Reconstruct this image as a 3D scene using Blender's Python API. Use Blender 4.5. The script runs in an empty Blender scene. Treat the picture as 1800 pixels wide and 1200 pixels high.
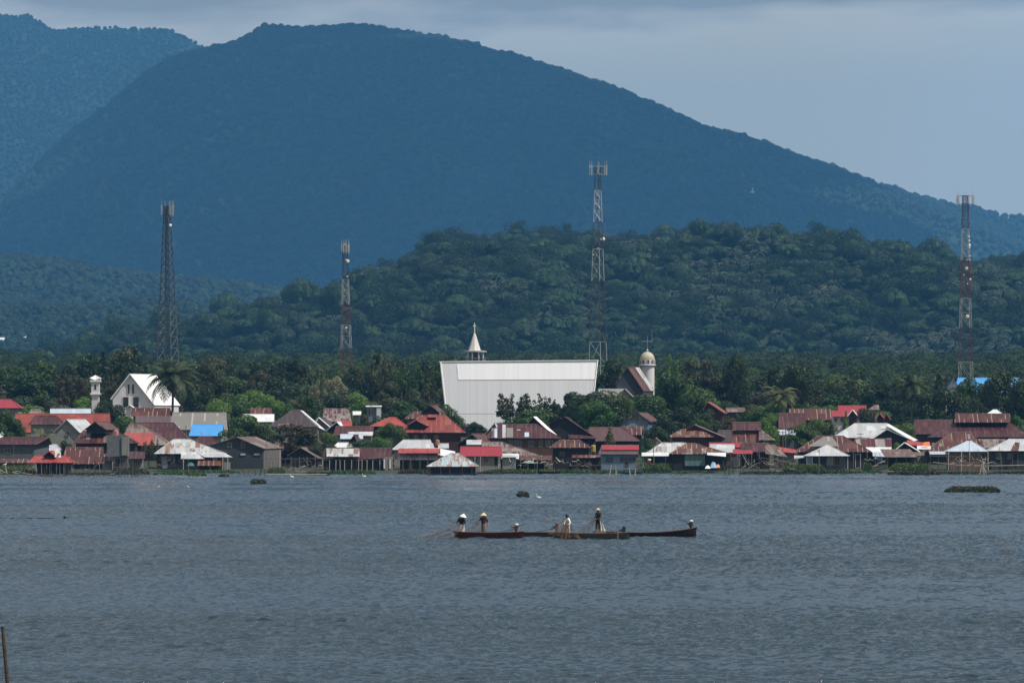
import bpy, math, random
import numpy as np
from mathutils import Vector, Matrix
R = math.radians
scene = bpy.context.scene
col = scene.collection
# ------------------------------------------------------------------ camera, sky, sun, exposure
F = 10000.0; HY = 746.0; CH = 7.8          # focal length in photo pixels, horizon row, eye height above the lake
cam = bpy.data.cameras.new("camera"); camo = bpy.data.objects.new("camera", cam); col.objects.link(camo)
camo.location = (0, 0, CH); camo.rotation_euler = (R(90), 0, 0)
cam.sensor_width = 36; cam.lens = 36 * F / 1800; cam.shift_y = (HY - 600) / 1800
cam.clip_start = 1; cam.clip_end = 40000
scene.camera = camo
SUN = Vector((0.50, -0.24, 0.84)).normalized()
sel = math.asin(SUN.z); saz = math.atan2(SUN.x, SUN.y)
w = bpy.data.worlds.new("World"); scene.world = w; w.use_nodes = True
nt = w.node_tree; nt.nodes.clear()
def N(nt, t, **k):
    n = nt.nodes.new(t)
    for a, b in k.items(): setattr(n, a, b)
    return n
out = N(nt, 'ShaderNodeOutputWorld'); bg = N(nt, 'ShaderNodeBackground')
sky = N(nt, 'ShaderNodeTexSky', sky_type='NISHITA', sun_disc=False, sun_elevation=sel, sun_rotation=saz,
        altitude=600, air_density=1.0, dust_density=1.2, ozone_density=2.0)
tc = N(nt, 'ShaderNodeTexCoord'); sp = N(nt, 'ShaderNodeSeparateXYZ'); nt.links.new(tc.outputs['Generated'], sp.inputs[0])
mp = N(nt, 'ShaderNodeMapping'); mp.inputs['Scale'].default_value = (11, 11, 60); mp.inputs['Location'].default_value = (3.1, 0.7, 0.4)
nt.links.new(tc.outputs['Generated'], mp.inputs[0])
nz = N(nt, 'ShaderNodeTexNoise'); nz.inputs['Scale'].default_value = 1.6; nz.inputs['Detail'].default_value = 6; nz.inputs['Roughness'].default_value = 0.52
nt.links.new(mp.outputs[0], nz.inputs[0])
def MR(nt, src, a, b, c, d):
    m = N(nt, 'ShaderNodeMapRange', clamp=True); nt.links.new(src, m.inputs[0])
    for i, v in enumerate((a, b, c, d)): m.inputs[i + 1].default_value = v
    return m.outputs[0]
def MT(nt, op, a, b=None, clamp=False):
    m = N(nt, 'ShaderNodeMath', operation=op, use_clamp=clamp)
    for i, v in enumerate((a, b)):
        if v is None: continue
        if isinstance(v, (int, float)): m.inputs[i].default_value = v
        else: nt.links.new(v, m.inputs[i])
    return m.outputs[0]
def MX(nt, fac, a, b, mode='MIX'):
    m = N(nt, 'ShaderNodeMix', data_type='RGBA', blend_type=mode)
    if isinstance(fac, (int, float)): m.inputs[0].default_value = fac
    else: nt.links.new(fac, m.inputs[0])
    for i, v in ((6, a), (7, b)):
        if isinstance(v, tuple): m.inputs[i].default_value = (*v[:3], 1)
        else: nt.links.new(v, m.inputs[i])
    return m.outputs[2]
elev = MR(nt, sp.outputs[2], 0.062, 0.0755, -0.24, 0.26)
cl = MT(nt, 'ADD', nz.outputs[0], elev)
dark = MR(nt, cl, 0.54, 0.74, 0, 0.85)
pale = MR(nt, cl, 0.40, 0.56, 0, 0.55)
SKYG = (1.0, 1.0, 0.98)
c0 = MX(nt, 1.0, sky.outputs[0], SKYG, 'MULTIPLY')
c0 = MX(nt, MR(nt, sp.outputs[2], 0.06, 0.60, 0.88, 0.10), c0, (14.6, 13.7, 10.9))
c1 = MX(nt, pale, c0, (14.6, 13.8, 12.2))
c2 = MX(nt, dark, c1, (6.4, 6.3, 6.0))
nt.links.new(c2, bg.inputs[0]); bg.inputs[1].default_value = 0.062
nt.links.new(bg.outputs[0], out.inputs[0])
sl = bpy.data.lights.new("sun", 'SUN'); sl.energy = 5.0; sl.angle = R(0.5); sl.color = (1.0, 0.95, 0.88)
so = bpy.data.objects.new("sun", sl); col.objects.link(so)
so.rotation_euler = (-SUN).to_track_quat('-Z', 'Y').to_euler()
vs = scene.view_settings; vs.view_transform = 'Standard'; vs.look = 'None'; vs.exposure = 0; vs.gamma = 1
scene.cycles.max_bounces = 5; scene.cycles.diffuse_bounces = 2; scene.cycles.glossy_bounces = 2
scene.cycles.transparent_max_bounces = 12; scene.cycles.volume_bounces = 0; scene.cycles.use_denoising = True
scene.cycles.use_adaptive_sampling = True
# ------------------------------------------------------------------ helpers
rnd = random.Random(7); rg = np.random.default_rng(7)
def P(px, py, D): return Vector(((px - 900) * D / F, D, CH + (HY - py) * D / F))
def S(D): return D / F
def tag(o, label=None, cat=None, group=None, kind=None):
    if label: o['label'] = label
    if cat: o['category'] = cat
    if group: o['group'] = group
    if kind: o['kind'] = kind
    return o
def thing(name, label, cat, loc, group=None, rz=0):
    o = bpy.data.objects.new(name, None); col.objects.link(o); o.location = loc; o.rotation_euler = (0, 0, rz)
    o.empty_display_size = 0.5
    return tag(o, label, cat, group)
class MB:
    def __init__(s): s.v = []; s.f = []; s.uv = []
    def face(s, pts, uvs=None):
        n = len(s.v); s.v += [Vector(p) for p in pts]; s.f.append(list(range(n, n + len(pts))))
        s.uv.append(uvs if uvs else [(p[0] + p[1], p[2]) for p in pts])
    def slab(s, pts, t=0.07, off=(0, 0)):
        pts = [Vector(p) for p in pts]
        n = (pts[1] - pts[0]).cross(pts[2] - pts[0]).normalized()
        if n.z < 0: pts = pts[::-1]; n = -n
        e = Vector((-n.y, n.x, 0)); e = e.normalized() if e.length > 1e-4 else Vector((1, 0, 0))
        g = n.cross(e)
        uv = [((p.dot(e)) + off[0], p.dot(g) + off[1]) for p in pts]
        lo = [p - n * t for p in pts]
        s.face(pts, uv); s.face(lo[::-1], uv[::-1])
        m = len(pts)
        for i in range(m):
            j = (i + 1) % m; s.face([pts[i], lo[i], lo[j], pts[j]], [uv[i], uv[i], uv[j], uv[j]])
    def box(s, x0, x1, y0, y1, z0, z1):
        c = [Vector((x, y, z)) for z in (z0, z1) for y in (y0, y1) for x in (x0, x1)]
        for q in ((0, 2, 3, 1), (4, 5, 7, 6), (0, 1, 5, 4), (2, 6, 7, 3), (0, 4, 6, 2), (1, 3, 7, 5)): s.face([c[i] for i in q])
    def bar(s, a, b, r, n=6, r2=None, cap=True):
        a = Vector(a); b = Vector(b); d = b - a
        if d.length < 1e-6: return
        q = d.to_track_quat('Z', 'Y'); r2 = r if r2 is None else r2
        ra = [a + q @ Vector((r * math.cos(6.2832 * i / n), r * math.sin(6.2832 * i / n), 0)) for i in range(n)]
        rb = [b + q @ Vector((r2 * math.cos(6.2832 * i / n), r2 * math.sin(6.2832 * i / n), 0)) for i in range(n)]
        for i in range(n):
            j = (i + 1) % n; s.face([ra[i], ra[j], rb[j], rb[i]])
        if cap: s.face(ra[::-1]); s.face(rb)
    def path(s, pts, r, n=6, r2=None):
        m = len(pts) - 1; r2 = r if r2 is None else r2
        for i in range(m): s.bar(pts[i], pts[i + 1], r + (r2 - r) * i / m, n, r + (r2 - r) * (i + 1) / m, cap=(i in (0, m - 1)))
    def lathe(s, prof, c, n=16, ry=1.0):
        c = Vector(c); rings = [[c + Vector((r * math.cos(6.2832 * i / n), r * ry * math.sin(6.2832 * i / n), z)) for i in range(n)] for r, z in prof]
        for k in range(len(rings) - 1):
            for i in range(n):
                j = (i + 1) % n; s.face([rings[k][i], rings[k][j], rings[k + 1][j], rings[k + 1][i]])
        if prof[0][0] > 1e-3: s.face(rings[0][::-1])
        if prof[-1][0] > 1e-3: s.face(rings[-1])
    def ball(s, c, rx, ry, rz, n=10, m=6):
        c = Vector(c); g = [[c + Vector((rx * math.sin(math.pi * k / m) * math.cos(6.2832 * i / n), ry * math.sin(math.pi * k / m) * math.sin(6.2832 * i / n), -rz * math.cos(math.pi * k / m))) for i in range(n)] for k in range(m + 1)]
        for k in range(m):
            for i in range(n):
                j = (i + 1) % n; s.face([g[k][i], g[k][j], g[k + 1][j], g[k + 1][i]])
    def build(s, name, mat, root=None, smooth=False, base=None, local=False):
        me = bpy.data.meshes.new(name)
        o = bpy.data.objects.new(name, me); col.objects.link(o)
        off = Vector((0, 0, 0))
        if root is not None:
            o.parent = root
            if not local: off = wloc(root)
        if base is not None: off = Vector(base); o.location = off
        me.from_pydata([tuple(p - off) for p in s.v], [], s.f)
        ul = me.uv_layers.new(name='UVMap')
        flat = [c for f in s.uv for p in f for c in p]
        ul.data.foreach_set('uv', flat)
        if smooth: me.polygons.foreach_set('use_smooth', [True] * len(me.polygons))
        me.materials.append(mat)
        return o
def wloc(o):
    p = Vector((0, 0, 0))
    while o is not None: p += o.location; o = o.parent
    return p
def np_mesh(name, verts, quads, mats, midx=None, smooth=False, k=4):
    me = bpy.data.meshes.new(name); nq = len(quads)
    me.vertices.add(len(verts)); me.vertices.foreach_set('co', np.ascontiguousarray(verts, np.float32).ravel())
    me.loops.add(nq * k); me.loops.foreach_set('vertex_index', np.ascontiguousarray(quads, np.int32).ravel())
    me.polygons.add(nq); me.polygons.foreach_set('loop_start', np.arange(0, nq * k, k, dtype=np.int32))
    if smooth: me.polygons.foreach_set('use_smooth', np.ones(nq, bool))
    for m in mats: me.materials.append(m)
    if midx is not None: me.polygons.foreach_set('material_index', np.ascontiguousarray(midx, np.int32))
    me.update(calc_edges=True); me.validate()
    return me
def link(name, me, parent=None, loc=None):
    o = bpy.data.objects.new(name, me); col.objects.link(o)
    if parent: o.parent = parent
    if loc is not None: o.location = loc
    return o
def interp(x, pts):
    return np.interp(x, [p[0] for p in pts], [p[1] for p in pts])
# ------------------------------------------------------------------ materials
_mc = {}
def newmat(name):
    m = bpy.data.materials.new(name); m.use_nodes = True; nt = m.node_tree
    return m, nt, nt.nodes['Principled BSDF']
def plain(name, c, rough=0.8, var=0.25, scale=1.5, c2=None, metal=0, stretch=(1, 1, 1), bump=0):
    if name in _mc: return _mc[name]
    m, nt, b = newmat(name)
    tc = N(nt, 'ShaderNodeTexCoord'); mp = N(nt, 'ShaderNodeMapping'); mp.inputs['Scale'].default_value = stretch
    nt.links.new(tc.outputs['Object'], mp.inputs[0])
    nz = N(nt, 'ShaderNodeTexNoise'); nz.inputs['Scale'].default_value = scale; nz.inputs['Detail'].default_value = 5; nz.inputs['Roughness'].default_value = 0.6
    nt.links.new(mp.outputs[0], nz.inputs[0])
    f = MR(nt, nz.outputs[0], 0.3, 0.7, 0, 1)
    lo = c2 if c2 else tuple(x * (1 - var) for x in c); hi = c if c2 else tuple(min(1, x * (1 + var)) for x in c)
    nt.links.new(MX(nt, f, lo, hi), b.inputs['Base Color'])
    b.inputs['Roughness'].default_value = rough; b.inputs['Metallic'].default_value = metal
    if bump:
        bp = N(nt, 'ShaderNodeBump'); bp.inputs['Strength'].default_value = bump; bp.inputs['Distance'].default_value = 0.05
        nt.links.new(nz.outputs[0], bp.inputs['Height']); nt.links.new(bp.outputs[0], b.inputs['Normal'])
    _mc[name] = m; return m
def sheet(name, c1, c2=None, mix=0.0, rust=0.3, rustc=(0.20, 0.075, 0.04), sw=0.8, sh=1.9, line=0.35, rough=0.5, jit=0.22, seed=0.0, linec=(0.42, 0.30, 0.22), every=0.55, lw=0.14):
    """corrugated metal sheets laid side by side: UV in metres, u along the eave, v up the slope"""
    if name in _mc: return _mc[name]
    m, nt, b = newmat(name)
    tc = N(nt, 'ShaderNodeTexCoord'); sp = N(nt, 'ShaderNodeSeparateXYZ'); nt.links.new(tc.outputs['UV'], sp.inputs[0])
    u = MT(nt, 'DIVIDE', sp.outputs[0], sw); v = MT(nt, 'DIVIDE', sp.outputs[1], sh)
    cu = MT(nt, 'FLOOR', u); cv = MT(nt, 'FLOOR', v)
    cb = N(nt, 'ShaderNodeCombineXYZ'); nt.links.new(cu, cb.inputs[0]); nt.links.new(cv, cb.inputs[1]); cb.inputs[2].default_value = seed
    wn = N(nt, 'ShaderNodeTexWhiteNoise', noise_dimensions='3D'); nt.links.new(cb.outputs[0], wn.inputs[0])
    sc = N(nt, 'ShaderNodeSeparateColor'); nt.links.new(wn.outputs['Color'], sc.inputs[0])
    pick = MT(nt, 'LESS_THAN', sc.outputs[0], mix)
    base = MX(nt, pick, c1, c2 if c2 else c1)
    j = MR(nt, sc.outputs[1], 0, 1, 1 - jit, 1 + jit)
    cj = N(nt, 'ShaderNodeCombineColor')
    for i in range(3): nt.links.new(j, cj.inputs[i])
    base = MX(nt, 1.0, base, cj.outputs[0], 'MULTIPLY')
    # streaks of rust running down the slope
    mp = N(nt, 'ShaderNodeMapping'); mp.inputs['Scale'].default_value = (2.6, 0.45, 1); mp.inputs['Location'].default_value = (seed * 3.1, seed, 0)
    nt.links.new(tc.outputs['UV'], mp.inputs[0])
    nz = N(nt, 'ShaderNodeTexNoise'); nz.inputs['Scale'].default_value = 1.0; nz.inputs['Detail'].default_value = 5; nz.inputs['Roughness'].default_value = 0.65
    nt.links.new(mp.outputs[0], nz.inputs[0])
    rs = MT(nt, 'ADD', nz.outputs[0], MR(nt, sc.outputs[2], 0, 1, -0.10, 0.10))
    rf = MR(nt, rs, 0.66 - 0.36 * rust, 0.76 - 0.36 * rust, 0, 0.85)
    base = MX(nt, rf, base, rustc)
    # pale weathered line at every few side laps
    fr = MT(nt, 'FRACT', u); ln = MT(nt, 'LESS_THAN', fr, lw)
    ln = MT(nt, 'MULTIPLY', ln, MT(nt, 'LESS_THAN', sc.outputs[2], every)); ln = MT(nt, 'MULTIPLY', ln, line)
    base = MX(nt, ln, base, linec)
    nt.links.new(base, b.inputs['Base Color'])
    b.inputs['Roughness'].default_value = rough
    s1 = MT(nt, 'SINE', MT(nt, 'MULTIPLY', sp.outputs[0], 6.2832 / 0.2))
    bp = N(nt, 'ShaderNodeBump'); bp.inputs['Strength'].default_value = 0.5; bp.inputs['Distance'].default_value = 0.02
    nt.links.new(s1, bp.inputs['Height']); nt.links.new(bp.outputs[0], b.inputs['Normal'])
    _mc[name] = m; return m
MAR = (0.068, 0.013, 0.017)
SH = dict(
    maroon=dict(c1=MAR, c2=(0.10, 0.03, 0.032), mix=0.2, rust=0.15, rustc=(0.12, 0.045, 0.035), line=0.35, linec=(0.25, 0.17, 0.14)),
    maroonpatch=dict(c1=MAR, c2=(0.42, 0.42, 0.43), mix=0.11, rust=0.28, rustc=(0.15, 0.055, 0.035), line=0.6),
    maroonrust=dict(c1=(0.085, 0.020, 0.020), c2=(0.13, 0.05, 0.04), mix=0.2, rust=0.30, rustc=(0.17, 0.065, 0.04), line=0.9),
    mottled=dict(c1=(0.10, 0.03, 0.03), c2=(0.35, 0.30, 0.28), mix=0.10, rust=0.62, rustc=(0.30, 0.26, 0.25), line=0.4, sh=0.9),
    mauve=dict(c1=(0.13, 0.085, 0.092), rust=0.1, line=0.15, jit=0.1),
    mauvemaroon=dict(c1=(0.115, 0.052, 0.056), rust=0.1, line=0.15, jit=0.08),
    brownmauve=dict(c1=(0.062, 0.042, 0.048), rust=0.05, line=0.2, jit=0.08),
    red=dict(c1=(0.31, 0.045, 0.040), rust=0.12, rustc=(0.30, 0.06, 0.04), line=0.2, jit=0.15),
    redtile=dict(c1=(0.26, 0.042, 0.028), c2=(0.20, 0.035, 0.026), mix=0.4, rust=0.2, rustc=(0.22, 0.05, 0.035), line=0.5, linec=(0.14, 0.02, 0.02), sw=1.1),
    redworn=dict(c1=(0.27, 0.050, 0.042), c2=(0.38, 0.12, 0.10), mix=0.15, rust=0.33, rustc=(0.24, 0.06, 0.045), line=0.5, linec=(0.50, 0.20, 0.16)),
    pinkred=dict(c1=(0.28, 0.024, 0.040), rust=0.0, line=0.12, jit=0.06, linec=(0.5, 0.1, 0.1)),
    silver=dict(c1=(0.40, 0.42, 0.45), c2=(0.50, 0.52, 0.54), mix=0.4, rust=0.06, line=0.25, jit=0.10),
    white=dict(c1=(0.66, 0.68, 0.70), rust=0.0, line=0.15, jit=0.06),
    silverrust=dict(c1=(0.42, 0.44, 0.46), c2=(0.22, 0.13, 0.10), mix=0.07, rust=0.36, rustc=(.17, .08, .055), line=0.4),
    rust=dict(c1=(0.12, 0.045, 0.032), c2=(0.36, 0.33, 0.31), mix=0.12, rust=0.5, rustc=(0.18, 0.06, 0.03), line=0.9),
    rustgrey=dict(c1=(0.22, 0.20, 0.19), c2=(0.13, 0.055, 0.04), mix=0.3, rust=0.42, line=0.5),
    skyrust=dict(c1=(0.36, 0.46, 0.50), c2=(0.36, 0.46, 0.50), mix=0.2, rust=0.52, rustc=(0.25, 0.09, 0.05), line=0.5, linec=(0.5, 0.55, 0.57)),
    asbestos=dict(c1=(0.185, 0.175, 0.165), rust=0.15, rustc=(0.17, 0.16, 0.14), line=0.6, jit=0.08, sw=2.2, linec=(0.42, 0.40, 0.36)),
    blue=dict(c1=(0.06, 0.28, 0.62), rust=0.0, line=0.1, jit=0.04, linec=(0.2, 0.45, 0.8)),
    bluesilver=dict(c1=(0.42, 0.49, 0.58), rust=0.0, line=0.2, jit=0.08),
    browngrey=dict(c1=(0.15, 0.105, 0.095), c2=(0.23, 0.20, 0.19), mix=0.3, rust=0.35, line=0.6),
    stripes=dict(c1=(0.12, 0.025, 0.03), c2=(0.36, 0.33, 0.33), mix=0.5, rust=0.05, line=0.2, sh=9.0),
)
for k_, d_ in SH.items():
    if k_.startswith(('maroon', 'rust', 'mauve', 'mottled', 'brown', 'redworn', 'stripes')):
        for c_ in ('c1', 'c2', 'rustc', 'linec'):
            if c_ in d_: d_[c_] = tuple(x * (.72 if c_ != 'linec' else .85) for x in d_[c_])
        d_.setdefault('linec', (.34, .24, .18)); d_.setdefault('rustc', (.14, .05, .03))
def RM(k, seed=0):
    return sheet('sheet_' + k + '_%d' % seed, seed=float(seed) * 1.37, **SH[k])
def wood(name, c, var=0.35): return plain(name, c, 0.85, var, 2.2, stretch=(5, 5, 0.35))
W = dict(
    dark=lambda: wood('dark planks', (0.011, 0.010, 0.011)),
    bluegrey=lambda: wood('blue grey planks', (0.030, 0.036, 0.046)),
    brown=lambda: wood('brown planks', (0.075, 0.035, 0.02)),
    maroonw=lambda: wood('maroon planks', (0.05, 0.015, 0.015)),
    grey=lambda: plain('grey render', (0.085, 0.085, 0.09), 0.9, 0.2, 0.9),
    pale=lambda: plain('pale render', (0.21, 0.21, 0.20), 0.9, 0.2, 0.8),
    white=lambda: plain('white render', (0.62, 0.60, 0.62), 0.85, 0.08, 0.7),
    lightblue=lambda: plain('light blue boards', (0.13, 0.20, 0.30), 0.8, 0.15, 1.2),
    tan=lambda: wood('tan bamboo wall', (0.13, 0.085, 0.06)),
    block=lambda: plain('grey blockwork', (0.085, 0.092, 0.105), 0.95, 0.2, 1.8),
    palewood=lambda: wood('pale weathered planks', (0.22, 0.20, 0.19)),
)
def WM(k): return W[k]()
steel = plain('galvanised steel', (0.42, 0.44, 0.45), 0.5, 0.12, 0.6, metal=0.3)
steel_dark = plain('dark painted steel', (0.030, 0.036, 0.045), 0.6, 0.2, 0.6)
steel_red = plain('faded red paint on steel', (0.085, 0.028, 0.027), 0.7, 0.25, 0.6)
steel_white = plain('dull white paint on steel', (0.29, 0.32, 0.33), 0.6, 0.12, 0.6)
white_paint = plain('white paint', (0.72, 0.72, 0.72), 0.6, 0.06, 0.8)
glass_dark = plain('dark window glass', (0.012, 0.014, 0.018), 0.15, 0.2, 1)
stick = wood('weathered stake wood', (0.13, 0.105, 0.085))
stick_dark = wood('wet dark stake wood', (0.045, 0.036, 0.03))
stick_pale = wood('bleached driftwood', (0.38, 0.35, 0.30))
bamboo_m = plain('old bamboo', (0.045, 0.036, 0.024), 0.6, 0.35, 3, stretch=(1, 1, 4))
def foliage(name, c, c2, vs=0.9, trans=0.25, vary=0.30):
    if name in _mc: return _mc[name]
    m, nt, b = newmat(name)
    oi = N(nt, 'ShaderNodeObjectInfo'); tc = N(nt, 'ShaderNodeTexCoord')
    nz = N(nt, 'ShaderNodeTexNoise'); nz.inputs['Scale'].default_value = vs; nz.inputs['Detail'].default_value = 4
    nt.links.new(tc.outputs['Object'], nz.inputs[0])
    f = MR(nt, nz.outputs[0], 0.35, 0.65, 0, 1)
    base = MX(nt, f, c, c2)
    hs = N(nt, 'ShaderNodeHueSaturation')
    nt.links.new(MR(nt, oi.outputs['Random'], 0, 1, 1 - vary, 1 + vary), hs.inputs['Value'])
    nt.links.new(MR(nt, oi.outputs['Random'], 0, 1, 0.515, 0.475), hs.inputs['Hue'])
    nt.links.new(base, hs.inputs['Color']); nt.links.new(hs.outputs[0], b.inputs['Base Color'])
    b.inputs['Roughness'].default_value = 0.55; b.inputs['Specular IOR Level'].default_value = 0.3
    tr = N(nt, 'ShaderNodeBsdfTranslucent'); nt.links.new(hs.outputs[0], tr.inputs[0])
    mx = N(nt, 'ShaderNodeMixShader'); mx.inputs[0].default_value = trans
    nt.links.new(b.outputs[0], mx.inputs[1]); nt.links.new(tr.outputs[0], mx.inputs[2])
    nt.links.new(mx.outputs[0], nt.nodes['Material Output'].inputs[0])
    _mc[name] = m; return m
leaf_dark = foliage('dark leaves', (0.014, 0.032, 0.010), (0.036, 0.060, 0.018))
leaf_mid = foliage('green leaves', (0.028, 0.066, 0.014), (0.062, 0.112, 0.024))
leaf_olive = foliage('olive leaves', (0.036, 0.050, 0.017), (0.078, 0.088, 0.036))
leaf_brown = foliage('brownish leaves', (0.060, 0.045, 0.024), (0.050, 0.055, 0.022))
leaf_bright = foliage('fresh green leaves', (0.060, 0.140, 0.022), (0.09, 0.18, 0.035))
leaf_palm = foliage('palm fronds', (0.045, 0.070, 0.024), (0.11, 0.13, 0.055))
blossom = foliage('cream blossom', (0.30, 0.28, 0.18), (0.06, 0.09, 0.03), vs=2.2)
bark = wood('tree bark', (0.07, 0.055, 0.042))
bark_pale = wood('pale bark', (0.22, 0.19, 0.16))
# ------------------------------------------------------------------ noise helpers for terrain
def vnoise(x, y, seed=0):
    xi = np.floor(x).astype(np.int64); yi = np.floor(y).astype(np.int64); fx = x - xi; fy = y - yi
    def h(a, b):
        n = (a * 374761393 + b * 668265263 + seed * 982451653) & 0xFFFFFFFF
        n = ((n ^ (n >> 13)) * 1274126177) & 0xFFFFFFFF
        return ((n ^ (n >> 16)) & 0xFFFF) / 65535.0
    u = fx * fx * (3 - 2 * fx); v = fy * fy * (3 - 2 * fy)
    return (h(xi, yi) * (1 - u) + h(xi + 1, yi) * u) * (1 - v) + (h(xi, yi + 1) * (1 - u) + h(xi + 1, yi + 1) * u) * v
def fbm(x, y, seed=0, o=4):
    a = 0; s = 0.5
    for i in range(o): a = a + s * (vnoise(x * 2 ** i, y * 2 ** i, seed + i) - 0.5); s *= 0.5
    return a * 2
def worley(x, y, seed=0):
    """height of rounded tree-top bumps, 0..1, one bump per unit cell"""
    xi = np.floor(x).astype(np.int64); yi = np.floor(y).astype(np.int64); d = np.full(x.shape, 9.0)
    for a in (-1, 0, 1):
        for b in (-1, 0, 1):
            cx = xi + a; cy = yi + b
            def h(s):
                n = (cx * 374761393 + cy * 668265263 + (seed + s) * 982451653) & 0xFFFFFFFF
                n = ((n ^ (n >> 13)) * 1274126177) & 0xFFFFFFFF
                return ((n ^ (n >> 16)) & 0xFFFF) / 65535.0
            q = (cx + h(1) - x) ** 2 + (cy + h(2) - y) ** 2 - 0.25 * h(3)
            d = np.minimum(d, q)
    return np.clip(1 - np.maximum(d, 0) * 1.6, 0, 1) ** 0.5
SHORE = [(-4000, 884), (0, 884), (265, 888), (290, 904), (430, 906), (570, 903), (760, 908), (860, 911), (1040, 912), (1100, 912), (1300, 898), (1440, 902), (1455, 916), (1552, 917), (1562, 888), (1800, 898), (6000, 898)]
GZ = [(0, -3), (860, -0.8), (900, 0.3), (940, 1.0), (1000, 3.0), (1060, 5.0), (1150, 6.5), (1300, 9), (1500, 12), (2000, 20), (3000, 26), (9000, 60), (25500, 110)]
def gz(D): return float(interp(D, GZ))
def ground_z(x, y):
    px = 900 + x * F / np.maximum(y, 300)
    sh = interp(px, SHORE)
    z = interp(y, GZ)
    near = np.clip((y - sh) / 6.0, -1.5, 1) * 0.35
    t = np.clip((y - sh - 6) / 40.0, 0, 1)
    return np.where(y < sh + 46, near * (1 - t) + np.maximum(z, 0.35) * t, z)
def gzx(x, y): return float(ground_z(np.array([x], float), np.array([y], float))[0])
soil = plain('earth and grass', (0.018, 0.036, 0.010), 0.95, 0.3, 0.35, c2=(0.026, 0.026, 0.015), bump=0.4)
forest_floor = plain('forest floor', (0.008, 0.020, 0.007), 0.95, 0.3, 0.05, c2=(0.014, 0.028, 0.010), bump=0.6)
def grid_mesh(name, X, Y, Z, mat, kind='structure', smooth=True):
    ny, nx = X.shape
    v = np.stack([X.ravel(), Y.ravel(), Z.ravel()], 1)
    i = np.arange(ny * nx).reshape(ny, nx)
    q = np.stack([i[:-1, :-1].ravel(), i[:-1, 1:].ravel(), i[1:, 1:].ravel(), i[1:, :-1].ravel()], 1)
    o = link(name, np_mesh(name, v, q, [mat], smooth=smooth)); tag(o, kind=kind); return o
ys = np.concatenate([np.arange(835, 960, 1.5), np.arange(960, 1500, 8), np.geomspace(1500, 25500, 44)])
xs = np.concatenate([np.linspace(-4000, -260, 30)[:-1], np.arange(-260, 260, 2.0), np.linspace(262, 4000, 30)])
GX, GY = np.meshgrid(xs, ys)
grid_mesh('ground', GX, GY, ground_z(GX, GY), soil)
# ------------------------------------------------------------------ lake
def water_mat():
    m, nt, b = newmat('lake water')
    b.inputs['Base Color'].default_value = (0.012, 0.031, 0.048, 1); b.inputs['Roughness'].default_value = 0.06; b.inputs['IOR'].default_value = 1.33
    tc = N(nt, 'ShaderNodeTexCoord')
    mp = N(nt, 'ShaderNodeMapping'); mp.inputs['Scale'].default_value = (1, 1.7, 1); nt.links.new(tc.outputs['Object'], mp.inputs[0])
    a = N(nt, 'ShaderNodeTexNoise'); a.inputs['Scale'].default_value = 4.5; a.inputs['Detail'].default_value = 5; a.inputs['Roughness'].default_value = 0.6
    nt.links.new(mp.outputs[0], a.inputs[0])
    bp = N(nt, 'ShaderNodeBump'); bp.inputs['Strength'].default_value = 0.8; bp.inputs['Distance'].default_value = 0.15
    nt.links.new(a.outputs[0], bp.inputs['Height']); nt.links.new(bp.outputs[0], b.inputs['Normal'])
    return m
WAT = water_mat()
def waves(x, y):
    r = np.random.default_rng(3); z = np.zeros(x.shape, np.float32)
    for i in range(110):
        L = 0.30 * (4.6 ** r.random()); k = 6.2832 / L
        th = R(-90) + r.normal() * 0.45
        a = 0.0062 * L ** 0.85
        z += a * np.sin(k * (x * math.cos(th) + y * math.sin(th)) + r.random() * 6.2832)
    gust = 1.0 + 1.5 * fbm(x / 210 + 9, y / 34 + 3, 5, 4)
    sharp = z * np.clip(gust, 0.35, 1.8)
    return sharp
rows = [138.0]
while rows[-1] < 935: rows.append(rows[-1] + min(0.12 * (rows[-1] / 160) ** 1.2, 0.7))
ry = np.array(rows); tx = np.linspace(-0.096, 0.096, 700); so_ = np.concatenate([np.linspace(.2, 30, 90), np.linspace(31, 110, 60)])
WX = np.concatenate([-0.096 * ry[:, None] - so_[::-1][None], np.outer(ry, tx), 0.096 * ry[:, None] + so_[None]], 1); WY = np.repeat(ry[:, None], WX.shape[1], 1)
WZ = waves(WX, WY)
edge = np.ones(WX.shape[1]); edge[:6] = edge[-6:] = 0
grid_mesh('lake', WX, WY, WZ * edge[None, :], WAT)
# the rest of the lake, out of the frame on all sides
m = MB(); m.face([(-3000, -30, -0.22), (3000, -30, -0.22), (3000, 960, -0.22), (-3000, 960, -0.22)]); tag(m.build('lake_far_water', WAT), kind='structure')
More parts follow.
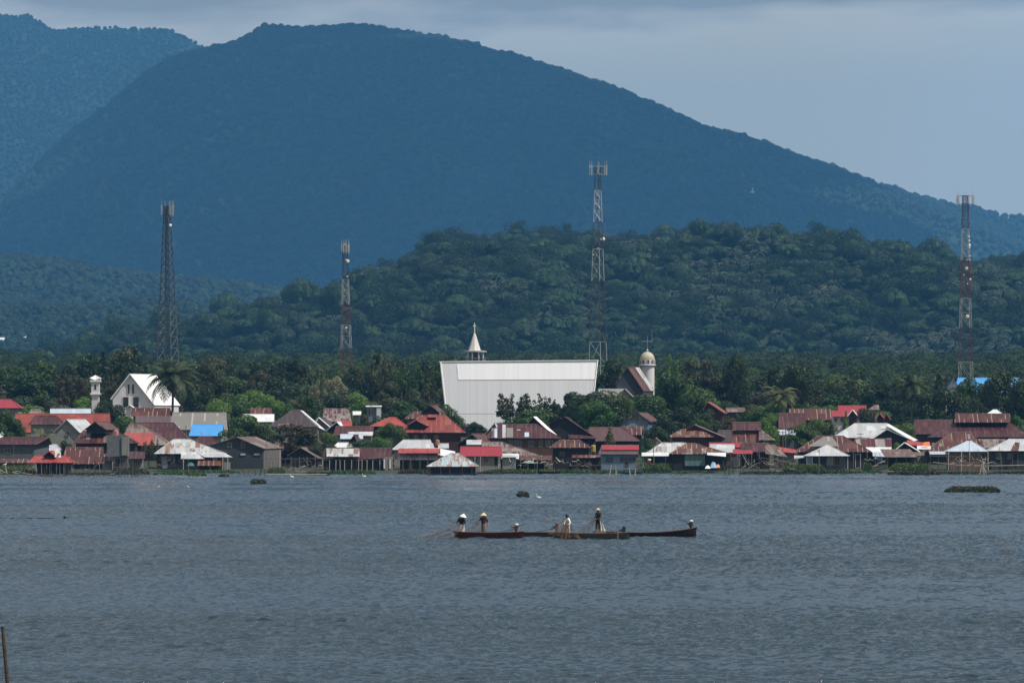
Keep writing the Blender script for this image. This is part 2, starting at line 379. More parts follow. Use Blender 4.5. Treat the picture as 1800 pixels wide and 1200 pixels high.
# ------------------------------------------------------------------ leaf clusters
def blob_leaves(r, blobs, n, size, up=0.35, shell=0.72, droop=0.0, asp=0.62, nj=0.55):
    """leaf-clump quads over a set of ellipsoid blobs (cx,cy,cz,rx,ry,rz)"""
    B = np.array(blobs, float); wts = (B[:, 3] * B[:, 4] + B[:, 3] * B[:, 5]); wts /= wts.sum()
    k = r.choice(len(B), n, p=wts); d = r.normal(size=(n, 3)); d[:, 2] += up; d /= np.linalg.norm(d, axis=1)[:, None]
    rad = shell + (1.08 - shell) * r.random(n) ** 0.6
    c = B[k, :3] + d * B[k, 3:6] * rad[:, None]
    nrm = d + r.normal(size=(n, 3)) * nj; nrm /= np.linalg.norm(nrm, axis=1)[:, None]
    t = np.cross(nrm, r.normal(size=(n, 3))); t /= np.linalg.norm(t, axis=1)[:, None]
    if droop: t[:, 2] -= droop; t /= np.linalg.norm(t, axis=1)[:, None]
    b = np.cross(nrm, t); b /= np.maximum(np.linalg.norm(b, axis=1)[:, None], 1e-6)
    s = size * (0.6 + 0.8 * r.random(n))[:, None]
    v = np.stack([c - t * s, c - b * s * asp + nrm * s * 0.15, c + t * s, c + b * s * asp - nrm * s * 0.1], 1)
    return v.reshape(-1, 3)
def scatter(protos, pos, scale, rot, pick):
    """copies of leaf-cloud prototypes (verts in groups of 4) merged for one mass of forest"""
    out = []
    for i, p in enumerate(protos):
        idx = np.where(pick == i)[0]
        if not len(idx): continue
        c, s = np.cos(rot[idx]), np.sin(rot[idx])
        x = p[None, :, 0] * c[:, None] - p[None, :, 1] * s[:, None]; y = p[None, :, 0] * s[:, None] + p[None, :, 1] * c[:, None]
        z = np.broadcast_to(p[None, :, 2], x.shape)
        v = np.stack([x * scale[idx, 0:1], y * scale[idx, 0:1], z * scale[idx, 1:2]], 2) + pos[idx][:, None, :]
        out.append(v.reshape(-1, 3))
    return np.concatenate(out)
def mass(name, v, mats, label, midx=None):
    q = np.arange(len(v)).reshape(-1, 4)
    o = link(name, np_mesh(name, v, q, mats, midx)); tag(o, label, 'forest', kind='stuff'); return o
def mass_inst(name, protos, pmats, pos, scale, rot, pick, label):
    """one uncountable mass of trees: points carrying leaf-cloud prototypes through geometry nodes"""
    pc = bpy.data.collections.new(name + '_crowns')
    for i, (p, m) in enumerate(zip(protos, pmats)):
        o = bpy.data.objects.new('%s_crown_%02d' % (name, i), np_mesh(name + '_crown', p, np.arange(len(p)).reshape(-1, 4), [m])); pc.objects.link(o)
    me = bpy.data.meshes.new(name); n = len(pos); me.vertices.add(n); me.vertices.foreach_set('co', np.ascontiguousarray(pos, np.float32).ravel())
    sc3 = np.stack([scale[:, 0], scale[:, 0], scale[:, 1]], 1).astype(np.float32); r3 = np.zeros((n, 3), np.float32); r3[:, 2] = rot
    me.attributes.new('csize', 'FLOAT_VECTOR', 'POINT').data.foreach_set('vector', sc3.ravel()); me.attributes.new('crot', 'FLOAT_VECTOR', 'POINT').data.foreach_set('vector', r3.ravel())
    me.attributes.new('cpick', 'INT', 'POINT').data.foreach_set('value', np.ascontiguousarray(pick, np.int32))
    for m in dict.fromkeys(pmats): me.materials.append(m)
    o = link(name, me); tag(o, label, 'forest', kind='stuff')
    ng = bpy.data.node_groups.new(name, 'GeometryNodeTree'); ng.interface.new_socket('Geometry', in_out='INPUT', socket_type='NodeSocketGeometry'); ng.interface.new_socket('Geometry', in_out='OUTPUT', socket_type='NodeSocketGeometry')
    gi = ng.nodes.new('NodeGroupInput'); go = ng.nodes.new('NodeGroupOutput'); ip = ng.nodes.new('GeometryNodeInstanceOnPoints'); ci = ng.nodes.new('GeometryNodeCollectionInfo')
    ci.inputs['Collection'].default_value = pc; ci.inputs['Separate Children'].default_value = True; ci.inputs['Reset Children'].default_value = True; ip.inputs['Pick Instance'].default_value = True
    def at_(nm, ty):
        a = ng.nodes.new('GeometryNodeInputNamedAttribute'); a.data_type = ty; a.inputs['Name'].default_value = nm; return a.outputs['Attribute']
    L = ng.links.new
    L(gi.outputs[0], ip.inputs['Points']); L(ci.outputs[0], ip.inputs['Instance']); L(at_('cpick', 'INT'), ip.inputs['Instance Index']); L(at_('csize', 'FLOAT_VECTOR'), ip.inputs['Scale'])
    er = ng.nodes.new('FunctionNodeEulerToRotation'); L(at_('crot', 'FLOAT_VECTOR'), er.inputs[0]); L(er.outputs[0], ip.inputs['Rotation']); L(ip.outputs[0], go.inputs[0])
    o.modifiers.new('crowns', 'NODES').node_group = ng; return o
def far_foliage(name, c, c2, c3, cell):
    m, nt, b = newmat(name)
    tc = N(nt, 'ShaderNodeNewGeometry')
    vo = N(nt, 'ShaderNodeTexVoronoi'); vo.inputs['Scale'].default_value = 1.0 / cell; nt.links.new(tc.outputs['Position'], vo.inputs['Vector'])
    sc = N(nt, 'ShaderNodeSeparateColor'); nt.links.new(vo.outputs['Color'], sc.inputs[0])
    nz = N(nt, 'ShaderNodeTexNoise'); nz.inputs['Scale'].default_value = 0.25 / cell; nz.inputs['Detail'].default_value = 3; nt.links.new(tc.outputs['Position'], nz.inputs[0])
    f = MX(nt, MR(nt, nz.outputs[0], 0.42, 0.62, 0, 1), c, c2)
    f = MX(nt, MR(nt, sc.outputs[0], 0.55, 1.0, 0, 0.9), f, c3)
    hs = N(nt, 'ShaderNodeHueSaturation'); nt.links.new(f, hs.inputs['Color'])
    n2 = N(nt, 'ShaderNodeTexNoise'); n2.inputs['Scale'].default_value = 7.0 / cell; n2.inputs['Detail'].default_value = 3; nt.links.new(tc.outputs['Position'], n2.inputs[0])
    nt.links.new(MT(nt, 'MULTIPLY', MR(nt, sc.outputs[1], 0, 1, 0.6, 1.4), MR(nt, n2.outputs[0], .3, .7, .6, 1.4)), hs.inputs['Value'])
    bp = N(nt, 'ShaderNodeBump'); bp.inputs['Strength'].default_value = 0.7; bp.inputs['Distance'].default_value = cell * .06
    nt.links.new(n2.outputs[0], bp.inputs['Height']); nt.links.new(bp.outputs[0], b.inputs['Normal'])
    nt.links.new(hs.outputs[0], b.inputs['Base Color']); b.inputs['Roughness'].default_value = 0.6; b.inputs['Specular IOR Level'].default_value = 0.2
    return m
def lump(c, rx, rz, nu=10, nv=4):
    v = []; ph = c[0] * 37 + c[1] * 91 + c[2] * 53
    jj = lambda i, k: 1 + .16 * math.sin((i % nu) * 2.9 + k * 4.1 + ph) + .10 * math.sin((i % nu) * 5.3 - k * 2.3 + ph * 2)
    P0 = lambda i, k: np.array([c[0] + jj(i, k) * rx * math.cos(6.2832 * i / nu) * math.sin(math.pi * (.10 + .58 * k / nv)), c[1] + jj(i, k) * rx * math.sin(6.2832 * i / nu) * math.sin(math.pi * (.10 + .58 * k / nv)), c[2] + rz * math.cos(math.pi * (.10 + .58 * k / nv))])
    for i in range(nu):
        for k in range(nv): v += [P0(i, k), P0(i, k + 1), P0(i + 1, k + 1), P0(i + 1, k)]
    for i in range(0, nu, 2): v += [P0(i, 0), P0(i + 1, 0), P0(i + 2, 0), np.array([c[0], c[1], c[2] + rz])]
    return np.array(v)
def soft_proto(r, n, size, nb=9, nu=10, nv=4):
    bl = [(0, 0, 0.05, 0.72, 0.72, 0.62)]
    for i in range(nb):
        a = i * 2.4 + r.random() * .6; q = 0.22 + 0.42 * math.sqrt(r.random()); bl.append((q * math.cos(a), q * math.sin(a), 0.08 + 0.42 * r.random() * (1 - q), .30 + .14 * r.random(), 0, 0))
    bl = [(b[0], b[1], b[2], b[3], b[3], b[3] * .88) for b in bl]
    return np.concatenate([lump(b[:3], b[3] * .97, b[5] * .97, nu, nv) for b in bl] + [blob_leaves(r, bl, n, size, up=0.5, shell=.95, nj=.45)])
def crown_proto(r, n, size, nb=6):
    bl = [(0, 0, 0.05, 0.7, 0.7, 0.5)]
    for i in range(nb):
        a = r.random() * 6.28; q = 0.25 + 0.4 * r.random()
        bl.append((q * math.cos(a), q * math.sin(a), 0.1 + 0.35 * r.random(), 0.42, 0.42, 0.38))
    return blob_leaves(r, bl, n, size, up=0.5, nj=0.4)
def palm_proto(r, n=20, L=1.0, seg=5, w=0.045):
    v = []
    for i in range(n):
        a = 6.283 * i / n + r.normal() * 0.15; el = 0.15 + 0.95 * r.random(); p = np.array([0, 0, 0.0]); dr = a
        for s_ in range(seg):
            e = el - (s_ / seg) * 1.7
            d = np.array([math.cos(a) * math.cos(e), math.sin(a) * math.cos(e), math.sin(e)]); q = p + d * L / seg
            side = np.array([-math.sin(a), math.cos(a), 0]) * w * (1 - 0.55 * s_ / seg); dn = np.array([0, 0, -w * 0.7])
            v += [p, q, q + side + dn, p + side + dn, p, q, q - side + dn, p - side + dn]; p = q
    return np.array(v)
# ------------------------------------------------------------------ ridges
def ridge_surface(name, sil, Dr, D0, z0, treeh, xpad, dx, dy, amp, fr, seed, back, power=1.0, bump=0, bumpcell=8):
    """sil = skyline in the photo; gives a slope from D0 up to the crest at Dr and down behind it"""
    s = Dr / F; xs = np.arange((-xpad - 900) * s, (1800 + xpad - 900) * s, dx)
    zr = CH + (HY - interp(900 + xs / s, sil)) * s - treeh
    yf = np.arange(D0, Dr, dy); yb = np.arange(Dr, Dr + back, dy * 2)
    X, Y = np.meshgrid(xs, np.concatenate([yf, yb])); Zr = np.broadcast_to(zr, X.shape)
    t = np.clip((Y - D0) / (Dr - D0), 0, 1); tb = np.clip((Y - Dr) / back, 0, 1)
    base = z0 + (Zr - z0) * np.where(Y <= Dr, t ** power, 1 - 0.6 * tb ** 1.3)
    wgt = np.where(Y <= Dr, np.sin(np.pi * np.clip(t, 0, 1)) ** 0.7, 0)
    Z = base + amp * fbm(X / fr + seed * 7.7, Y / (fr * 1.6), seed, 4) * wgt
    pv = 900 + X * F / Y; lim = CH + (HY - interp(pv, sil)) * Y / F - treeh * (0.6 + 0.4 * Y / Dr)
    Z = np.where(Y < Dr, np.minimum(Z, np.maximum(lim - 6 * (1 - t), z0)), Z)
    if bump: Z = Z + bump * worley(X / bumpcell, Y / bumpcell, seed)
    return xs, X, Y, Z
def surf_z(XS, Y, Z, x, y):
    ys_ = Y[:, 0]; i = np.clip(np.searchsorted(ys_, y) - 1, 0, len(ys_) - 2); j = np.clip(np.searchsorted(XS, x) - 1, 0, len(XS) - 2)
    fy = (y - ys_[i]) / (ys_[i + 1] - ys_[i]); fx = (x - XS[j]) / (XS[j + 1] - XS[j])
    return (Z[i, j] * (1 - fx) + Z[i, j + 1] * fx) * (1 - fy) + (Z[i + 1, j] * (1 - fx) + Z[i + 1, j + 1] * fx) * fy
SIL_M = [(-900, 760), (-400, 560), (-100, 440), (0, 372), (60, 305), (130, 235), (200, 187), (240, 150), (262, 134), (290, 113), (335, 98), (365, 95), (380, 90), (400, 85), (425, 76), (450, 66), (463, 57), (500, 54), (530, 58), (570, 56), (600, 52), (640, 51), (700, 58), (760, 71), (820, 84), (850, 93), (900, 105), (950, 121), (1000, 135), (1050, 153), (1100, 173), (1150, 193), (1200, 216), (1250, 236), (1300, 247), (1350, 262), (1400, 282), (1450, 298), (1500, 316), (1550, 334), (1600, 347), (1650, 357), (1700, 365), (1750, 377), (1800, 390), (2000, 440), (2400, 540), (3000, 700)]
SIL_L = [(-900, 120), (-300, 60), (-80, 40), (0, 32), (50, 30), (70, 41), (85, 52), (100, 57), (150, 53), (200, 51), (250, 54), (290, 53), (310, 59), (340, 76), (365, 90), (420, 120), (600, 200), (900, 350), (1500, 640)]
SIL_F = [(-900, 440), (-200, 448), (0, 455), (100, 462), (200, 482), (320, 496), (420, 505), (520, 522), (650, 545), (800, 580), (1100, 640), (2000, 700), (3000, 720)]
SIL_H = [(-900, 690), (-300, 660), (0, 618), (60, 612), (110, 600), (160, 580), (200, 567), (240, 562), (270, 562), (310, 551), (350, 548), (380, 541), (420, 536), (450, 526), (490, 512), (540, 504), (590, 500), (620, 481), (640, 463), (680, 452), (720, 441), (742, 430), (752, 402), (780, 390), (830, 400), (870, 402), (900, 395), (930, 388), (960, 391), (1000, 393), (1030, 390), (1080, 401), (1130, 402), (1180, 403), (1210, 386), (1250, 380), (1300, 381), (1330, 389), (1400, 394), (1450, 396), (1500, 401), (1550, 411), (1600, 414), (1630, 430), (1680, 441), (1720, 452), (1760, 441), (1800, 437), (1900, 430), (2200, 470), (3000, 640)]
mount_leaf = far_foliage('mountain forest', (0.006, 0.018, 0.008), (0.014, 0.032, 0.012), (0.022, 0.036, 0.014), 22.0)
hill_leaf = far_foliage('hill forest', (0.005, 0.018, 0.005), (0.012, 0.035, 0.007), (0.022, 0.041, 0.009), 9.0)
hill_palm = far_foliage('hill palms', (0.032, 0.052, 0.032), (0.065, 0.082, 0.055), (0.02, 0.034, 0.018), 5.0)
# main mountain, far left mountain, foothill, wooded hill
MX_, MXX, MYY, MZZ = ridge_surface('mountain', SIL_M, 14000, 9400, 65, 7, 330, 13.0, 17.0, 440, 1200, 11, 900, power=0.96, bump=7, bumpcell=20)
grid_mesh('mountain', MXX, MYY, MZZ, mount_leaf)
LX_, LXX, LYY, LZZ = ridge_surface('far_mountain', SIL_L, 18000, 14300, 260, 7, 330, 20.0, 25.0, 370, 920, 23, 900, power=0.9, bump=8, bumpcell=26)
k_ = LXX[0] < 600
grid_mesh('far_mountain', LXX[:, k_], LYY[:, k_], LZZ[:, k_], mount_leaf)
FX_, FXX, FYY, FZZ = ridge_surface('foothill', SIL_F, 7000, 4300, 34, 6, 330, 10.0, 11.0, 75, 460, 31, 650, bump=5, bumpcell=15)
grid_mesh('foothill', FXX, FYY, FZZ, mount_leaf)
HX_, HXX, HYY, HZZ = ridge_surface('wooded_hill', SIL_H, 4000, 2850, 24, 17.0, 300, 7.0, 6.0, 60, 230, 43, 280, power=0.97)
grid_mesh('wooded_hill', HXX, HYY, HZZ, forest_floor)
def place(r, XS, Y, Z, Dlo, Dhi, cell, fov=0.098):
    yy = []; 
    y = Dlo
    while y < Dhi:
        n = int(2 * fov * y / cell); x = np.linspace(-fov * y, fov * y, n) + r.normal(size=n) * cell * 0.3
        yy.append(np.stack([x, y + r.normal(size=n) * cell * 0.3], 1)); y += cell * 0.9
    p = np.concatenate(yy); p[:, 1] = np.clip(p[:, 1], Y[0, 0], Y[-1, 0]); z = surf_z(XS, Y, Z, p[:, 0], p[:, 1])
    return np.column_stack([p, z])
r = np.random.default_rng(5)
protos = [soft_proto(r, 1500, 0.036, 5 + i) if i % 2 else crown_proto(r, 2200, 0.036, 7 + i) for i in range(6)]
pos = place(r, HX_, HYY, HZZ, 2870, 4040, 8.6, .106)
# keep only what can be seen from the lake side: drop crowns well behind the crest
n = len(pos); rad = 3.9 + 7.5 * r.random(n) ** 2.8; hh = rad * (0.85 + 0.45 * r.random(n))
pos[:, 2] += 2.0 + 7.0 * r.random(n)
big = r.random(n) < 0.04; rad[big] *= 1.1; hh[big] *= 1.5; pos[big, 2] += 4
pxx = 900 + pos[:, 0] * F / pos[:, 1]; pyy = HY - (pos[:, 2] - CH) * F / pos[:, 1]
pal = (fbm(pxx / 120.0, pyy / 70.0, 77, 3) + 0.35 * ((pxx > 1240) & (pyy > 470)) + 0.15 * ((pxx > 850)) > 0.42) & (r.random(n) < 0.6)
pp = [palm_proto(r) for _ in range(4)]
np_ = int(pal.sum()); ppos = pos[pal].copy(); ppos[:, 2] += 2.0
PX = np.concatenate([pos[~pal], pos[pal] - np.array([0, 0, 2.5]), ppos]); SC = np.concatenate([np.stack([rad, hh], 1)[~pal], np.stack([rad, hh], 1)[pal] * .9, np.full((np_, 2), 6.2) * (.8 + .4 * r.random((np_, 1)))])
PK = np.concatenate([r.integers(0, 6, n), r.integers(6, 10, np_)])
mass_inst('hill_forest', protos + pp, [hill_leaf] * 6 + [hill_palm] * 4, PX, SC, r.random(len(PX)) * 6.28, PK, 'dense green forest with pale palms covering the hill behind the village')
print('hill crowns', len(PX))
# crest trees of the mountains and the foothill woods
protos2 = [soft_proto(r, 260, 0.07, 4, 8, 3) for _ in range(5)]
def crest(name, XS, Y, Z, lo, hi, cell, rmin, rmax, label, lift=1.5, clump=0.0):
    p = place(r, XS, Y, Z, lo, hi, cell); p = p[(p[:, 0] > XS[0]) & (p[:, 0] < XS[-1])]; n = len(p); rd = rmin + (rmax - rmin) * r.random(n) ** 2
    if clump: rd *= 1 + clump * np.clip(fbm(p[:, 0] / 60, p[:, 1] / 60, 3, 2), -0.6, 1)
    p[:, 2] += lift + rd * 0.3
    mass_inst(name, protos2, [mount_leaf] * 5, p, np.stack([rd, rd * (0.9 + 0.6 * r.random(n))], 1), r.random(n) * 6.28, r.integers(0, 5, n), label); print(name, n)
crest('mountain_forest', MX_, MYY, MZZ, 9800, 14060, 22, 8.5, 13, 'dark forest along the crest of the big rounded mountain', clump=0.7)
crest('far_mountain_forest', LX_[k_], LYY[:, k_], LZZ[:, k_], 15900, 18060, 19, 6.5, 10.5, 'forest along the crest of the farthest mountain at the left')
crest('foothill_forest', FX_, FYY, FZZ, 4700, 7040, 14, 5, 9, 'hazy blue green woods on the low ridge below the mountain')
# ------------------------------------------------------------------ haze: one box of even, thin air
def haze():
    m = bpy.data.materials.new('haze'); m.use_nodes = True; nt = m.node_tree; nt.nodes.clear()
    o_ = N(nt, 'ShaderNodeOutputMaterial'); v = N(nt, 'ShaderNodeVolumePrincipled')
    v.inputs['Color'].default_value = HAZEC; v.inputs['Density'].default_value = HAZED; v.inputs['Anisotropy'].default_value = 0.0
    nt.links.new(v.outputs[0], o_.inputs['Volume'])
    b = MB(); b.box(-4200, 4200, -60, 26000, -5, 1550); o = b.build('haze', m)
    tag(o, 'thin blue air between the lake and the mountains', 'haze', kind='stuff')
HAZEC = (0.14, 0.48, 1.0, 1); HAZED = 0.000050
haze()

# ------------------------------------------------------------------ unseen cloud bank, added above the view to shade the mountain
def cloud(name, label, blobs, seed):
    m = plain('cloud', (0.8, 0.8, 0.82), 1.0, 0.03, 0.001)
    b = MB(); q = random.Random(seed)
    for (cx, cy, cz, rx, ry, rz) in blobs:
        for k in range(7):
            b.ball((cx + q.uniform(-.8, .8) * rx, cy + q.uniform(-.8, .8) * ry, cz + q.uniform(-.2, .5) * rz), rx * .5, ry * .5, rz * .6, 16, 8)
    o = b.build(name, m, smooth=True); tag(o, label, 'cloud', kind='stuff')
dirn = SUN / SUN.z
def over(x, y, z, up=2600): p = Vector((x, y, z)) + dirn * (up - z); return (p.x, p.y, p.z)
cb = []
for (x, y, z, rx, ry) in ((a * 4 / 3, b_ * 4 / 3, c_ * 4 / 3, d_ * 4 / 3, f_ * 4 / 3) for (a, b_, c_, d_, f_) in ((-375, 9450, 450, 570, 1050), (-900, 8400, 220, 520, 900), (150, 8250, 220, 490, 900), (-820, 10650, 600, 540, 900), (375, 10050, 600, 390, 780), (-1500, 9750, 450, 570, 1050), (-200, 7500, 150, 520, 620), (-900, 7600, 150, 520, 620), (-500, 8900, 300, 500, 700), (300, 8900, 300, 380, 600), (-225, 8600, 340, 420, 700), (-330, 8200, 260, 420, 500))):
    c = over(x, y, z); cb.append((c[0], c[1], c[2], rx, ry, 160))
cloud('cloud', 'unseen cloud bank added above the view to shade the big mountain', cb, 2)
# ------------------------------------------------------------------ house kit (positions given on the photo grid, turned into metres at distance D)
NH = [0]
def house(label, px, py, D, name='house', cat='house', group=None):
    NH[0] += 1
    x = (px - 900) * S(D)
    return thing(name, label, cat, (x, D, max(gzx(x, D), 0.0)), group)
def wallbox(T, x0, x1, ytop, D, dep, mat, name='wall', ybot=None, inset=0.0, gable=None):
    """four walls from the ground (or photo row ybot) to row ytop; gable=(xapex,yapex) adds end triangles along x"""
    s = S(D); X0 = (x0 - 900) * s; X1 = (x1 - 900) * s; y0 = D + inset; y1 = D + dep
    zt = CH + (HY - ytop) * s; zb = min(gzx((X0 + X1) / 2, D), gzx((X0 + X1) / 2, D + dep)) - 0.4 if ybot is None else CH + (HY - ybot) * s
    b = MB(); b.box(X0, X1, y0, y1, zb, zt)
    if gable == 'side':
        zr = CH + (HY - T['yr']) * (D + dep / 2) / F - 0.12; ym = (y0 + y1) / 2
        for X, o in ((X0, 0), (X1, 0)):
            b.face([(X, y0, zt), (X, y1, zt), (X, ym, zr)]); 
    b.build(name, WM(mat) if isinstance(mat, str) else mat, T)
    return X0, X1, y0, zb, zt
def side(T, x0, x1, ye, yr, D, roof, xr0=None, xr1=None, wall='dark', dep=None, dx=0, ye1=None, ybot=None, name='roof', seed=0, cap=True, wi=4, ybk=None, wname='wall', auto=True):
    """roof with its ridge along the shore; ridge shorter than eaves = hipped"""
    s = S(D); rise = (ye - yr) * s
    if dep is None: dep = max(4.0, min(13, 2 * rise / 0.48))
    xr0 = x0 if xr0 is None else xr0; xr1 = x1 if xr1 is None else xr1
    A = P(x0, ye, D); B = P(x1, ye if ye1 is None else ye1, D)
    Dr = D + dep / 2; zr = CH + (HY - yr) * s * (Dr / D)
    C = Vector(((xr1 - 900) * S(Dr), Dr, zr)); E = Vector(((xr0 - 900) * S(Dr), Dr, zr))
    Ab = A + Vector((dx * s, dep, 0)); Bb = B + Vector((dx * s, dep, 0))
    b = MB(); o = (rnd.uniform(0, 40), rnd.uniform(0, 9))
    b.slab([A, B, C, E], off=o) if (C - E).length > .05 else b.slab([A, B, C], off=o)
    b.slab([Bb, Ab, E, C], off=o) if (C - E).length > .05 else b.slab([Bb, Ab, E], off=o)
    hipl = abs(xr0 - x0) > 5 or dx; hipr = abs(xr1 - x1) > 5 or dx
    if hipl: b.slab([Ab, A, E], off=o)
    if hipr: b.slab([B, Bb, C], off=o)
    m = RM(roof, seed) if isinstance(roof, str) else roof
    rf = b.build(name, m, T)
    if cap:
        c = MB(); c.bar(E, C, 0.09, 6)
        for q, u in (((E, A), hipl), ((C, B), hipr)):
            if u: c.bar(q[0] + Vector((0, 0, .02)), q[1] + Vector((0, 0, .03)), 0.06, 5)
        c.build('ridge_cap', m, rf)
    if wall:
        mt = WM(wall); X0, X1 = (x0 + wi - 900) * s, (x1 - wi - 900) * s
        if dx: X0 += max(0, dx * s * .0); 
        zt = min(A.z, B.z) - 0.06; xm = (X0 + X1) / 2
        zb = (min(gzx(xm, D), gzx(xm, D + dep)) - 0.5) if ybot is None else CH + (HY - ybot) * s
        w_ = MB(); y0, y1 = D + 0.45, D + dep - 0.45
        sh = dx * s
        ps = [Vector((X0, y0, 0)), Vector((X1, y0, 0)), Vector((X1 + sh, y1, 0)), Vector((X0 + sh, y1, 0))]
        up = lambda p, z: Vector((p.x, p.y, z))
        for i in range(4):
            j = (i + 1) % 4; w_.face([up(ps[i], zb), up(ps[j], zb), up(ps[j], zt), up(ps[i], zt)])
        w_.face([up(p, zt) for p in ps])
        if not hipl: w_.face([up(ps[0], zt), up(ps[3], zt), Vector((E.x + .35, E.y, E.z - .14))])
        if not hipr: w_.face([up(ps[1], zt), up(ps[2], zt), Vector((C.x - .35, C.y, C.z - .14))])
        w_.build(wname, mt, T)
        hgt = zt - max(zb, 0.3)
        if auto and wname == 'wall' and D < 1005 and hgt > 1.5 and not dx:
            n_ = int((X1 - X0) / 2.3); fr_ = rnd.choice(('palewood', 'grey', 'brown', 'white'))
            for k in range(n_):
                if rnd.random() < .3: continue
                xc = X0 + (X1 - X0) * (k + .5) / n_ + rnd.uniform(-.2, .2); px_ = lambda X: 900 + X * F / (D + .45); py_ = lambda Z: HY - (Z - CH) * F / (D + .45)
                hw = rnd.uniform(.35, .6); top = zt - rnd.uniform(.35, .6)
                if rnd.random() < .25 and hgt < 3.4: window(T, px_(xc - .4), px_(xc + .4), py_(zt - .35), py_(zb + .7), D + .44, WM(fr_), 'door', 1, WM(rnd.choice(('dark', 'brown', 'lightblue'))))
                else: window(T, px_(xc - hw), px_(xc + hw), py_(top), py_(top - rnd.uniform(.6, .9)), D + .44, WM(fr_), 'window', 2)
    return dict(D=D, dep=dep, fr=D + 0.45, s=s)
def front(T, xl, xa, xr, ye, ya, D, roof, dx=20, dep=8.0, wall='dark', yer=None, ybot=None, name='roof', seed=0, barge=None, ybk=None, over=4, wname='wall', droof=None):
    """gable end towards the lake, ridge running back and dx photo columns sideways"""
    s = S(D); yer = ye if yer is None else yer
    L = P(xl, ye, D); A = P(xa, ya, D); Rr = P(xr, yer, D); V = Vector((dx * s, dep, 0))
    # the far end is placed so that it shows at the same rows in the photo as a level ridge would
    b = MB(); o = (rnd.uniform(0, 40), rnd.uniform(0, 9))
    b.slab([L, L + V, A + V, A], off=o); b.slab([Rr, Rr + V, A + V, A], off=o)
    m = RM(roof, seed) if isinstance(roof, str) else roof
    rf = b.build(name, m, T)
    c = MB(); c.bar(A, A + V, 0.09, 6); c.build('ridge_cap', m, rf)
    if barge:
        c = MB()
        for p in (L, Rr): c.path([p + Vector((0, -.05, -.02)), A + Vector((0, -.05, .04))], 0.11, 4)
        c.build('bargeboard', barge, T)
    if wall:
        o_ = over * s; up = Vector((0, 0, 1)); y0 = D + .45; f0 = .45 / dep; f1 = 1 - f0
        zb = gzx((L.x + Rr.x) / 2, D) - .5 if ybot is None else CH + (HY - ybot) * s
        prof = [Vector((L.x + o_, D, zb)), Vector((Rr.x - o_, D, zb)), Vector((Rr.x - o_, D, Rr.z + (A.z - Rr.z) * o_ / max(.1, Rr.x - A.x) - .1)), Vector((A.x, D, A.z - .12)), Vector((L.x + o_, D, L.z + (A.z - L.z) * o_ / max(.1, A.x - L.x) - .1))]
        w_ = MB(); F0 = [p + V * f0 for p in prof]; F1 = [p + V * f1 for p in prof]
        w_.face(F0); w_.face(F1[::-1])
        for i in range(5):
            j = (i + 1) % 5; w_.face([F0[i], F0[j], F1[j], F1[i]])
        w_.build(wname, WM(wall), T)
    return dict(D=D, fr=D + .45, s=s, V=V, A=A)
def shed(T, x0, x1, ye, yr, D, roof, dep=3.0, dx=0, name='lean_to_roof', seed=0, t=.06, xr0=None, xr1=None, ye1=None, yr1=None):
    """single slope: low edge at row ye in front, high edge at row yr behind"""
    A = P(x0, ye, D); B = P(x1, ye if ye1 is None else ye1, D)
    C = P((x1 if xr1 is None else xr1) + dx, yr if yr1 is None else yr1, D + dep); E = P((x0 if xr0 is None else xr0) + dx, yr, D + dep)
    b = MB(); b.slab([A, B, C, E], t, (rnd.uniform(0, 40), rnd.uniform(0, 9))); return b.build(name, RM(roof, seed) if isinstance(roof, str) else roof, T)
def window(T, x0, x1, y0, y1, y, frame=None, name='window', panes=2, pane=None):
    """framed opening set in a wall whose face is at distance y"""
    s = y / F; X0 = (x0 - 900) * s; X1 = (x1 - 900) * s; Z1 = CH + (HY - y0) * s; Z0 = CH + (HY - y1) * s
    f = MB(); t = .06
    f.box(X0 - t, X0, y - .06, y, Z0 - t, Z1 + t); f.box(X1, X1 + t, y - .06, y, Z0 - t, Z1 + t)
    f.box(X0, X1, y - .06, y, Z1, Z1 + t); f.box(X0, X1, y - .06, y, Z0 - t, Z0)
    for i in range(1, panes):
        xm = X0 + (X1 - X0) * i / panes; f.box(xm - .025, xm + .025, y - .055, y, Z0, Z1)
    o = f.build(name, frame or WM('palewood'), T)
    g = MB(); g.box(X0, X1, y - .03, y - .005, Z0, Z1); g.build('pane' if name == 'window' else 'panel', pane or glass_dark, o)
    return o
def door(T, x0, x1, y0, y1, y, mat=None): return window(T, x0, x1, y0, y1, y, name='door', panes=1, pane=mat or WM('dark'))
def posts(T, xs, ytop, D, mat=None, r=.07, ybot=None, name='post'):
    for x in xs:
        s = S(D); X = (x - 900) * s; z1 = CH + (HY - ytop) * s; z0 = min(gzx(X, D), 0) - .5 if ybot is None else CH + (HY - ybot) * s
        b = MB(); b.bar((X, D, z0), (X + rnd.uniform(-.06, .06), D, z1), r, 5); b.build(name, mat or stick, T)
def deck(T, x0, x1, y, D, dep, mat=None, name='deck'):
    s = S(D); z = CH + (HY - y) * s; b = MB(); b.box((x0 - 900) * s, (x1 - 900) * s, D - .2, D + dep, z - .14, z); return b.build(name, mat or WM('dark'), T)
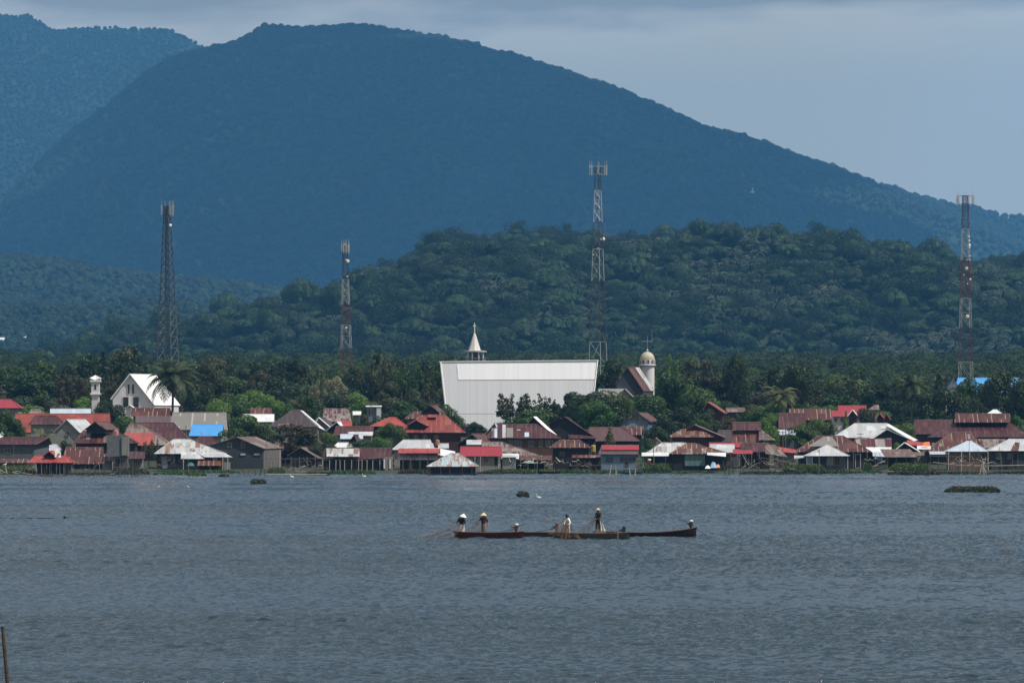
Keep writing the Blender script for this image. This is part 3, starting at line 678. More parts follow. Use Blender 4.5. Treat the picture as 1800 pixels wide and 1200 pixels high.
def patch(T, d, x0, x1, y0, y1, ye, yr, roof='silver', seed=0):
    """loose sheets nailed over part of a front slope"""
    D, h = d['D'], d['dep'] / 2; f = lambda y: (ye - y) / (ye - yr); q = lambda x, y: P(x, 0, D) * 0 + Vector(((x - 900) * S(D), D + h * f(y) - .05, (CH + (HY - ye) * S(D)) + ((CH + (HY - yr) * S(D) * (D + h) / D) - (CH + (HY - ye) * S(D))) * f(y) + .05))
    b = MB(); b.slab([q(x0, y1), q(x1, y1), q(x1, y0), q(x0, y0)], .03, (rnd.uniform(0, 9), rnd.uniform(0, 9))); b.build('patch_sheet', RM(roof, seed), T)
# ================================================================== the village, row by row
# ---- left edge to the tank tower
T = house('long low house with an orange red ribbed roof and small maroon hipped porch roof', 110, 780, 1010)
side(T, 27, 195, 760, 727, 1010, 'redtile', 27, 193, wall='pale', dep=9)
side(T, 50, 114, 746, 730, 1000, 'maroon', 62, 98, wall='pale', name='porch_roof', dep=7, wname='porch_wall')
T = house('pale grey gabled hall with silver roof and a small dark cross on its gable', 116, 772, 985, cat='hall', name='gabled_hall')
front(T, 93, 117, 140, 760, 737, 985, 'silver', dx=27, wall='pale', dep=9)
b = MB(); p = P(119, 764, 985.3); b.box(p.x - .05, p.x + .05, p.y - .08, p.y, p.z - .7, p.z + .8); b.box(p.x - .35, p.x + .35, p.y - .08, p.y, p.z + .25, p.z + .35); b.build('cross', steel_dark, T)
T = house('bright white hipped roof cut by the left edge of the picture', 15, 775, 975)
side(T, -30, 44, 772, 756, 975, 'white', -30, 28, wall='grey')
T = house('grey blockwork house with a plain maroon roof at the left edge above the water', 28, 812, 940)
d = side(T, -20, 64, 781, 768, 940, 'maroon', 4, 86, wall='block', dx=22, dep=5.5, auto=False)
shed(T, -20, 51, 813, 806, 930, 'maroonrust', dep=2.4, name='awning')
window(T, 8, 18, 788, 796, d['fr']); wallbox(T, -18, 50, 812, 933, 5, 'dark', name='lower_wall')
T = house('small silver roofed outbuilding with grey walls behind the red stilt hut', 85, 795, 950)
side(T, 58, 108, 795, 781, 950, 'silver', 74, 100, wall='grey')
T = house('open dark shed with a sagging brown roof behind the bamboo jetty', 540, 818, 935, name='shed')
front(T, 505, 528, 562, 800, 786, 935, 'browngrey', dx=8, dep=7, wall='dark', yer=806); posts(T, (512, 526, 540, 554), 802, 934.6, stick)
T = house('low maroon roofed shed between the plank boat shed and the brown tinged tree', 505, 790, 948, name='shed')
side(T, 488, 530, 792, 780, 950, 'maroonrust', wall='dark', dep=5, seed=13)
T = house('bright red roofed stilt hut standing out over the water at far left', 95, 830, 880, name='stilt_hut')
side(T, 49, 131, 813, 801, 880, 'red', 62, 117, wall=None, dep=4.5)
front(T, 74, 86, 98, 801.5, 792.5, 880.8, 'red', dx=6, dep=2.5, wall='dark', ybot=803, name='vent_roof', over=2, wname='vent_wall')
wallbox(T, 64, 112, 812, 880.6, 3.6, 'dark', ybot=833); wallbox(T, 112.6, 126, 812, 880.9, 3.2, 'grey', name='side_wall', ybot=834)
posts(T, (64, 73, 82, 90, 99, 105, 112, 126), 812, 880.2); deck(T, 60, 128, 835, 880, 4)
T = house('two tier rusty maroon house with pale patched sheets beside the grey tank tower', 180, 790, 950)
d = side(T, 129, 241, 779, 757, 950, 'maroon', 146, 206, wall='dark', dep=8, seed=1)
[patch(T, d, *a_, 779, 757, r_) for a_, r_ in (((150, 158, 763, 773), 'rustgrey'), ((180, 189, 764, 778), 'browngrey'), ((170, 176, 770, 779), 'rust'))]
front(T, 147, 166.5, 186, 755, 741, 951, 'maroonrust', dx=21, dep=5, wall='dark', ybot=762, name='upper_roof', over=3, wname='upper_wall')
T = house('low rust streaked maroon shed behind the stakes, left of the tank tower', 145, 820, 922, name='shed')
side(T, 108, 184, 815, 786, 922, 'maroonrust', 116, 182, wall='dark', dep=8, seed=2)
shed(T, 180, 199, 810, 797, 918, 'maroonrust', dep=2, name='side_roof'); wallbox(T, 184, 197, 808, 919, 3, 'pale', name='side_wall')
T = house('narrow grey concrete tank tower with a pink water tank on its top', 206, 822, 915, name='tank_tower', cat='tower')
wallbox(T, 188, 225, 765, 915, 3.2, plain('tower concrete', (0.12, 0.13, 0.145), 0.95, 0.3, 1.3), name='upper_block', ybot=802)
wallbox(T, 199, 224, 802.1, 915.3, 2.6, 'grey', name='lower_block'); wallbox(T, 214, 224, 767, 914.8, .15, 'pale', name='pale_panel', ybot=800)
b = MB(); p = P(204, 765, 916); b.lathe([(.42, 0), (.44, .75), (.2, .88), (.01, .9)], p, 12); b.build('water_tank', plain('faded pink plastic', (0.40, 0.18, 0.18), .5, .1), T, smooth=True)
door(T, 201, 211, 806, 820, 915.2)
T = house('rusty hipped roof house with a bright red front slope, right of the tank tower', 250, 800, 960)
side(T, 208, 300, 782, 745.5, 960, 'rustgrey', 228, 250, wall='dark', dep=11, seed=1)
shed(T, 221, 271, 782.5, 760.5, 959.4, 'red', dep=2.3, name='red_front_roof', t=.05)
T = house('small maroon lean to hut with grey board walls between tank tower and silver roofed house', 238, 812, 925, name='shed')
shed(T, 224, 255, 806, 793, 925, 'maroon', dep=4, name='roof'); wallbox(T, 227, 250, 805, 926, 3, 'palewood'); door(T, 237, 244, 808, 819, 925.95)
T = house('large plain maroon hipped roof house left of the bright blue roof', 290, 785, 985)
side(T, 234, 337, 780, 742.5, 985, 'maroon', 252, 305, wall='dark', dep=12, seed=3)
T = house('mauve grey roof with a rust streaked maroon roof above it, below the white church', 270, 745, 1026)
side(T, 230, 300, 731, 717, 1030, 'maroonrust', 231, 299, wall='grey', dep=6, seed=4)
shed(T, 238, 302, 743, 730.5, 1020, 'mauve', dep=6, name='lower_roof'); wallbox(T, 242, 299, 742.6, 1021, 5, 'pale', name='lower_wall')
T = house('long grey fibre cement roof behind the bright blue roof', 345, 755, 1012)
side(T, 297, 400, 755, 725, 1012, 'asbestos', 304, 398, wall='pale', dep=11)
T = house('house with a bright sky blue metal roof', 362, 770, 975)
side(T, 332, 393, 766, 745.5, 975, 'blue', 339, 392, wall='pale', dep=8)
T = house('small maroon hipped roof in front of the bright blue roof', 360, 785, 955)
side(T, 336, 386, 781, 767, 955, 'maroon', 352, 372, wall='pale', seed=5)
T = house('silver and rust hipped boathouse with dark plank walls on the shore below the blue roof', 330, 822, 925)
side(T, 271, 396, 797, 772, 925, 'silverrust', 305, 335, wall='dark', dep=9, seed=1)
shed(T, 318, 360, 806, 794, 919, 'silver', dep=3.5, name='front_roof'); shed(T, 360, 409, 803, 795, 919, 'silver', dep=3.6, dx=-16, name='right_roof')
shed(T, 347, 389, 818, 809, 917, 'rust', dep=2.2, name='awning'); wallbox(T, 349, 386, 818, 918.5, 3, 'dark', name='lower_wall')
posts(T, (322, 391, 400), 804, 918.5, stick_pale); window(T, 292, 300, 803, 809, 925.3); wallbox(T, 393, 404, 812, 919, 1.5, 'pale', name='side_wall')
T = house('big dark blue grey plank shed with a gable end over the water and weathered roof', 425, 824, 930, name='boat_shed', cat='shed')
front(T, 360, 416, 464, 784, 768, 930, 'browngrey', dx=31, dep=9, wall='bluegrey', yer=788)
p0 = P(466, 790, 930.6)
shed(T, 416, 464, 788.6, 767.6, 929.6, 'silver', dep=.01, name='verge_sheet') if False else None
window(T, 424, 430, 775, 787, 930.4, panes=1); window(T, 423, 431, 797, 799.2, 930.4, panes=1, pane=white_paint); window(T, 447, 456, 797, 799.2, 930.4, panes=1, pane=white_paint); window(T, 400, 407, 778, 785, 930.4, panes=1)
wallbox(T, 461, 491, 791, 930.9, 7, 'palewood', name='side_wall')
# ---- behind, left centre
T = house('brown mauve hipped roof house with a broad white edge on its right slope', 520, 765, 985)
side(T, 472, 561, 750, 721, 985, 'brownmauve', 514, 528, wall='pale', dep=10)
b = MB(); b.slab([P(561, 751, 984.7), P(572, 756, 987), P(533, 722, 991), P(527.5, 720.4, 989.8)], .08); b.build('white_roof_edge', white_paint, T)
T = house('second brown mauve roof with a white gable edge, just right of the larger one', 574, 760, 995)
front(T, 549, 560, 582, 752, 734, 995, 'brownmauve', dx=10, dep=7, wall='pale', barge=white_paint)
T = house('small brown roof tucked in front of the brown mauve hipped roof', 500, 765, 970)
side(T, 489, 513, 753, 745, 970, 'browngrey', wall='pale')
T = house('narrow rust streaked roof half hidden by trees behind the white roof', 459, 730, 1045)
side(T, 440, 478, 727, 717, 1045, 'maroonrust', wall='grey', seed=6)
T = house('white roof behind the leafy tree left of the brown mauve roof', 454, 745, 1030)
side(T, 427, 482, 741, 728, 1030, 'white', wall='pale')
T = house('mottled maroon and grey roof with peeling paint, above the small red roof', 592, 745, 1020)
side(T, 567, 618, 741, 718, 1020, 'mottled', 569, 614, wall='grey', dep=9)
T = house('small pale blue block building among trees left of the silver church', 656, 735, 1035)
wallbox(T, 645, 669, 714, 1035, 5, 'lightblue'); shed(T, 643, 671, 714.5, 712.5, 1034.5, 'white', dep=6, name='roof'); window(T, 648, 655, 718, 729, 1035.0); wallbox(T, 662, 669, 716, 1034.6, .3, 'white', name='white_panel')
T = house('tiny white roof among shrubs between the mottled roof and the pale blue building', 628, 730, 1040)
side(T, 620, 635, 729, 723, 1040, 'white', wall='pale')
T = house('small house with a black gable and a short bright red roof beside it', 600, 755, 984)
front(T, 572, 591.5, 607, 757, 741, 984, 'white', dx=7, dep=6, wall='dark'); side(T, 600, 619, 749, 740.5, 987, 'red', wall=None, name='red_roof', dep=5)
T = house('long roof half maroon and half silver behind the round green bushes', 620, 772, 980)
side(T, 585, 657, 765, 749, 980, 'maroon', 590, 657, wall='pale', seed=7)
shed(T, 612, 656, 765.4, 749.4, 979.6, 'silver', dep=4.0, name='silver_roof_half', t=.05)
T = house('pale light blue strip roof between the bushes', 618, 778, 968)
side(T, 598, 638, 771, 763, 968, 'bluesilver', wall='pale')
T = house('little steep maroon gable poking up between two green bushes', 618, 785, 958)
front(T, 607, 622, 631, 783, 764, 958, 'maroon', dx=6, dep=5, wall='maroonw')
T = house('white three sided roof behind the long patched shed', 606, 795, 945)
side(T, 583, 629, 789, 778, 945, 'white', 594, 612, wall='grey')
T = house('long patched silver and maroon shed on poles at the water edge', 625, 822, 920, name='shed')
d = side(T, 565, 684, 809, 787, 920, 'maroon', 573, 690, wall='dark', dep=6, seed=3, ye1=805, auto=False)
shed(T, 574, 632, 802, 787.6, 919.7, 'silverrust', dep=2.6, name='patched_sheets', t=.04); posts(T, (567, 579, 590, 598, 606, 618, 630, 636, 645, 655, 668), 808, 919.5, stick_pale, .06)
wallbox(T, 676, 689, 803, 919.2, 4, 'palewood', name='leaning_wall_sheets')
for i, x in enumerate((676, 681, 686)): window(T, x - 1.4, x + 1.4, 806, 823, 919.15, panes=1, name='wall_sheet', pane=white_paint) if i != 1 else None
T = house('small bright red hipped roof behind bushes, left of the big red roofed house', 682, 755, 990)
side(T, 650, 717, 749, 733.5, 990, 'red', 684, 696, wall='dark', dep=8)
T = house('big red roofed two storey house with a dark gable vent and long lower eaves', 755, 795, 955, name='big_house')
d = side(T, 695, 819, 760, 731, 955, 'redworn', 742, 785, wall='maroonw', dep=11, seed=1, wi=10, auto=False)
front(T, 713, 731, 750, 748, 738, 955.5, 'redworn', dx=12, dep=4, wall='dark', ybot=752, name='gable_vent_roof', over=3, wname='gable_vent', seed=1)
side(T, 752, 768, 733, 729, 959, 'redworn', wall=None, name='top_roof', dep=3)
posts(T, (785, 799), 761, 955.8, stick_pale, .08); [window(T, x, x + 6, 765, 773, d['fr']) for x in (712, 728, 744, 764)]
T = house('dark maroon double roof with a black gable behind the big red roof', 752, 735, 1010)
front(T, 739, 757, 771, 724, 712, 1012, 'maroonrust', dx=10, dep=6, wall='dark', name='upper_roof', wname='upper_wall'); side(T, 711, 787, 736, 723, 1010, 'maroonrust', 728, 781, wall='grey', dep=8, seed=8)
T = house('silver roof house in front of the big red roofed house', 724, 800, 940)
side(T, 689, 762, 790, 773, 940, 'silver', 709, 757, wall='palewood', dep=7)
side(T, 750, 764, 788, 779, 934, 'silver', 752, 761, wall='grey', name='annex_roof', seed=2, wname='annex_wall')
T = house('low hut with a bright red strip above rusty silver roof sheets', 736, 820, 925)
side(T, 699, 774, 807.5, 788, 925, 'silverrust', 700, 773, wall='dark', dep=6, seed=4)
shed(T, 700, 774, 796, 788, 924.7, 'red', dep=2.6, name='red_strip_roof', t=.05) ; posts(T, (708, 722, 738, 752, 768), 807, 924.6)
T = house('light blue hipped hut streaked with rust, standing in the water on poles', 795, 834, 880, name='stilt_hut')
side(T, 749, 842, 819.5, 796.5, 880, 'skyrust', 792, 808, wall='dark', dep=7, ybot=832, seed=1, wi=7)
posts(T, (756, 775, 790, 812, 829, 836), 819, 880.3, stick); deck(T, 755, 838, 832, 880, 6)
T = house('silver scrap roofs and an orange drum beside the big red roofed house', 780, 795, 938, name='shed')
side(T, 770, 789, 787.5, 779.5, 938, 'silver', wall='pale'); b = MB(); b.lathe([(.35, 0), (.35, .8), (.05, .9)], P(769, 782, 937), 10); b.build('drum', plain('orange plastic', (.45, .17, .08)), T, smooth=True)
shed(T, 774, 800, 800, 788, 922, 'white', dep=4, ye1=804, yr1=793, name='low_roof'); wallbox(T, 776, 798, 804, 923, 3, 'grey', name='low_wall')
# ---- centre, right of the light blue hut
T = house('small pale walled house with a smooth crimson roof at the shore', 845, 820, 915)
d = side(T, 808, 883, 801.5, 785, 915, 'pinkred', 809, 882, wall='pale', dep=6, wi=3, auto=False)
wallbox(T, 883, 907, 803, 915.6, 4, 'pale', name='side_wall'); shed(T, 880, 910, 803, 799, 915.2, 'silver', dep=4.5, name='side_roof')
window(T, 832, 838, 806, 812, d['fr']); door(T, 869, 875, 804, 818, d['fr']); window(T, 851, 858, 805, 812, d['fr']); posts(T, (835, 844, 877), 802, 914.6, stick_pale, .06)
T = house('long maroon patched roof over an orange brown plank wall, in front of the silver church', 925, 790, 950, name='big_house')
d = side(T, 853, 987, 770, 745.5, 950, 'maroon', 873, 944, wall='brown', dep=9, seed=5, wi=8)
[patch(T, d, *a_, 770, 745.5, r_) for a_, r_ in (((864, 868, 748, 769), 'rustgrey'), ((869, 874, 747, 769.5), 'bluesilver'), ((883, 889, 746.5, 769.5), 'silver'), ((890, 902, 752, 769), 'asbestos'), ((922, 930, 760, 768), 'bluesilver'), ((909, 915, 755, 756.5), 'silver'))]
[window(T, x, x + 5, 774, 785, d['fr']) for x in (896, 904, 912, 948, 960)]
front(T, 850, 869, 881, 765, 743, 953, 'silver', dx=4, dep=5, wall='palewood', name='left_gable_roof', over=3, wname='left_gable')
T = house('dark gabled roof with one dazzling white roof edge, behind the long patched maroon roof', 950, 765, 962)
front(T, 924, 938, 978, 747, 732.5, 962, 'maroonrust', dx=4, dep=8, wall='dark', yer=766)
b = MB(); b.slab([P(975, 767, 961.6), P(981, 766, 962.4), P(943, 731.5, 962.4), P(937.5, 732, 961.6)], .12); b.build('white_roof_edge', white_paint, T)
T = house('steep maroon roof with thin pale streaks, right of the dazzling white roof edge', 1005, 775, 965)
front(T, 962, 993, 1049, 745, 732.5, 965, 'maroon', dx=3, dep=9, wall='dark', yer=770, seed=9)
shed(T, 1000, 1049, 770.3, 732.2, 964.5, 'maroon', dep=5, name='front_roof', xr0=992, xr1=998, seed=9)
T = house('dark gabled outbuilding with grey and rust slopes left of the long patched maroon roof', 828, 795, 945)
front(T, 800, 830, 850, 783, 762, 945, 'maroonrust', dx=22, dep=6, wall='dark', seed=2); shed(T, 820, 847, 781, 772.5, 942, 'silver', dep=3)
T = house('sagging rusty roof patched with white sheets, above clutter on the shore behind the crimson roof', 910, 815, 925)
side(T, 850, 968, 806, 777, 925, 'mottled', 846, 884, wall='dark', dep=8, seed=6, ye1=807)
shed(T, 905, 969, 808, 800, 921, 'maroonrust', dep=4, name='low_eave_roof', seed=3); shed(T, 882, 912, 803, 797, 920, 'white', dep=3, name='white_sheet_roof', ye1=806)
posts(T, (915, 928, 944, 958), 806, 921, stick)
T = house('rust and maroon hipped hut over a black open room, between crimson roof and blue house', 1004, 815, 925)
side(T, 966, 1041, 786.5, 773, 925, 'maroonrust', 984, 1018, wall='dark', dep=7, seed=4, wi=6)
shed(T, 1006, 1058, 804, 799, 921, 'rust', dep=3, name='awning'); wallbox(T, 1010, 1056, 804, 922.5, 3, 'brown', name='lower_wall')
posts(T, (969, 1036), 786, 925.4)
T = house('light blue shoreline house with a crimson ridge and grey lower roof', 1089, 820, 915)
d = side(T, 1052, 1122, 798, 782.5, 915, 'mauve', 1058, 1123, wall='lightblue', dep=7, wi=5, auto=False)
shed(T, 1057.5, 1123, 790.3, 782.2, 916.2, 'pinkred', dep=2.2, name='crimson_roof', t=.05)
window(T, 1065, 1077, 803, 813, d['fr'], frame=WM('lightblue'), panes=3); window(T, 1090, 1118, 802.5, 811, d['fr'], frame=WM('lightblue'), panes=4); door(T, 1098, 1105, 811, 819, d['fr'])
T = house('broad dull mauve maroon hipped roof behind the light blue house', 1075, 785, 975)
side(T, 1030, 1126, 775, 751, 975, 'mauvemaroon', 1036, 1093, wall='dark', dep=11)
T = house('low rust streaked roof joined behind the dull mauve maroon roof', 1112, 768, 990)
side(T, 1093, 1132, 764, 749.5, 990, 'maroonrust', wall='dark', dep=8, seed=7)
T = house('blue grey gabled house with a rusty brown right slope, among trees under the domed tower', 1122, 748, 1000)
d = front(T, 1089, 1122, 1143, 744, 725, 1000, 'maroonrust', dx=19, dep=8, wall='lightblue', yer=741, seed=5)
[window(T, x, x + 5, 732, 739, 1000.4) for x in (1110, 1118, 1128)]
T = house('maroon hipped roof with orange rust stripes and brown slope to its right', 1222, 780, 965)
side(T, 1174, 1256, 768, 754, 965, 'rust', 1199, 1228, wall='maroonw', dep=8, seed=2, wi=10)
front(T, 1205, 1220, 1273, 755, 746, 968, 'browngrey', dx=6, dep=6, wall='maroonw', yer=768, name='upper_roof', wname='upper_wall')
T = house('rusty shoreline house with a turquoise shutter wall and white lower eaves', 1215, 820, 915)
d = side(T, 1178, 1284, 797.5, 779, 915, 'rust', 1207, 1221, wall='dark', dep=8, seed=5, wi=6, auto=False)
window(T, 1204, 1239, 799, 818, d['fr'] - .1, frame=WM('grey'), panes=4, name='shutter_wall', pane=plain('turquoise boards', (0.10, 0.19, 0.19), .8, .1))
shed(T, 1243, 1276, 799, 795, 912, 'white', dep=3, name='right_eave', ye1=802)
T = house('rust and silver patched roof with a long white eave, right of the light blue house', 1160, 815, 922)
side(T, 1136, 1205, 796, 778, 924, 'silverrust', 1164, 1206, wall='dark', dep=7, seed=6)
shed(T, 1128, 1176, 801, 795, 919, 'white', dep=3, name='white_eave'); posts(T, (1131, 1150, 1170), 800, 919.4, stick_pale)
T = house('tiny steep brown and white roofs beside the dark tree above the white eave', 1158, 785, 945)
front(T, 1148, 1152, 1168, 785, 769, 945, 'browngrey', dx=4, dep=5, wall='white', yer=783)
T = house('pale silver green lean to with a crimson strip roof behind it', 1272, 800, 938)
side(T, 1245, 1292, 795, 781, 936, 'silver', 1248, 1291, wall='grey', dep=6, seed=3)
side(T, 1246, 1303, 786, 778, 942, 'pinkred', wall='grey', name='crimson_roof', dep=5, wname='rear_wall')
shed(T, 1288, 1323, 797, 789, 928, 'pinkred', dep=3.5, name='small_red_roof'); posts(T, (1285, 1296, 1310, 1321), 797, 927.6); 
T = house('dark maroon roof on poles above a heap of driftwood', 1330, 815, 930)
side(T, 1300, 1356, 794, 779, 930, 'maroon', 1303, 1353, wall='dark', dep=7, seed=4)
shed(T, 1345, 1385, 797, 781, 926, 'browngrey', dep=4, name='right_lean_to', xr0=1345, xr1=1362, ye1=803); posts(T, (1303, 1316, 1335, 1352, 1366), 794, 929.2)
shed(T, 1347, 1400, 792, 781, 934, 'red', dep=3, name='red_strip_roof', ye1=796, yr1=790); wallbox(T, 1362, 1398, 794, 935.5, 3, 'palewood', name='rear_wall')
T = house('tall two tier maroon house with thin pale streaks near the middle right', 1312, 785, 975)
side(T, 1285, 1341, 778, 756, 975, 'maroonrust', wall='maroonw', dep=8, seed=8); side(T, 1287, 1338, 756, 742, 977.5, 'maroon', wall='maroonw', name='upper_roof', dep=5, seed=5, wname='upper_wall')
shed(T, 1334, 1364, 773, 756, 973, 'browngrey', dep=5, name='right_roof', xr0=1334, xr1=1340); side(T, 1258, 1287, 776, 756, 973, 'brownmauve', 1262, 1287, wall='dark', name='left_roof', dep=6, wname='left_wall')
T = house('coral red roof with patches among trees right of the domed tower', 1254, 735, 1060)
front(T, 1236, 1243, 1274, 722, 706, 1060, 'redworn', dx=10, dep=8, wall='maroonw', yer=726, seed=3)
T = house('low brown brick building half hidden by trees, right of the coral red roof', 1292, 735, 1050)
side(T, 1276, 1310, 724, 717, 1050, 'browngrey', wall='brown')
T = house('long maroon roof with pale streaks at the back, below the dark trees', 1425, 740, 1015)
side(T, 1386, 1463, 738, 718.5, 1015, 'maroonrust', 1387, 1461, wall='maroonw', dep=8, seed=9)
T = house('tall dark maroon roof with small silver roof at its foot, behind the utility pole', 1393, 765, 1000)
side(T, 1368, 1418, 758, 726, 1000, 'maroon', 1369, 1416, wall='dark', dep=11, seed=6); shed(T, 1366, 1399, 764, 755, 994, 'bluesilver', dep=4); wallbox(T, 1369, 1396, 763, 995, 3.5, 'grey', name='lower_wall')
T = house('white walled house with two crimson roofs and a white edged maroon gable', 1490, 748, 1030)
side(T, 1461, 1524, 732, 722, 1030, 'pinkred', wall='white', dep=7); side(T, 1473, 1523, 722, 713, 1034, 'pinkred', wall='white', name='upper_roof', dep=5, wname='upper_wall')
front(T, 1490, 1498.5, 1508, 731, 720.5, 1028, 'maroon', dx=3, dep=4, wall='maroonw', barge=white_paint, name='gable_roof', over=2, wname='gable_wall')
[window(T, x, x + 4, 735, 741, 1030.3) for x in (1467, 1478)]
T = house('twin small crimson gables at the back, right of the white walled house', 1552, 745, 1030)
front(T, 1539, 1546, 1556, 738, 726, 1030, 'pinkred', dx=6, dep=6, wall='maroonw'); front(T, 1552, 1558, 1566, 738, 727, 1029, 'pinkred', dx=4, dep=5, wall='maroonw', name='second_roof', wname='second_wall')
T = house('small brown roof peeping over trees behind the crimson gables', 1535, 728, 1050)
side(T, 1526, 1546, 720, 712, 1050, 'browngrey', 1538, 1545, wall='pale')
# ---- right
T = house('largest silver white roof with a black front gable, at the right', 1535, 785, 960, name='big_house')
side(T, 1466, 1572, 769, 744, 962, 'silver', 1502, 1560, wall='dark', dep=10, seed=5)
front(T, 1530, 1559, 1606, 773, 754, 957, 'white', dx=-6, dep=10, wall='dark', yer=774, name='gable_roof', wname='gable_wall', over=6)
b = MB(); b.slab([P(1606, 775, 956.7), P(1613, 773, 960), P(1562, 744.5, 966), P(1557, 747, 961)], .08); b.build('white_roof_edge', RM('white'), T)
T = house('broad maroon hipped roof with a beige patch in its middle, behind the silver pyramid hut', 1465, 812, 935)
side(T, 1400, 1532, 794, 766, 935, 'maroonrust', 1437, 1482, wall='dark', dep=10, seed=7, wi=8)
shed(T, 1420, 1476, 784, 767, 934.6, 'asbestos', dep=4.0, name='beige_roof_patch', t=.05, xr0=1448, xr1=1462) ; posts(T, (1500, 1512, 1524), 795, 934)
T = house('small silver pyramid roofed hut with pale panels at the shore', 1455, 818, 905)
side(T, 1415, 1494, 801, 782, 905, 'silver', 1453, 1456, wall=None, dep=7, seed=6); wallbox(T, 1453, 1486, 800, 905.7, 5, 'grey'); window(T, 1454, 1464, 803, 817, 905.65, panes=2, name='wall_panel', pane=WM('palewood')); window(T, 1467, 1476, 803, 817, 905.65, panes=2, name='wall_panel', pane=WM('maroonw')); window(T, 1479, 1485, 804, 813, 905.65, panes=1)
shed(T, 1396, 1432, 806, 800, 907, 'silver', dep=3, name='left_eave', yr1=801, ye1=801); posts(T, (1418, 1440, 1490), 801, 905.4, stick_pale)
T = house('striped maroon and silver roof below the largest silver roof', 1537, 800, 950)
side(T, 1500, 1568, 794, 771, 950, 'stripes', 1502, 1567, wall='dark', dep=8, seed=2); shed(T, 1522, 1567, 794.4, 785.5, 949.4, 'white', dep=1.9, name='pale_lower_roof', t=.05)
shed(T, 1534, 1566, 801, 794, 940, 'bluesilver', dep=4, name='low_eave', ye1=803); posts(T, (1538, 1550, 1562), 801, 940.4)
T = house('little white edged black gable between the two silver roofs', 1596, 800, 940)
front(T, 1572, 1590, 1617, 792, 778, 940, 'white', dx=3, dep=5, wall='dark', yer=794, barge=white_paint)
T = house('brown weathered plank roof sagging beside the reeds', 1582, 815, 928, name='shed')
shed(T, 1556, 1614, 803, 789, 928, 'browngrey', dep=5, name='roof', xr0=1547, xr1=1600); wallbox(T, 1562, 1606, 803, 930, 3, 'dark'); shed(T, 1590, 1625, 800, 794, 931, 'browngrey', dep=3, name='second_roof', seed=2); posts(T, (1560, 1575, 1592, 1608), 803, 928.4)
T = house('orange red scrap roof beside a white sheet, right of the little white edged gable', 1614, 795, 948, name='shed')
shed(T, 1594, 1628, 781, 773, 948, 'red', dep=3, name='roof', ye1=784, yr1=778); wallbox(T, 1600, 1632, 783, 950, 3, 'pale'); shed(T, 1612, 1636, 789, 783, 943, 'white', dep=3, name='white_roof')
b = MB(); b.slab([P(1622, 783, 944), P(1635, 784, 944), P(1634, 776, 944.6), P(1624, 777, 944.6)], .03); b.build('orange_tarpaulin', plain('orange cloth', (.75, .16, .04)), T)
T = house('wide plain maroon roof left of the two tier maroon hall', 1645, 765, 1000)
side(T, 1606, 1680, 763, 738, 1000, 'maroon', 1607, 1679, wall='maroonw', dep=9, seed=7)
T = house('largest two tier maroon hall with streaked upper roof at the right edge', 1735, 780, 975, name='big_house')
side(T, 1640, 1815, 768, 743, 975, 'maroon', 1676, 1776, wall='dark', dep=14, seed=8, wi=10); side(T, 1678, 1776, 742, 727, 979.5, 'maroonrust', 1679, 1775, wall='dark', name='upper_roof', dep=5, seed=10, ybot=745, wname='clerestory_wall')
T = house('white pyramid roof tip above the two tier maroon hall', 1749, 735, 1020)
side(T, 1735, 1763, 728, 720, 1020, 'white', 1746, 1752, wall='pale')
T = house('maroon hipped roof with a pale left edge in front of the two tier maroon hall', 1680, 800, 945)
d = side(T, 1627, 1733, 795, 760, 945, 'maroonrust', 1671, 1711, wall='dark', dep=10, seed=9, wi=7)
[patch(T, d, *a_, 795, 760, r_) for a_, r_ in (((1640, 1645, 778, 786), 'browngrey'), ((1652, 1657, 779, 785), 'asbestos'), ((1704, 1709, 762, 772), 'rustgrey'))]
T = house('narrow maroon roof with white flaking stripe between maroon hipped roof and grey roof', 1742, 790, 952)
side(T, 1712, 1768, 787, 772, 952, 'mottled', wall='dark', seed=11)
T = house('pale blue pyramid roofed bamboo house near the right edge, at the shore', 1702, 815, 915)
d = side(T, 1665, 1738, 793, 775, 915, 'bluesilver', 1700, 1708, wall='tan', dep=8, wi=5, auto=False)
window(T, 1680, 1686, 798, 807, d['fr'], panes=1); window(T, 1708, 1718, 798, 807, d['fr'], panes=2); door(T, 1724, 1731, 797, 815, d['fr']); posts(T, (1667, 1690, 1704, 1737), 793, 914.6, stick_pale)
shed(T, 1634, 1670, 798, 793, 916, 'bluesilver', dep=3, name='left_eave'); posts(T, (1636, 1650), 797, 916.4)
T = house('silver grey roof with one maroon patch at the right edge, over dark walls', 1775, 815, 920)
side(T, 1738, 1830, 792, 771.5, 920, 'silver', 1774, 1820, wall='bluegrey', dep=9, seed=8, wi=5)
shed(T, 1776, 1790, 792.4, 777, 919.6, 'maroonrust', dep=3.4, name='maroon_patch', t=.05, xr0=1784, xr1=1793); [window(T, x, x + 8, 797, 806, 920.35) for x in (1752, 1772)]
T = house('far long bright blue roofed building with a pale gable, behind the right trees', 1730, 700, 1160)
side(T, 1678, 1830, 690, 664, 1160, 'blue', 1684, 1825, wall='pale', dep=13, seed=1); front(T, 1658, 1676, 1694, 690, 666, 1156, 'blue', dx=2, dep=4, wall='white', name='gable_roof', wname='gable_wall', seed=1)
T = house('pinkish red roof among the trees at the left edge', 15, 725, 1050)
side(T, -20, 36, 717, 702, 1050, 'pinkred', -10, 20, wall='pale', dep=9)
T = house('long thin blue grey roof behind the orange red roof', 122, 735, 1035)
side(T, 88, 160, 728, 718.5, 1035, 'bluesilver', wall='pale')
T = house('small straw brown roof behind the left end of the orange red roof', 64, 735, 1030)
side(T, 48, 80, 729, 719, 1030, 'browngrey', 56, 70, wall='brown')
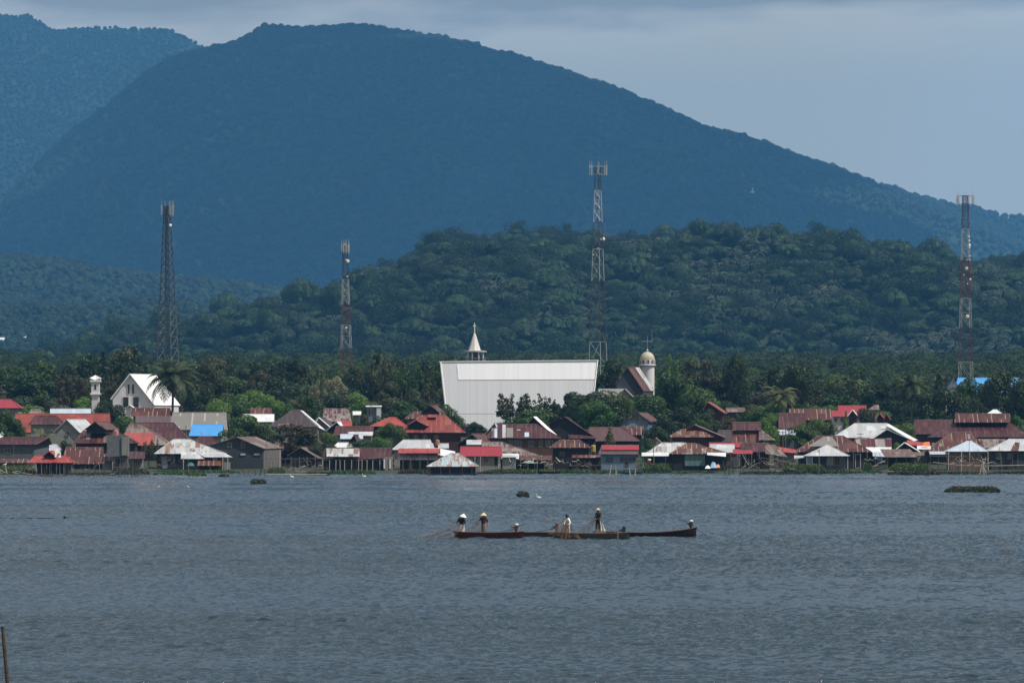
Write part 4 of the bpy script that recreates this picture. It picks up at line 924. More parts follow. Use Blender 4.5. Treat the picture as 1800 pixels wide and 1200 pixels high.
# ================================================================== the churches and towers
# silver church: steep roof flaring upwards
ch_grey = sheet('church grey sheets', (0.385, 0.395, 0.42), rust=-.6, sw=0.46, sh=40, line=0.55, jit=0.05, every=1.1, lw=.3, linec=(0.45, 0.465, 0.49), rough=0.45)
ch_white = sheet('church bright sheets', (0.60, 0.61, 0.64), rust=-.6, sw=0.46, sh=40, line=0.5, jit=0.05, every=1.1, lw=.3, linec=(0.60, 0.62, 0.65), rough=0.45, seed=3)
T = house('huge silver church roof flaring upwards like a ship, with a brighter band under its ridge', 915, 748, 1085, name='church', cat='church')
Dc = 1085; depc = 6.5
def cp(px, py):
    t = (752 - py) / (752 - 636); return P(px, py, Dc + depc * t)
def xl_(py): return 775 + (py - 637) * (787.5 - 775) / 111
def xr_(py): return 1050 - (py - 634) * 12.0 / 111
b = MB(); b.slab([cp(xl_(756), 756), cp(xr_(756), 756), cp(1050, 634.5), cp(775, 637)], .12)
TL = cp(775, 637); TR = cp(1050, 634.5); BR = cp(xr_(756), 756); BL = cp(xl_(756), 756)
yb_ = 2 * TL.y
bk = [Vector((BR.x, yb_ - BR.y, BR.z)), Vector((BL.x, yb_ - BL.y, BL.z)), TL, TR]; b.slab(bk, .12); b.build('roof', ch_grey, T)
up_ = Vector((0, -.09, .05))
b = MB(); q = [cp(xl_(668) + 27, 668) + up_, cp(xr_(667) - 1, 667) + up_, cp(1048, 638) + up_, cp(803, 640) + up_]; b.slab(q, .05); b.build('bright_roof_band', ch_white, T)
b = MB(); b.slab([cp(xl_(727), 727) + up_ * .6, cp(xr_(727), 727) + up_ * .6, cp(xr_(725.8), 725.8) + up_ * .6, cp(xl_(725.8), 725.8) + up_ * .6], .03); b.build('lap_flashing', ch_grey, T)
b = MB(); b.path([BL + Vector((-.05, -.1, 0)), TL + Vector((-.05, -.1, 0.05))], .16, 4); b.build('bargeboard', white_paint, T); b = MB(); b.path([BR + Vector((.05, -.1, 0)), TR + Vector((.05, -.1, .05))], .10, 4); b.build('bargeboard', white_paint, T)
b = MB(); b.bar(TL + Vector((-.3, 0, .08)), TR + Vector((.3, 0, .08)), .17, 6); b.build('ridge_cap', steel, T)
zg = gz(Dc) - .5; b = MB()
for X, d_ in ((BL.x + .8, 0), (BR.x - .8, 0)):
    tx_ = TL.x + 1 if X < 0 else TR.x - 1
    b.face([(X, BL.y + .5, zg), (X, yb_ - BL.y - .5, zg), (X, yb_ - BL.y - .5, BL.z), (tx_, TL.y, TL.z - .3), (X, BL.y + .5, BL.z)])
b.face([(BL.x + .8, BL.y + .5, zg), (BR.x - .8, BL.y + .5, zg), (BR.x - .8, BL.y + .5, BL.z), (BL.x + .8, BL.y + .5, BL.z)])
b.build('wall', WM('grey'), T)
b = MB(); c = P(1063, 712, 1084); b.box(c.x - 1.2, c.x + 3.8, 1084, 1092, gz(1084) - .4, P(0, 683, 1084).z); b.build('side_annex', WM('white'), T)
# bell spire behind it
T = house('white conical church spire with an open belfry and cross, behind the silver church', 834, 640, 1112, name='spire', cat='spire')
Ds = 1112; c = P(836, 640, Ds); s_ = S(Ds); zz = lambda py: (HY - py) * s_ + CH
b = MB()
for k in range(8):
    a = R(22.5 + 45 * k); x, y = c.x + math.cos(a) * 1.62, Ds + math.sin(a) * 1.62
    b.bar((x, y, zz(636)), (x, y, zz(619)), .16, 5)
b.build('belfry_columns', WM('white'), T)
b = MB(); b.lathe([(1.75, 0), (1.75, zz(634) - gz(Ds)), (1.95, zz(633.5) - gz(Ds))], (c.x, Ds, gz(Ds)), 8); b.build('tower_shaft', WM('white'), T)
b = MB(); b.lathe([(1.0, zz(636)), (1.0, zz(619.2))], (c.x, Ds, 0), 8); b.build('belfry_core', WM('grey'), T)
b = MB()
for k in range(16):
    a = R(22.5 * k); x, y = c.x + math.cos(a) * 1.95, Ds + math.sin(a) * 1.95; b.bar((x, y, zz(634)), (x, y, zz(630)), .04, 4)
b.lathe([(1.92, zz(630)), (2.0, zz(630) + .08), (1.9, zz(630) + .1)], (c.x, Ds, 0), 16); b.build('balcony_rail', steel_white, T)
b = MB(); b.lathe([(2.15, zz(619)), (2.2, zz(616.6)), (.8, zz(615.4))], (c.x, Ds, 0), 24); b.build('disc_roof', plain('disc roof', (0.42, 0.41, 0.42), .7, .08), T)
b = MB(); cx = P(834.2, 0, Ds).x; b.lathe([(1.22, zz(616)), (.20, zz(586.5)), (.01, zz(585))], (cx, Ds, 0), 8); b.build('cone_roof', plain('cone sheet', (0.62, 0.58, 0.56), .6, .06), T)
b = MB(); b.bar((cx, Ds, zz(586)), (cx, Ds, zz(567.5)), .085, 6); b.box(cx - .32, cx + .32, Ds - .07, Ds + .07, zz(573.2), zz(571.8)); b.build('cross', white_paint, T)
# white gabled church on the left
T = house('white A frame church with bright white roof and dark windows, beside the coconut palm', 240, 715, 1062, name='church', cat='church')
d = front(T, 194.5, 228.5, 272, 701.5, 657.5, 1062, plain('bright white roof sheets', (0.80, 0.80, 0.80), .5, .03, .5), dx=39, dep=12, wall='white', yer=712, barge=white_paint, over=2)
yf = 1062.4
for a_ in ((224, 228, 675.5, 692), (232, 235.8, 675.5, 692), (216.2, 226, 697.5, 716), (233.8, 244, 697.5, 716)): window(T, *a_, yf, frame=white_paint, panes=1)
front(T, 220, 227.5, 236, 717, 711.5, 1060, 'white', dx=2, dep=2, wall='white', name='porch_roof', over=1, wname='porch_wall')
b = MB(); p = P(288, 0, 1068); b.box(p.x - .3, p.x + .3, 1067, 1068, gz(1067) - .4, CH + (HY - 690) * .1068); b.build('corner_pillar', WM('white'), T)
# little white bell turret
T = house('small white bell turret with an upturned pagoda like cap, left of the white church', 168, 722, 1055, name='bell_turret', cat='turret')
Dt = 1055; s_ = S(Dt); zt = lambda py: CH + (HY - py) * s_; cx = P(168, 0, Dt).x
b = MB(); b.box(cx - .74, cx + .74, Dt - .74, Dt + .74, zt(691), zt(671)); b.box(cx - .68, cx + .68, Dt - .68, Dt + .68, gz(Dt) - .4, zt(695)); b.build('shaft', WM('white'), T)
b = MB(); b.box(cx - .98, cx + .98, Dt - .98, Dt + .98, zt(693.2), zt(691)); b.box(cx - .85, cx + .85, Dt - .85, Dt + .85, zt(695), zt(693.2)); b.box(cx - 1.0, cx + 1.0, Dt - 1, Dt + 1, zt(671), zt(668.6)); b.build('ledge', white_paint, T)
b = MB()
for sx in (-1, 1):
    for sy in (-1, 1):
        a0 = Vector((cx, Dt, zt(659))); c1 = Vector((cx + sx * 1.02, Dt + sy * 1.02, zt(664.3))); m1 = Vector((cx + sx * .9, Dt, zt(667.8))); m2 = Vector((cx, Dt + sy * .9, zt(667.8)))
        for tr in ((a0, m1, c1), (a0, c1, m2)): b.slab(tr, .08)
b.box(cx - .8, cx + .8, Dt - .8, Dt + .8, zt(668.6), zt(667.2)); b.build('cap_roof', white_paint, T)
o = MB(); o.box(cx - .2, cx + .2, Dt - .78, Dt - .745, zt(684.5), zt(676)); p_ = Vector((cx, Dt - .76, zt(676))); o.lathe([(.2, 0), (.2, .02)], p_ + Vector((0, 0, -.01)), 10, .08); o.build('arched_opening', glass_dark, T)
o = MB(); [o.box(*q) for q in ((cx - .32, cx - .2, Dt - .79, Dt - .74, zt(685.5), zt(674.6)), (cx + .2, cx + .32, Dt - .79, Dt - .74, zt(685.5), zt(674.6)), (cx - .2, cx + .2, Dt - .79, Dt - .74, zt(675.6), zt(674.6)))]; o.build('arch_frame', WM('white'), T)
# domed tower and steep chapel
T = house('white round tower with a cream ribbed dome and arched openings', 1139, 690, 1098, name='domed_tower', cat='tower')
Dd = 1098; s_ = S(Dd); zd = lambda py: CH + (HY - py) * s_; cx = P(1138, 0, Dd).x
dome_m = plain('weathered cream dome', (0.50, 0.45, 0.34), .6, .22, .9, c2=(0.34, 0.31, 0.25)); tw_m = WM('white')
b = MB(); rd = 1.42; prof = [(rd * 1.0, zd(632))] + [(rd * math.cos(R(a)) * 1.0, zd(632) + (zd(618) - zd(632)) * math.sin(R(a))) for a in range(10, 90, 10)] + [(.12, zd(617.6))]
b.lathe(prof, (cx, Dd, 0), 24); b.build('dome', dome_m, T, smooth=True)
b = MB(); b.lathe([(.10, zd(618)), (.22, zd(616.5)), (.22, zd(615)), (.05, zd(613.5)), (.01, zd(612.5))], (cx, Dd, 0), 10); b.build('finial', dome_m, T, smooth=True)
b = MB(); b.lathe([(rd, zd(641)), (rd, zd(632))], (cx, Dd, 0), 24); b.build('drum', tw_m, T)
for k in range(10):
    a = R(-90 + 36 * k + 4); m_ = MB(); ex = Vector((-math.sin(a), math.cos(a), 0)); n_ = Vector((math.cos(a), math.sin(a), 0)); o_ = Vector((cx, Dd, 0)) + n_ * (rd + .03)
    pts = [o_ + ex * (.26 * u) + Vector((0, 0, z)) for u, z in ((-1, zd(640)), (1, zd(640)), (1, zd(634.3)), (.7, zd(632.8)), (0, zd(632)), (-.7, zd(632.8)), (-1, zd(634.3)))]
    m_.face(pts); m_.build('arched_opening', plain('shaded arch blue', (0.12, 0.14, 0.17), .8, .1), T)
    m_ = MB(); m_.path([p + n_ * .04 for p in pts[1:] + pts[:1]], .05, 4); m_.build('arch_rim', dome_m, T)
b = MB(); b.lathe([(rd + .1, zd(643)), (rd + .22, zd(642)), (rd + .22, zd(641)), (rd, zd(640.4))], (cx, Dd, 0), 24); b.build('ring_ledge', tw_m, T)
b = MB(); b.lathe([(1.2, gz(Dd) - .4), (1.2, zd(643))], (cx + .15, Dd, 0), 20); b.build('shaft', tw_m, T)
b = MB(); p = P(1137, 600, Dd); b.bar(p + Vector((-1.1, 0, 0)), p + Vector((1.1, 0, 0)), .025, 4); b.bar(Vector((cx + .02, Dd, zd(613))), Vector((cx, Dd, zd(590))), .025, 4); b.bar(p + Vector((1.0, 0, -.2)), p + Vector((1.0, 0, 2.4)), .02, 4); b.build('aerial', steel, T)
T = house('steep chapel with slate blue gable and half maroon half silver roof', 1108, 700, 1085, name='chapel', cat='chapel')
front(T, 1081, 1103, 1131, 676, 645, 1085, 'maroonrust', dx=22, dep=7.5, wall='bluegrey', yer=687, over=1.5, seed=12)
Vv = Vector((22 * .1085, 7.5, 0)); A_ = P(1103, 645, 1085); R_ = P(1131, 687, 1085)
b = MB(); u_ = Vector((.05, 0, .06)); b.slab([R_ + Vv * .62 + u_, R_ + Vv * 1.0 + u_, A_ + Vv * 1.0 + u_, A_ + Vv * .62 + u_], .05); b.build('silver_roof_half', RM('silverrust', 9), T)
T = house('pale walled annex with a weathered white gable, below the slate blue chapel gable', 1100, 712, 1070)
front(T, 1088, 1098, 1112, 693, 683, 1070, 'asbestos', dx=4, dep=5, wall='pale', yer=697)
# ---- hazy houses far left
yy_ = np.arange(4350, 6950, 10.0); zz_ = surf_z(FX_, FYY, FZZ, (25 - 900) * yy_ / F, yy_); Df = float(yy_[int(np.argmax(HY - (zz_ - CH) * F / yy_ < 607))])
T = house('far white roofed building in the hazy woods at the left edge', 38, 592, Df)
side(T, 30, 47, 593, 587, Df, 'white', 36, 46, wall='white', ybot=606, dep=22)
T = house('far low white roof touching the left edge in the hazy woods', 5, 596, Df)
side(T, -6, 8, 597, 593, Df - 30, 'white', wall='white', ybot=606, dep=20)
# white cross on the mountain flank
yy_ = np.arange(9600, 13700, 10.0); xx_ = (1321 - 900) * yy_ / F; zz_ = surf_z(MX_, MYY, MZZ, xx_, yy_); kk = int(np.argmax(HY - (zz_ - CH) * F / yy_ < 352))
Dx = float(yy_[kk]); p = P(1321, 352, Dx); u_ = S(Dx)
T = thing('hill_cross', 'small pale cross standing on the forested mountain flank', 'cross', tuple(p))
b = MB(); b.box(p.x - 1.1 * u_, p.x + 1.1 * u_, Dx - 46, Dx - 43, p.z - 16, p.z + 20 * u_); b.box(p.x - 4 * u_, p.x + 4 * u_, Dx - 45.9, Dx - 43.1, p.z + 11.5 * u_, p.z + 14 * u_); b.build('cross_beams', plain('grey white concrete', (.75, .75, .72)), T)
# ================================================================== lattice masts
def mast(label, px, ytop, ybase, D, wt, wb, bands, n, panels, dishes, group='telecom masts', rot=12, topw=1.6, r=.07, xbrace=True, lat=1.0, pxt=None):
    """four (or three) legged steel lattice mast; bands = [(photo row, material), ...] from the top"""
    s = S(D); x0 = (px - 900) * s; xt = ((pxt or px) - 900) * s; z1 = CH + (HY - ytop) * s; z0 = CH + (HY - ybase) * s; zg = gz(D)
    T = thing('telecom_mast', label, 'mast', (x0, D, zg), group)
    q = [math.cos(R(rot + 360 / n * k)) for k in range(n)], [math.sin(R(rot + 360 / n * k)) for k in range(n)]
    def w_at(z): t = (z1 - z) / (z1 - z0); return (wt + (wb - wt) * t) / 2
    def C(k, z): t = (z - z0) / (z1 - z0); ww = w_at(z); return Vector((x0 + (xt - x0) * t + q[0][k] * ww, D + q[1][k] * ww, z))
    zs = []; z = z1
    while z > zg: zs.append(z); z -= max(1.6, w_at(z) * 1.25 * lat)
    zs.append(zg - .3)
    edges = [CH + (HY - y) * s for y, _ in bands] + [-99]
    for bi, (y_, mat) in enumerate(bands):
        hi, lo = edges[bi], edges[bi + 1]; b = MB(); c = MB()
        for i in range(len(zs) - 1):
            a, d_ = zs[i], zs[i + 1]; mid = (a + d_) / 2
            if not (lo < mid <= hi + .01 or (bi == 0 and mid > hi)): continue
            for k in range(n):
                j = (k + 1) % n
                b.bar(C(k, a), C(k, d_), r * 1.7, 4); b.bar(C(k, a), C(j, a), r * .85, 4)
                c.bar(C(k, a), C(j, d_), r * .62, 4)
                if xbrace: c.bar(C(j, a), C(k, d_), r * .62, 4)
        if b.v: o = b.build('lattice_section', mat, T); c.build('bracing', mat, o)
    b = MB(); m_ = Vector((.25, .1, 0)); b.bar(C(0, zg) * 0 + Vector((x0 + .2, D, zg)), Vector((xt + .1, D, z1)), r * .62, 4); b.bar(Vector((x0 - .15, D, zg)), Vector((xt - .1, D, z1)), r * .6, 4); b.build('cable_ladder', steel_dark, T)
    # head frame and panel antennas
    h = MB(); zc = z1 - .8
    for z in (z1 - .1, z1 - 1.9):
        h.bar((xt - topw, D, z), (xt + topw, D, z), .06, 4); h.bar((xt, D - topw, z), (xt, D + topw, z), .06, 4)
        for k in range(8): a = R(45 * k); a2 = R(45 * k + 45); h.bar((xt + topw * .55 * math.cos(a), D + topw * .55 * math.sin(a), z), (xt + topw * .55 * math.cos(a2), D + topw * .55 * math.sin(a2), z), .05, 4)
    h.build('head_frame', steel_dark if n == 4 else steel, T)
    for dx_, dy_, hh, pale in panels:
        b = MB(); X = xt + dx_; Y = D + dy_; b.box(X - .13, X + .13, Y - .08, Y + .08, z1 - .9 - hh / 2, z1 - .9 + hh / 2); b.bar((X + .02, Y + .12, z1 - 1.2 - hh / 2), (X + .02, Y + .12, z1 + .1 + hh / 2), .04, 4); b.build('panel_antenna', steel_white if pale else steel, T)
    for y_, side_, rr, tone in dishes:
        z = CH + (HY - y_) * s; w2 = w_at(z) * .75; t = (z - z0) / (z1 - z0); cx_ = x0 + (xt - x0) * t + side_ * (w2 + rr * .3)
        b = MB(); c0 = Vector((cx_, D - .5, z)); nn = 14
        dirv = Vector((side_ * .5, -1, .05)).normalized(); qq = dirv.to_track_quat('Z', 'Y')
        rings = [[c0 + qq @ Vector((ra * rr * math.cos(6.2832 * i / nn), ra * rr * math.sin(6.2832 * i / nn), hz * rr)) for i in range(nn)] for ra, hz in ((.25, -.45), (.8, -.25), (1, 0), (.95, .3), (.55, .42), (.05, .45))]
        for k in range(5):
            for i in range(nn): b.face([rings[k][i], rings[k][(i + 1) % nn], rings[k + 1][(i + 1) % nn], rings[k + 1][i]])
        b.face(rings[0][::-1]); dish = b.build('dish_antenna', tone, T, smooth=True)
        b = MB(); b.bar(c0 + Vector((0, .1, 0)), Vector((cx_ - side_ * rr, D, z)), .06, 4); b.build('bracket', steel_dark, dish)
    return T, xt, z1
cream = plain('cream dish cover', (0.62, 0.52, 0.38), .5, .08); dishw = plain('white dish cover', (0.72, 0.72, 0.70), .45, .05)
mast('dark grey lattice mast without coloured bands, behind the coconut palm', 295, 362, 640, 1240, 1.3, 4.9, [(362, plain('blue grey painted steel', (0.045, 0.055, 0.07), .6, .2, .5)), (545, plain('mid grey steel', (0.10, 0.115, 0.125), .6, .2, .5))], 4, [(-1.15, -.3, 2.2, 1), (1.2, -.4, 2.3, 1), (.75, -.9, 2.2, 1), (-.5, .9, 2.0, 0), (.4, .9, 2.0, 0), (1.35, .3, 2.2, 1)], [(396, 1, .32, dishw), (391, -1, .25, steel_dark)], rot=20, topw=1.3, r=.068, lat=.95, pxt=293.5)
mast('shortest lattice mast with white and rusty red bands, left of centre', 609, 430, 640, 1320, 1.2, 3.3, [(430, steel_dark), (487, steel_white), (533, steel_red), (578, steel_white), (623, steel_red)], 4, [(-.75, -.3, 2.0, 0), (.75, -.4, 2.0, 0), (-.3, -.9, 2.0, 0), (.3, -.9, 2.0, 0), (.95, .3, 2.1, 0), (0, .9, 2.0, 0)], [(430, -.2, .2, dishw), (459, .9, .42, cream), (457, .5, .26, dishw), (486, .6, .26, dishw), (576, .1, .28, dishw), (510, -.2, .3, steel_white), (521, -.2, .28, steel_white)], rot=35, topw=1.1, r=.042, lat=1.6, pxt=606.5)
T, xt, z1 = mast('tallest slender three sided mast with wide antenna arms, behind the silver church', 1052.5, 292, 630, 1300, 1.35, 4.7, [(292, steel_dark), (341, steel), (390, plain('dark brown steel', (0.05, 0.042, 0.04), .6, .2)), (438, steel_white), (497, plain('dark brown steel', (0.05, 0.042, 0.04), .6, .2)), (597, steel_white)], 3, [(-1.9, -.2, 2.2, 0), (-1.45, -.5, 2.2, 0), (1.5, -.3, 2.2, 1), (1.95, -.1, 2.3, 0), (.2, .9, 2.0, 0), (0, -.7, 1.6, 0)], [(359, -1, .2, dishw), (420, 1, .42, dishw), (421, .55, .26, dishw), (444, -.9, .22, steel_dark), (448, -1, .2, dishw), (438, 0, .36, steel_white)], rot=200, topw=2.0, r=.055, xbrace=False, lat=2.0, pxt=1051.3)
mast('red and white banded lattice mast crowded with dishes, at the right', 1697.5, 344, 665, 1270, 1.5, 3.9, [(344, steel_red), (410, steel_white), (465, steel_red), (521, steel_white), (575, steel_red), (632, steel_white)], 4, [(-1.85, -.2, 1.7, 0), (-1.5, -.4, 1.7, 0), (1.55, -.3, 1.7, 0), (1.85, -.1, 1.7, 0), (.2, .9, 1.7, 0)], [(416, 1, .18, dishw), (423, 1, .2, dishw), (431, 1, .3, dishw), (435, .95, .25, cream), (450, 1, .2, cream), (457, 1, .18, cream), (457, .3, .15, dishw), (472, .2, .38, cream), (483, -.4, .18, dishw), (491, 1, .24, cream), (499, .4, .15, dishw), (556, .3, .42, dishw)], rot=28, topw=2.0, r=.044, lat=1.8, pxt=1696.8)
print('houses', NH[0])
# ------------------------------------------------------------------ tree prototypes (metres, base at origin)
def tree_meshes(kind, seed):
    r = np.random.default_rng(seed); H = 10.0
    def blobs(n, w, z0, z1, rr, top=1.0):
        out = []
        for i in range(n):
            t = r.random(); z = z0 + (z1 - z0) * t; ww = w * (math.sin(math.pi * (0.18 + 0.72 * t)) ** .7) * top
            a = r.random() * 6.283; q = ww * math.sqrt(r.random()) ; s = rr * (.7 + .6 * r.random())
            out.append((q * math.cos(a), q * math.sin(a), z, s, s, s * .8))
        return out
    if kind == 'broad': bl = blobs(24, 3.9, 3.2, 8.9, 1.35); v = blob_leaves(r, bl, 6000, .19, up=.35, nj=.4)
    elif kind == 'round': bl = blobs(20, 3.2, 2.2, 8.9, 1.6); v = blob_leaves(r, bl, 6500, .18, up=.3, nj=.35)
    elif kind == 'airy': bl = blobs(30, 3.3, 3.0, 9.3, .85); v = blob_leaves(r, bl, 3600, .19, up=.2, shell=.3)
    elif kind == 'tall': bl = blobs(26, 2.0, 2.0, 9.5, .95); v = blob_leaves(r, bl, 4300, .18, up=.3, shell=.5)
    elif kind == 'feather':      # bamboo-like plumes bending over
        v = []; bl = []
        for i in range(26):
            a = r.random() * 6.283; L = 6.5 + 3.2 * r.random(); p = np.array([0, 0, .5]); e = 1.45 - .25 * r.random()
            for k in range(9):
                d = np.array([math.cos(a) * math.cos(e), math.sin(a) * math.cos(e), math.sin(e)]); p = p + d * L / 9; e -= .06 + .06 * k * .55
                if k > 2: bl.append((*p, .62, .62, .55))
        v = blob_leaves(r, bl, 4200, .26, up=.0, shell=.1, droop=.7, asp=.3)
    elif kind == 'cone': bl = [(0, 0, 1 + 8.6 * t, 2.1 * (1 - t) + .25, 2.1 * (1 - t) + .25, .9) for t in np.linspace(0, .97, 9)]; v = blob_leaves(r, bl, 2600, .26, up=.4, shell=.7)
    elif kind == 'bush': bl = blobs(14, 3.6, 1.2, 7.6, 2.0); v = blob_leaves(r, bl, 6000, .22, up=.4, nj=.4)
    elif kind == 'upright':      # sparse upright branches with leaf tufts
        bl = []
        for i in range(20):
            a = r.random() * 6.283; q = 3.6 * math.sqrt(r.random()); h = 6.4 + 3.4 * r.random()
            for k in range(4): bl.append((q * math.cos(a), q * math.sin(a), h - k * 1.15, .5 + .18 * k, .5 + .18 * k, .6))
        v = blob_leaves(r, bl, 3000, .25, up=.3, shell=.2)
    elif kind == 'palm' or kind == 'bananaish':
        n = 30 if kind == 'palm' else 13; v = []; L0 = 3.9 if kind == 'palm' else 5.2; top = np.array([0, 0, 7.6]) if kind == 'palm' else np.array([0, 0, 2.2])
        for i in range(n):
            a = 6.283 * i / n + r.normal() * .12; e = (1.25 - 1.5 * ((i * 7 % n) / n)) if kind == 'palm' else 1.3 - .5 * r.random(); L = L0 * (.85 + .3 * r.random()); p = top.copy(); sg = 9
            for k in range(sg):
                d = np.array([math.cos(a) * math.cos(e), math.sin(a) * math.cos(e), math.sin(e)]); q = p + d * L / sg; e -= .16 + .05 * (k > 3)
                wd = (.78 if kind == 'palm' else .6) * math.sin(math.pi * (.12 + .85 * (k + .5) / sg)) ; lat = np.array([-math.sin(a), math.cos(a), 0])
                for sd in (1, -1):                       # leaflets hang from the rib, with gaps between them
                    for g in (0.0, .5):
                        p0 = p + (q - p) * g; p1 = p + (q - p) * (g + .34); tip = lat * sd * wd + np.array([0, 0, -.42 * wd]) + d * .22
                        v += [p0, p1, p1 + tip, p0 + tip * .94]
                p = q
        v = np.array(v); bl = []
    if kind in ('airy', 'tall'):   # stray sprays beyond the crown so the outline is ragged
        ex = [(b[0] * 1.25, b[1] * 1.25, b[2] * 1.02 + .3, .35, .35, .35) for b in bl[:14]]; v = np.concatenate([v, blob_leaves(r, ex, 500, .2, shell=.1)])
    crown = np_mesh('crown_' + kind, v, np.arange(len(v)).reshape(-1, 4), [leaf_mid])
    b = MB(); q = random.Random(seed)
    if kind == 'palm':
        b.path([(.9 - .9 * math.sin(t * 1.57), .1 * t, 7.6 * t - .6 * (t == 0)) for t in np.linspace(0, 1, 9)], .2, 7, .12)
    elif kind != 'bananaish':
        hs = {'broad': 4, 'round': 3.4, 'airy': 5, 'tall': 5, 'feather': 1.2, 'cone': 7, 'bush': 1.6, 'upright': 3}[kind]
        b.path([(0, 0, -.8), (.1, .05, hs * .5), (.05, -.1, hs)], .26, 7, .15)
        for i in range(min(9, len(bl))):
            t = bl[i * max(1, len(bl) // 9)]; z = hs * (.6 + .4 * q.random()); b.path([(0.05, 0, z), (t[0] * .5, t[1] * .5, (z + t[2]) / 2 - .2), (t[0] * .9, t[1] * .9, t[2])], .11, 5, .03)
    else:
        for i in range(4): b.path([(q.uniform(-.5, .5), q.uniform(-.5, .5), -.6), (q.uniform(-.2, .2), q.uniform(-.2, .2), 2.4)], .16, 6, .12)
    me = bpy.data.meshes.new('trunk_' + kind); me.from_pydata([tuple(p) for p in b.v], [], b.f); me.materials.append(bark)
    return crown, me
LIB = {}
for kd, ns in (('broad', 3), ('round', 2), ('airy', 3), ('tall', 2), ('feather', 2), ('cone', 1), ('bush', 2), ('upright', 2), ('palm', 3), ('bananaish', 1)):
    LIB[kd] = [tree_meshes(kd, 100 + 17 * i + len(kd)) for i in range(ns)]
HT = {'broad': 10.2, 'round': 10.2, 'airy': 10, 'tall': 10.3, 'feather': 7.9, 'cone': 9.9, 'bush': 9.4, 'upright': 10.2, 'palm': 10.6, 'bananaish': 6.2}
WD = {'broad': 9.6, 'round': 8.6, 'airy': 7.6, 'tall': 5.4, 'feather': 8, 'cone': 4.8, 'bush': 10.6, 'upright': 8.2, 'palm': 7.4, 'bananaish': 7}
LAND = [(0, 'the left edge'), (168, 'the bell turret'), (300, 'the coconut palm'), (450, 'the dark plank boat shed'), (609, 'the shortest mast'), (775, 'the silver church left end'), (1050, 'the silver church right end'), (1138, 'the domed tower'), (1320, 'the tall maroon house'), (1498, 'the crimson roofed house'), (1697, 'the dish crowded mast')]
KW = {'broad': 'broad', 'round': 'dense rounded', 'airy': 'loose airy', 'tall': 'tall narrow', 'feather': 'feathery drooping', 'cone': 'cone shaped', 'bush': 'low bushy', 'upright': 'sparse upright', 'palm': 'coconut palm', 'bananaish': 'broad leaved'}
CW = {}
for mt, wd in ((leaf_dark, 'dark green'), (leaf_mid, 'mid green'), (leaf_olive, 'olive green'), (leaf_brown, 'brownish'), (leaf_bright, 'fresh green'), (leaf_palm, 'yellow green'), (blossom, 'cream blossomed')): CW[mt.name] = wd
ORD = ['first', 'second', 'third', 'fourth', 'fifth', 'sixth', 'seventh', 'eighth', 'ninth', 'tenth', 'eleventh', 'twelfth', 'thirteenth', 'fourteenth']
TREES = []
def tree(px, ytop, wpx, D, kind, mat, label=None, row=None, z=None):
    s = S(D); x = (px - 900) * s; zg = gzx(x, D) if z is None else z; h = CH + (HY - ytop) * s - zg; wd = wpx * s * 1.17
    crown, trunk = LIB[kind][rnd.randrange(len(LIB[kind]))]
    nm = {'palm': 'coconut_palm', 'bush': 'bush', 'cone': 'conifer_tree', 'feather': 'bamboo_clump', 'bananaish': 'banana_plant'}.get(kind, 'broadleaf_tree')
    T = thing(nm, label or 'tree', {'coconut_palm': 'palm', 'bush': 'bush', 'bamboo_clump': 'bamboo', 'banana_plant': 'plant'}.get(nm, 'tree'), (x, D, zg), None if label else 'trees of the belt behind the village', rnd.random() * 6.28)
    T.scale = (wd / WD[kind], wd / WD[kind], h / HT[kind])
    key = (crown.name, mat.name)
    if key not in _mc: c = crown.copy(); c.materials[0] = mat; _mc[key] = c
    o = bpy.data.objects.new('crown', _mc[key]); col.objects.link(o); o.parent = T
    o = bpy.data.objects.new('trunk', trunk); col.objects.link(o); o.parent = T
    TREES.append((T, px, row, kind, mat.name)); return T
# ---- the belt behind the village: skyline read from the photo
SKY = [(-60, 640), (0, 628), (30, 640), (60, 628), (100, 640), (150, 624), (200, 607), (235, 606), (262, 645), (290, 660), (320, 640), (345, 620), (370, 613), (400, 624), (450, 619), (500, 624), (540, 642), (570, 634), (600, 636), (640, 618), (665, 612), (700, 618), (745, 622), (770, 632), (800, 640), (850, 660), (1040, 660), (1060, 655), (1150, 655), (1175, 645), (1205, 636), (1240, 630), (1265, 640), (1300, 650), (1345, 655), (1380, 640), (1400, 636), (1440, 662), (1480, 650), (1520, 655), (1560, 672), (1600, 668), (1640, 668), (1690, 660), (1720, 660), (1750, 650), (1790, 648), (1860, 650)]
def belt(row, D, x0, x1, step, drop, kinds, mats, w, dj=30, skip=()):
    x = x0
    while x < x1:
        xx = x + rnd.uniform(-9, 9); x += step
        if any(a < xx < b for a, b in skip): continue
        k = rnd.choice(kinds); mt = rnd.choice(mats); yt = float(interp(xx, SKY)) + drop + rnd.uniform(-3, 9); wd = w * rnd.uniform(.8, 1.25)
        tree(xx, yt, wd, D + rnd.uniform(-dj, dj), k, mt, row=row)
belt('skyline row', 1240, -150, 1950, 37, 0, ['broad', 'airy', 'broad', 'round', 'airy', 'upright'], [leaf_dark, leaf_mid, leaf_olive, leaf_dark], 74)
belt('middle row', 1165, -150, 1950, 40, 26, ['broad', 'round', 'airy', 'broad', 'round', 'tall'], [leaf_dark, leaf_mid, leaf_dark, leaf_olive, leaf_mid, leaf_brown], 72, 22, ((800, 1035),))
belt('front row', 1110, -150, 1950, 46, 52, ['round', 'bush', 'broad', 'airy', 'round'], [leaf_dark, leaf_mid, leaf_bright, leaf_dark, leaf_olive], 66, 10, ((785, 1045), (190, 290), (1085, 1160)))
belt('garden row', 1072, -150, 1950, 52, 74, ['bush', 'round', 'broad', 'bush'], [leaf_mid, leaf_dark, leaf_bright, leaf_olive], 60, 8, ((155, 300), (785, 1050), (1085, 1115)))
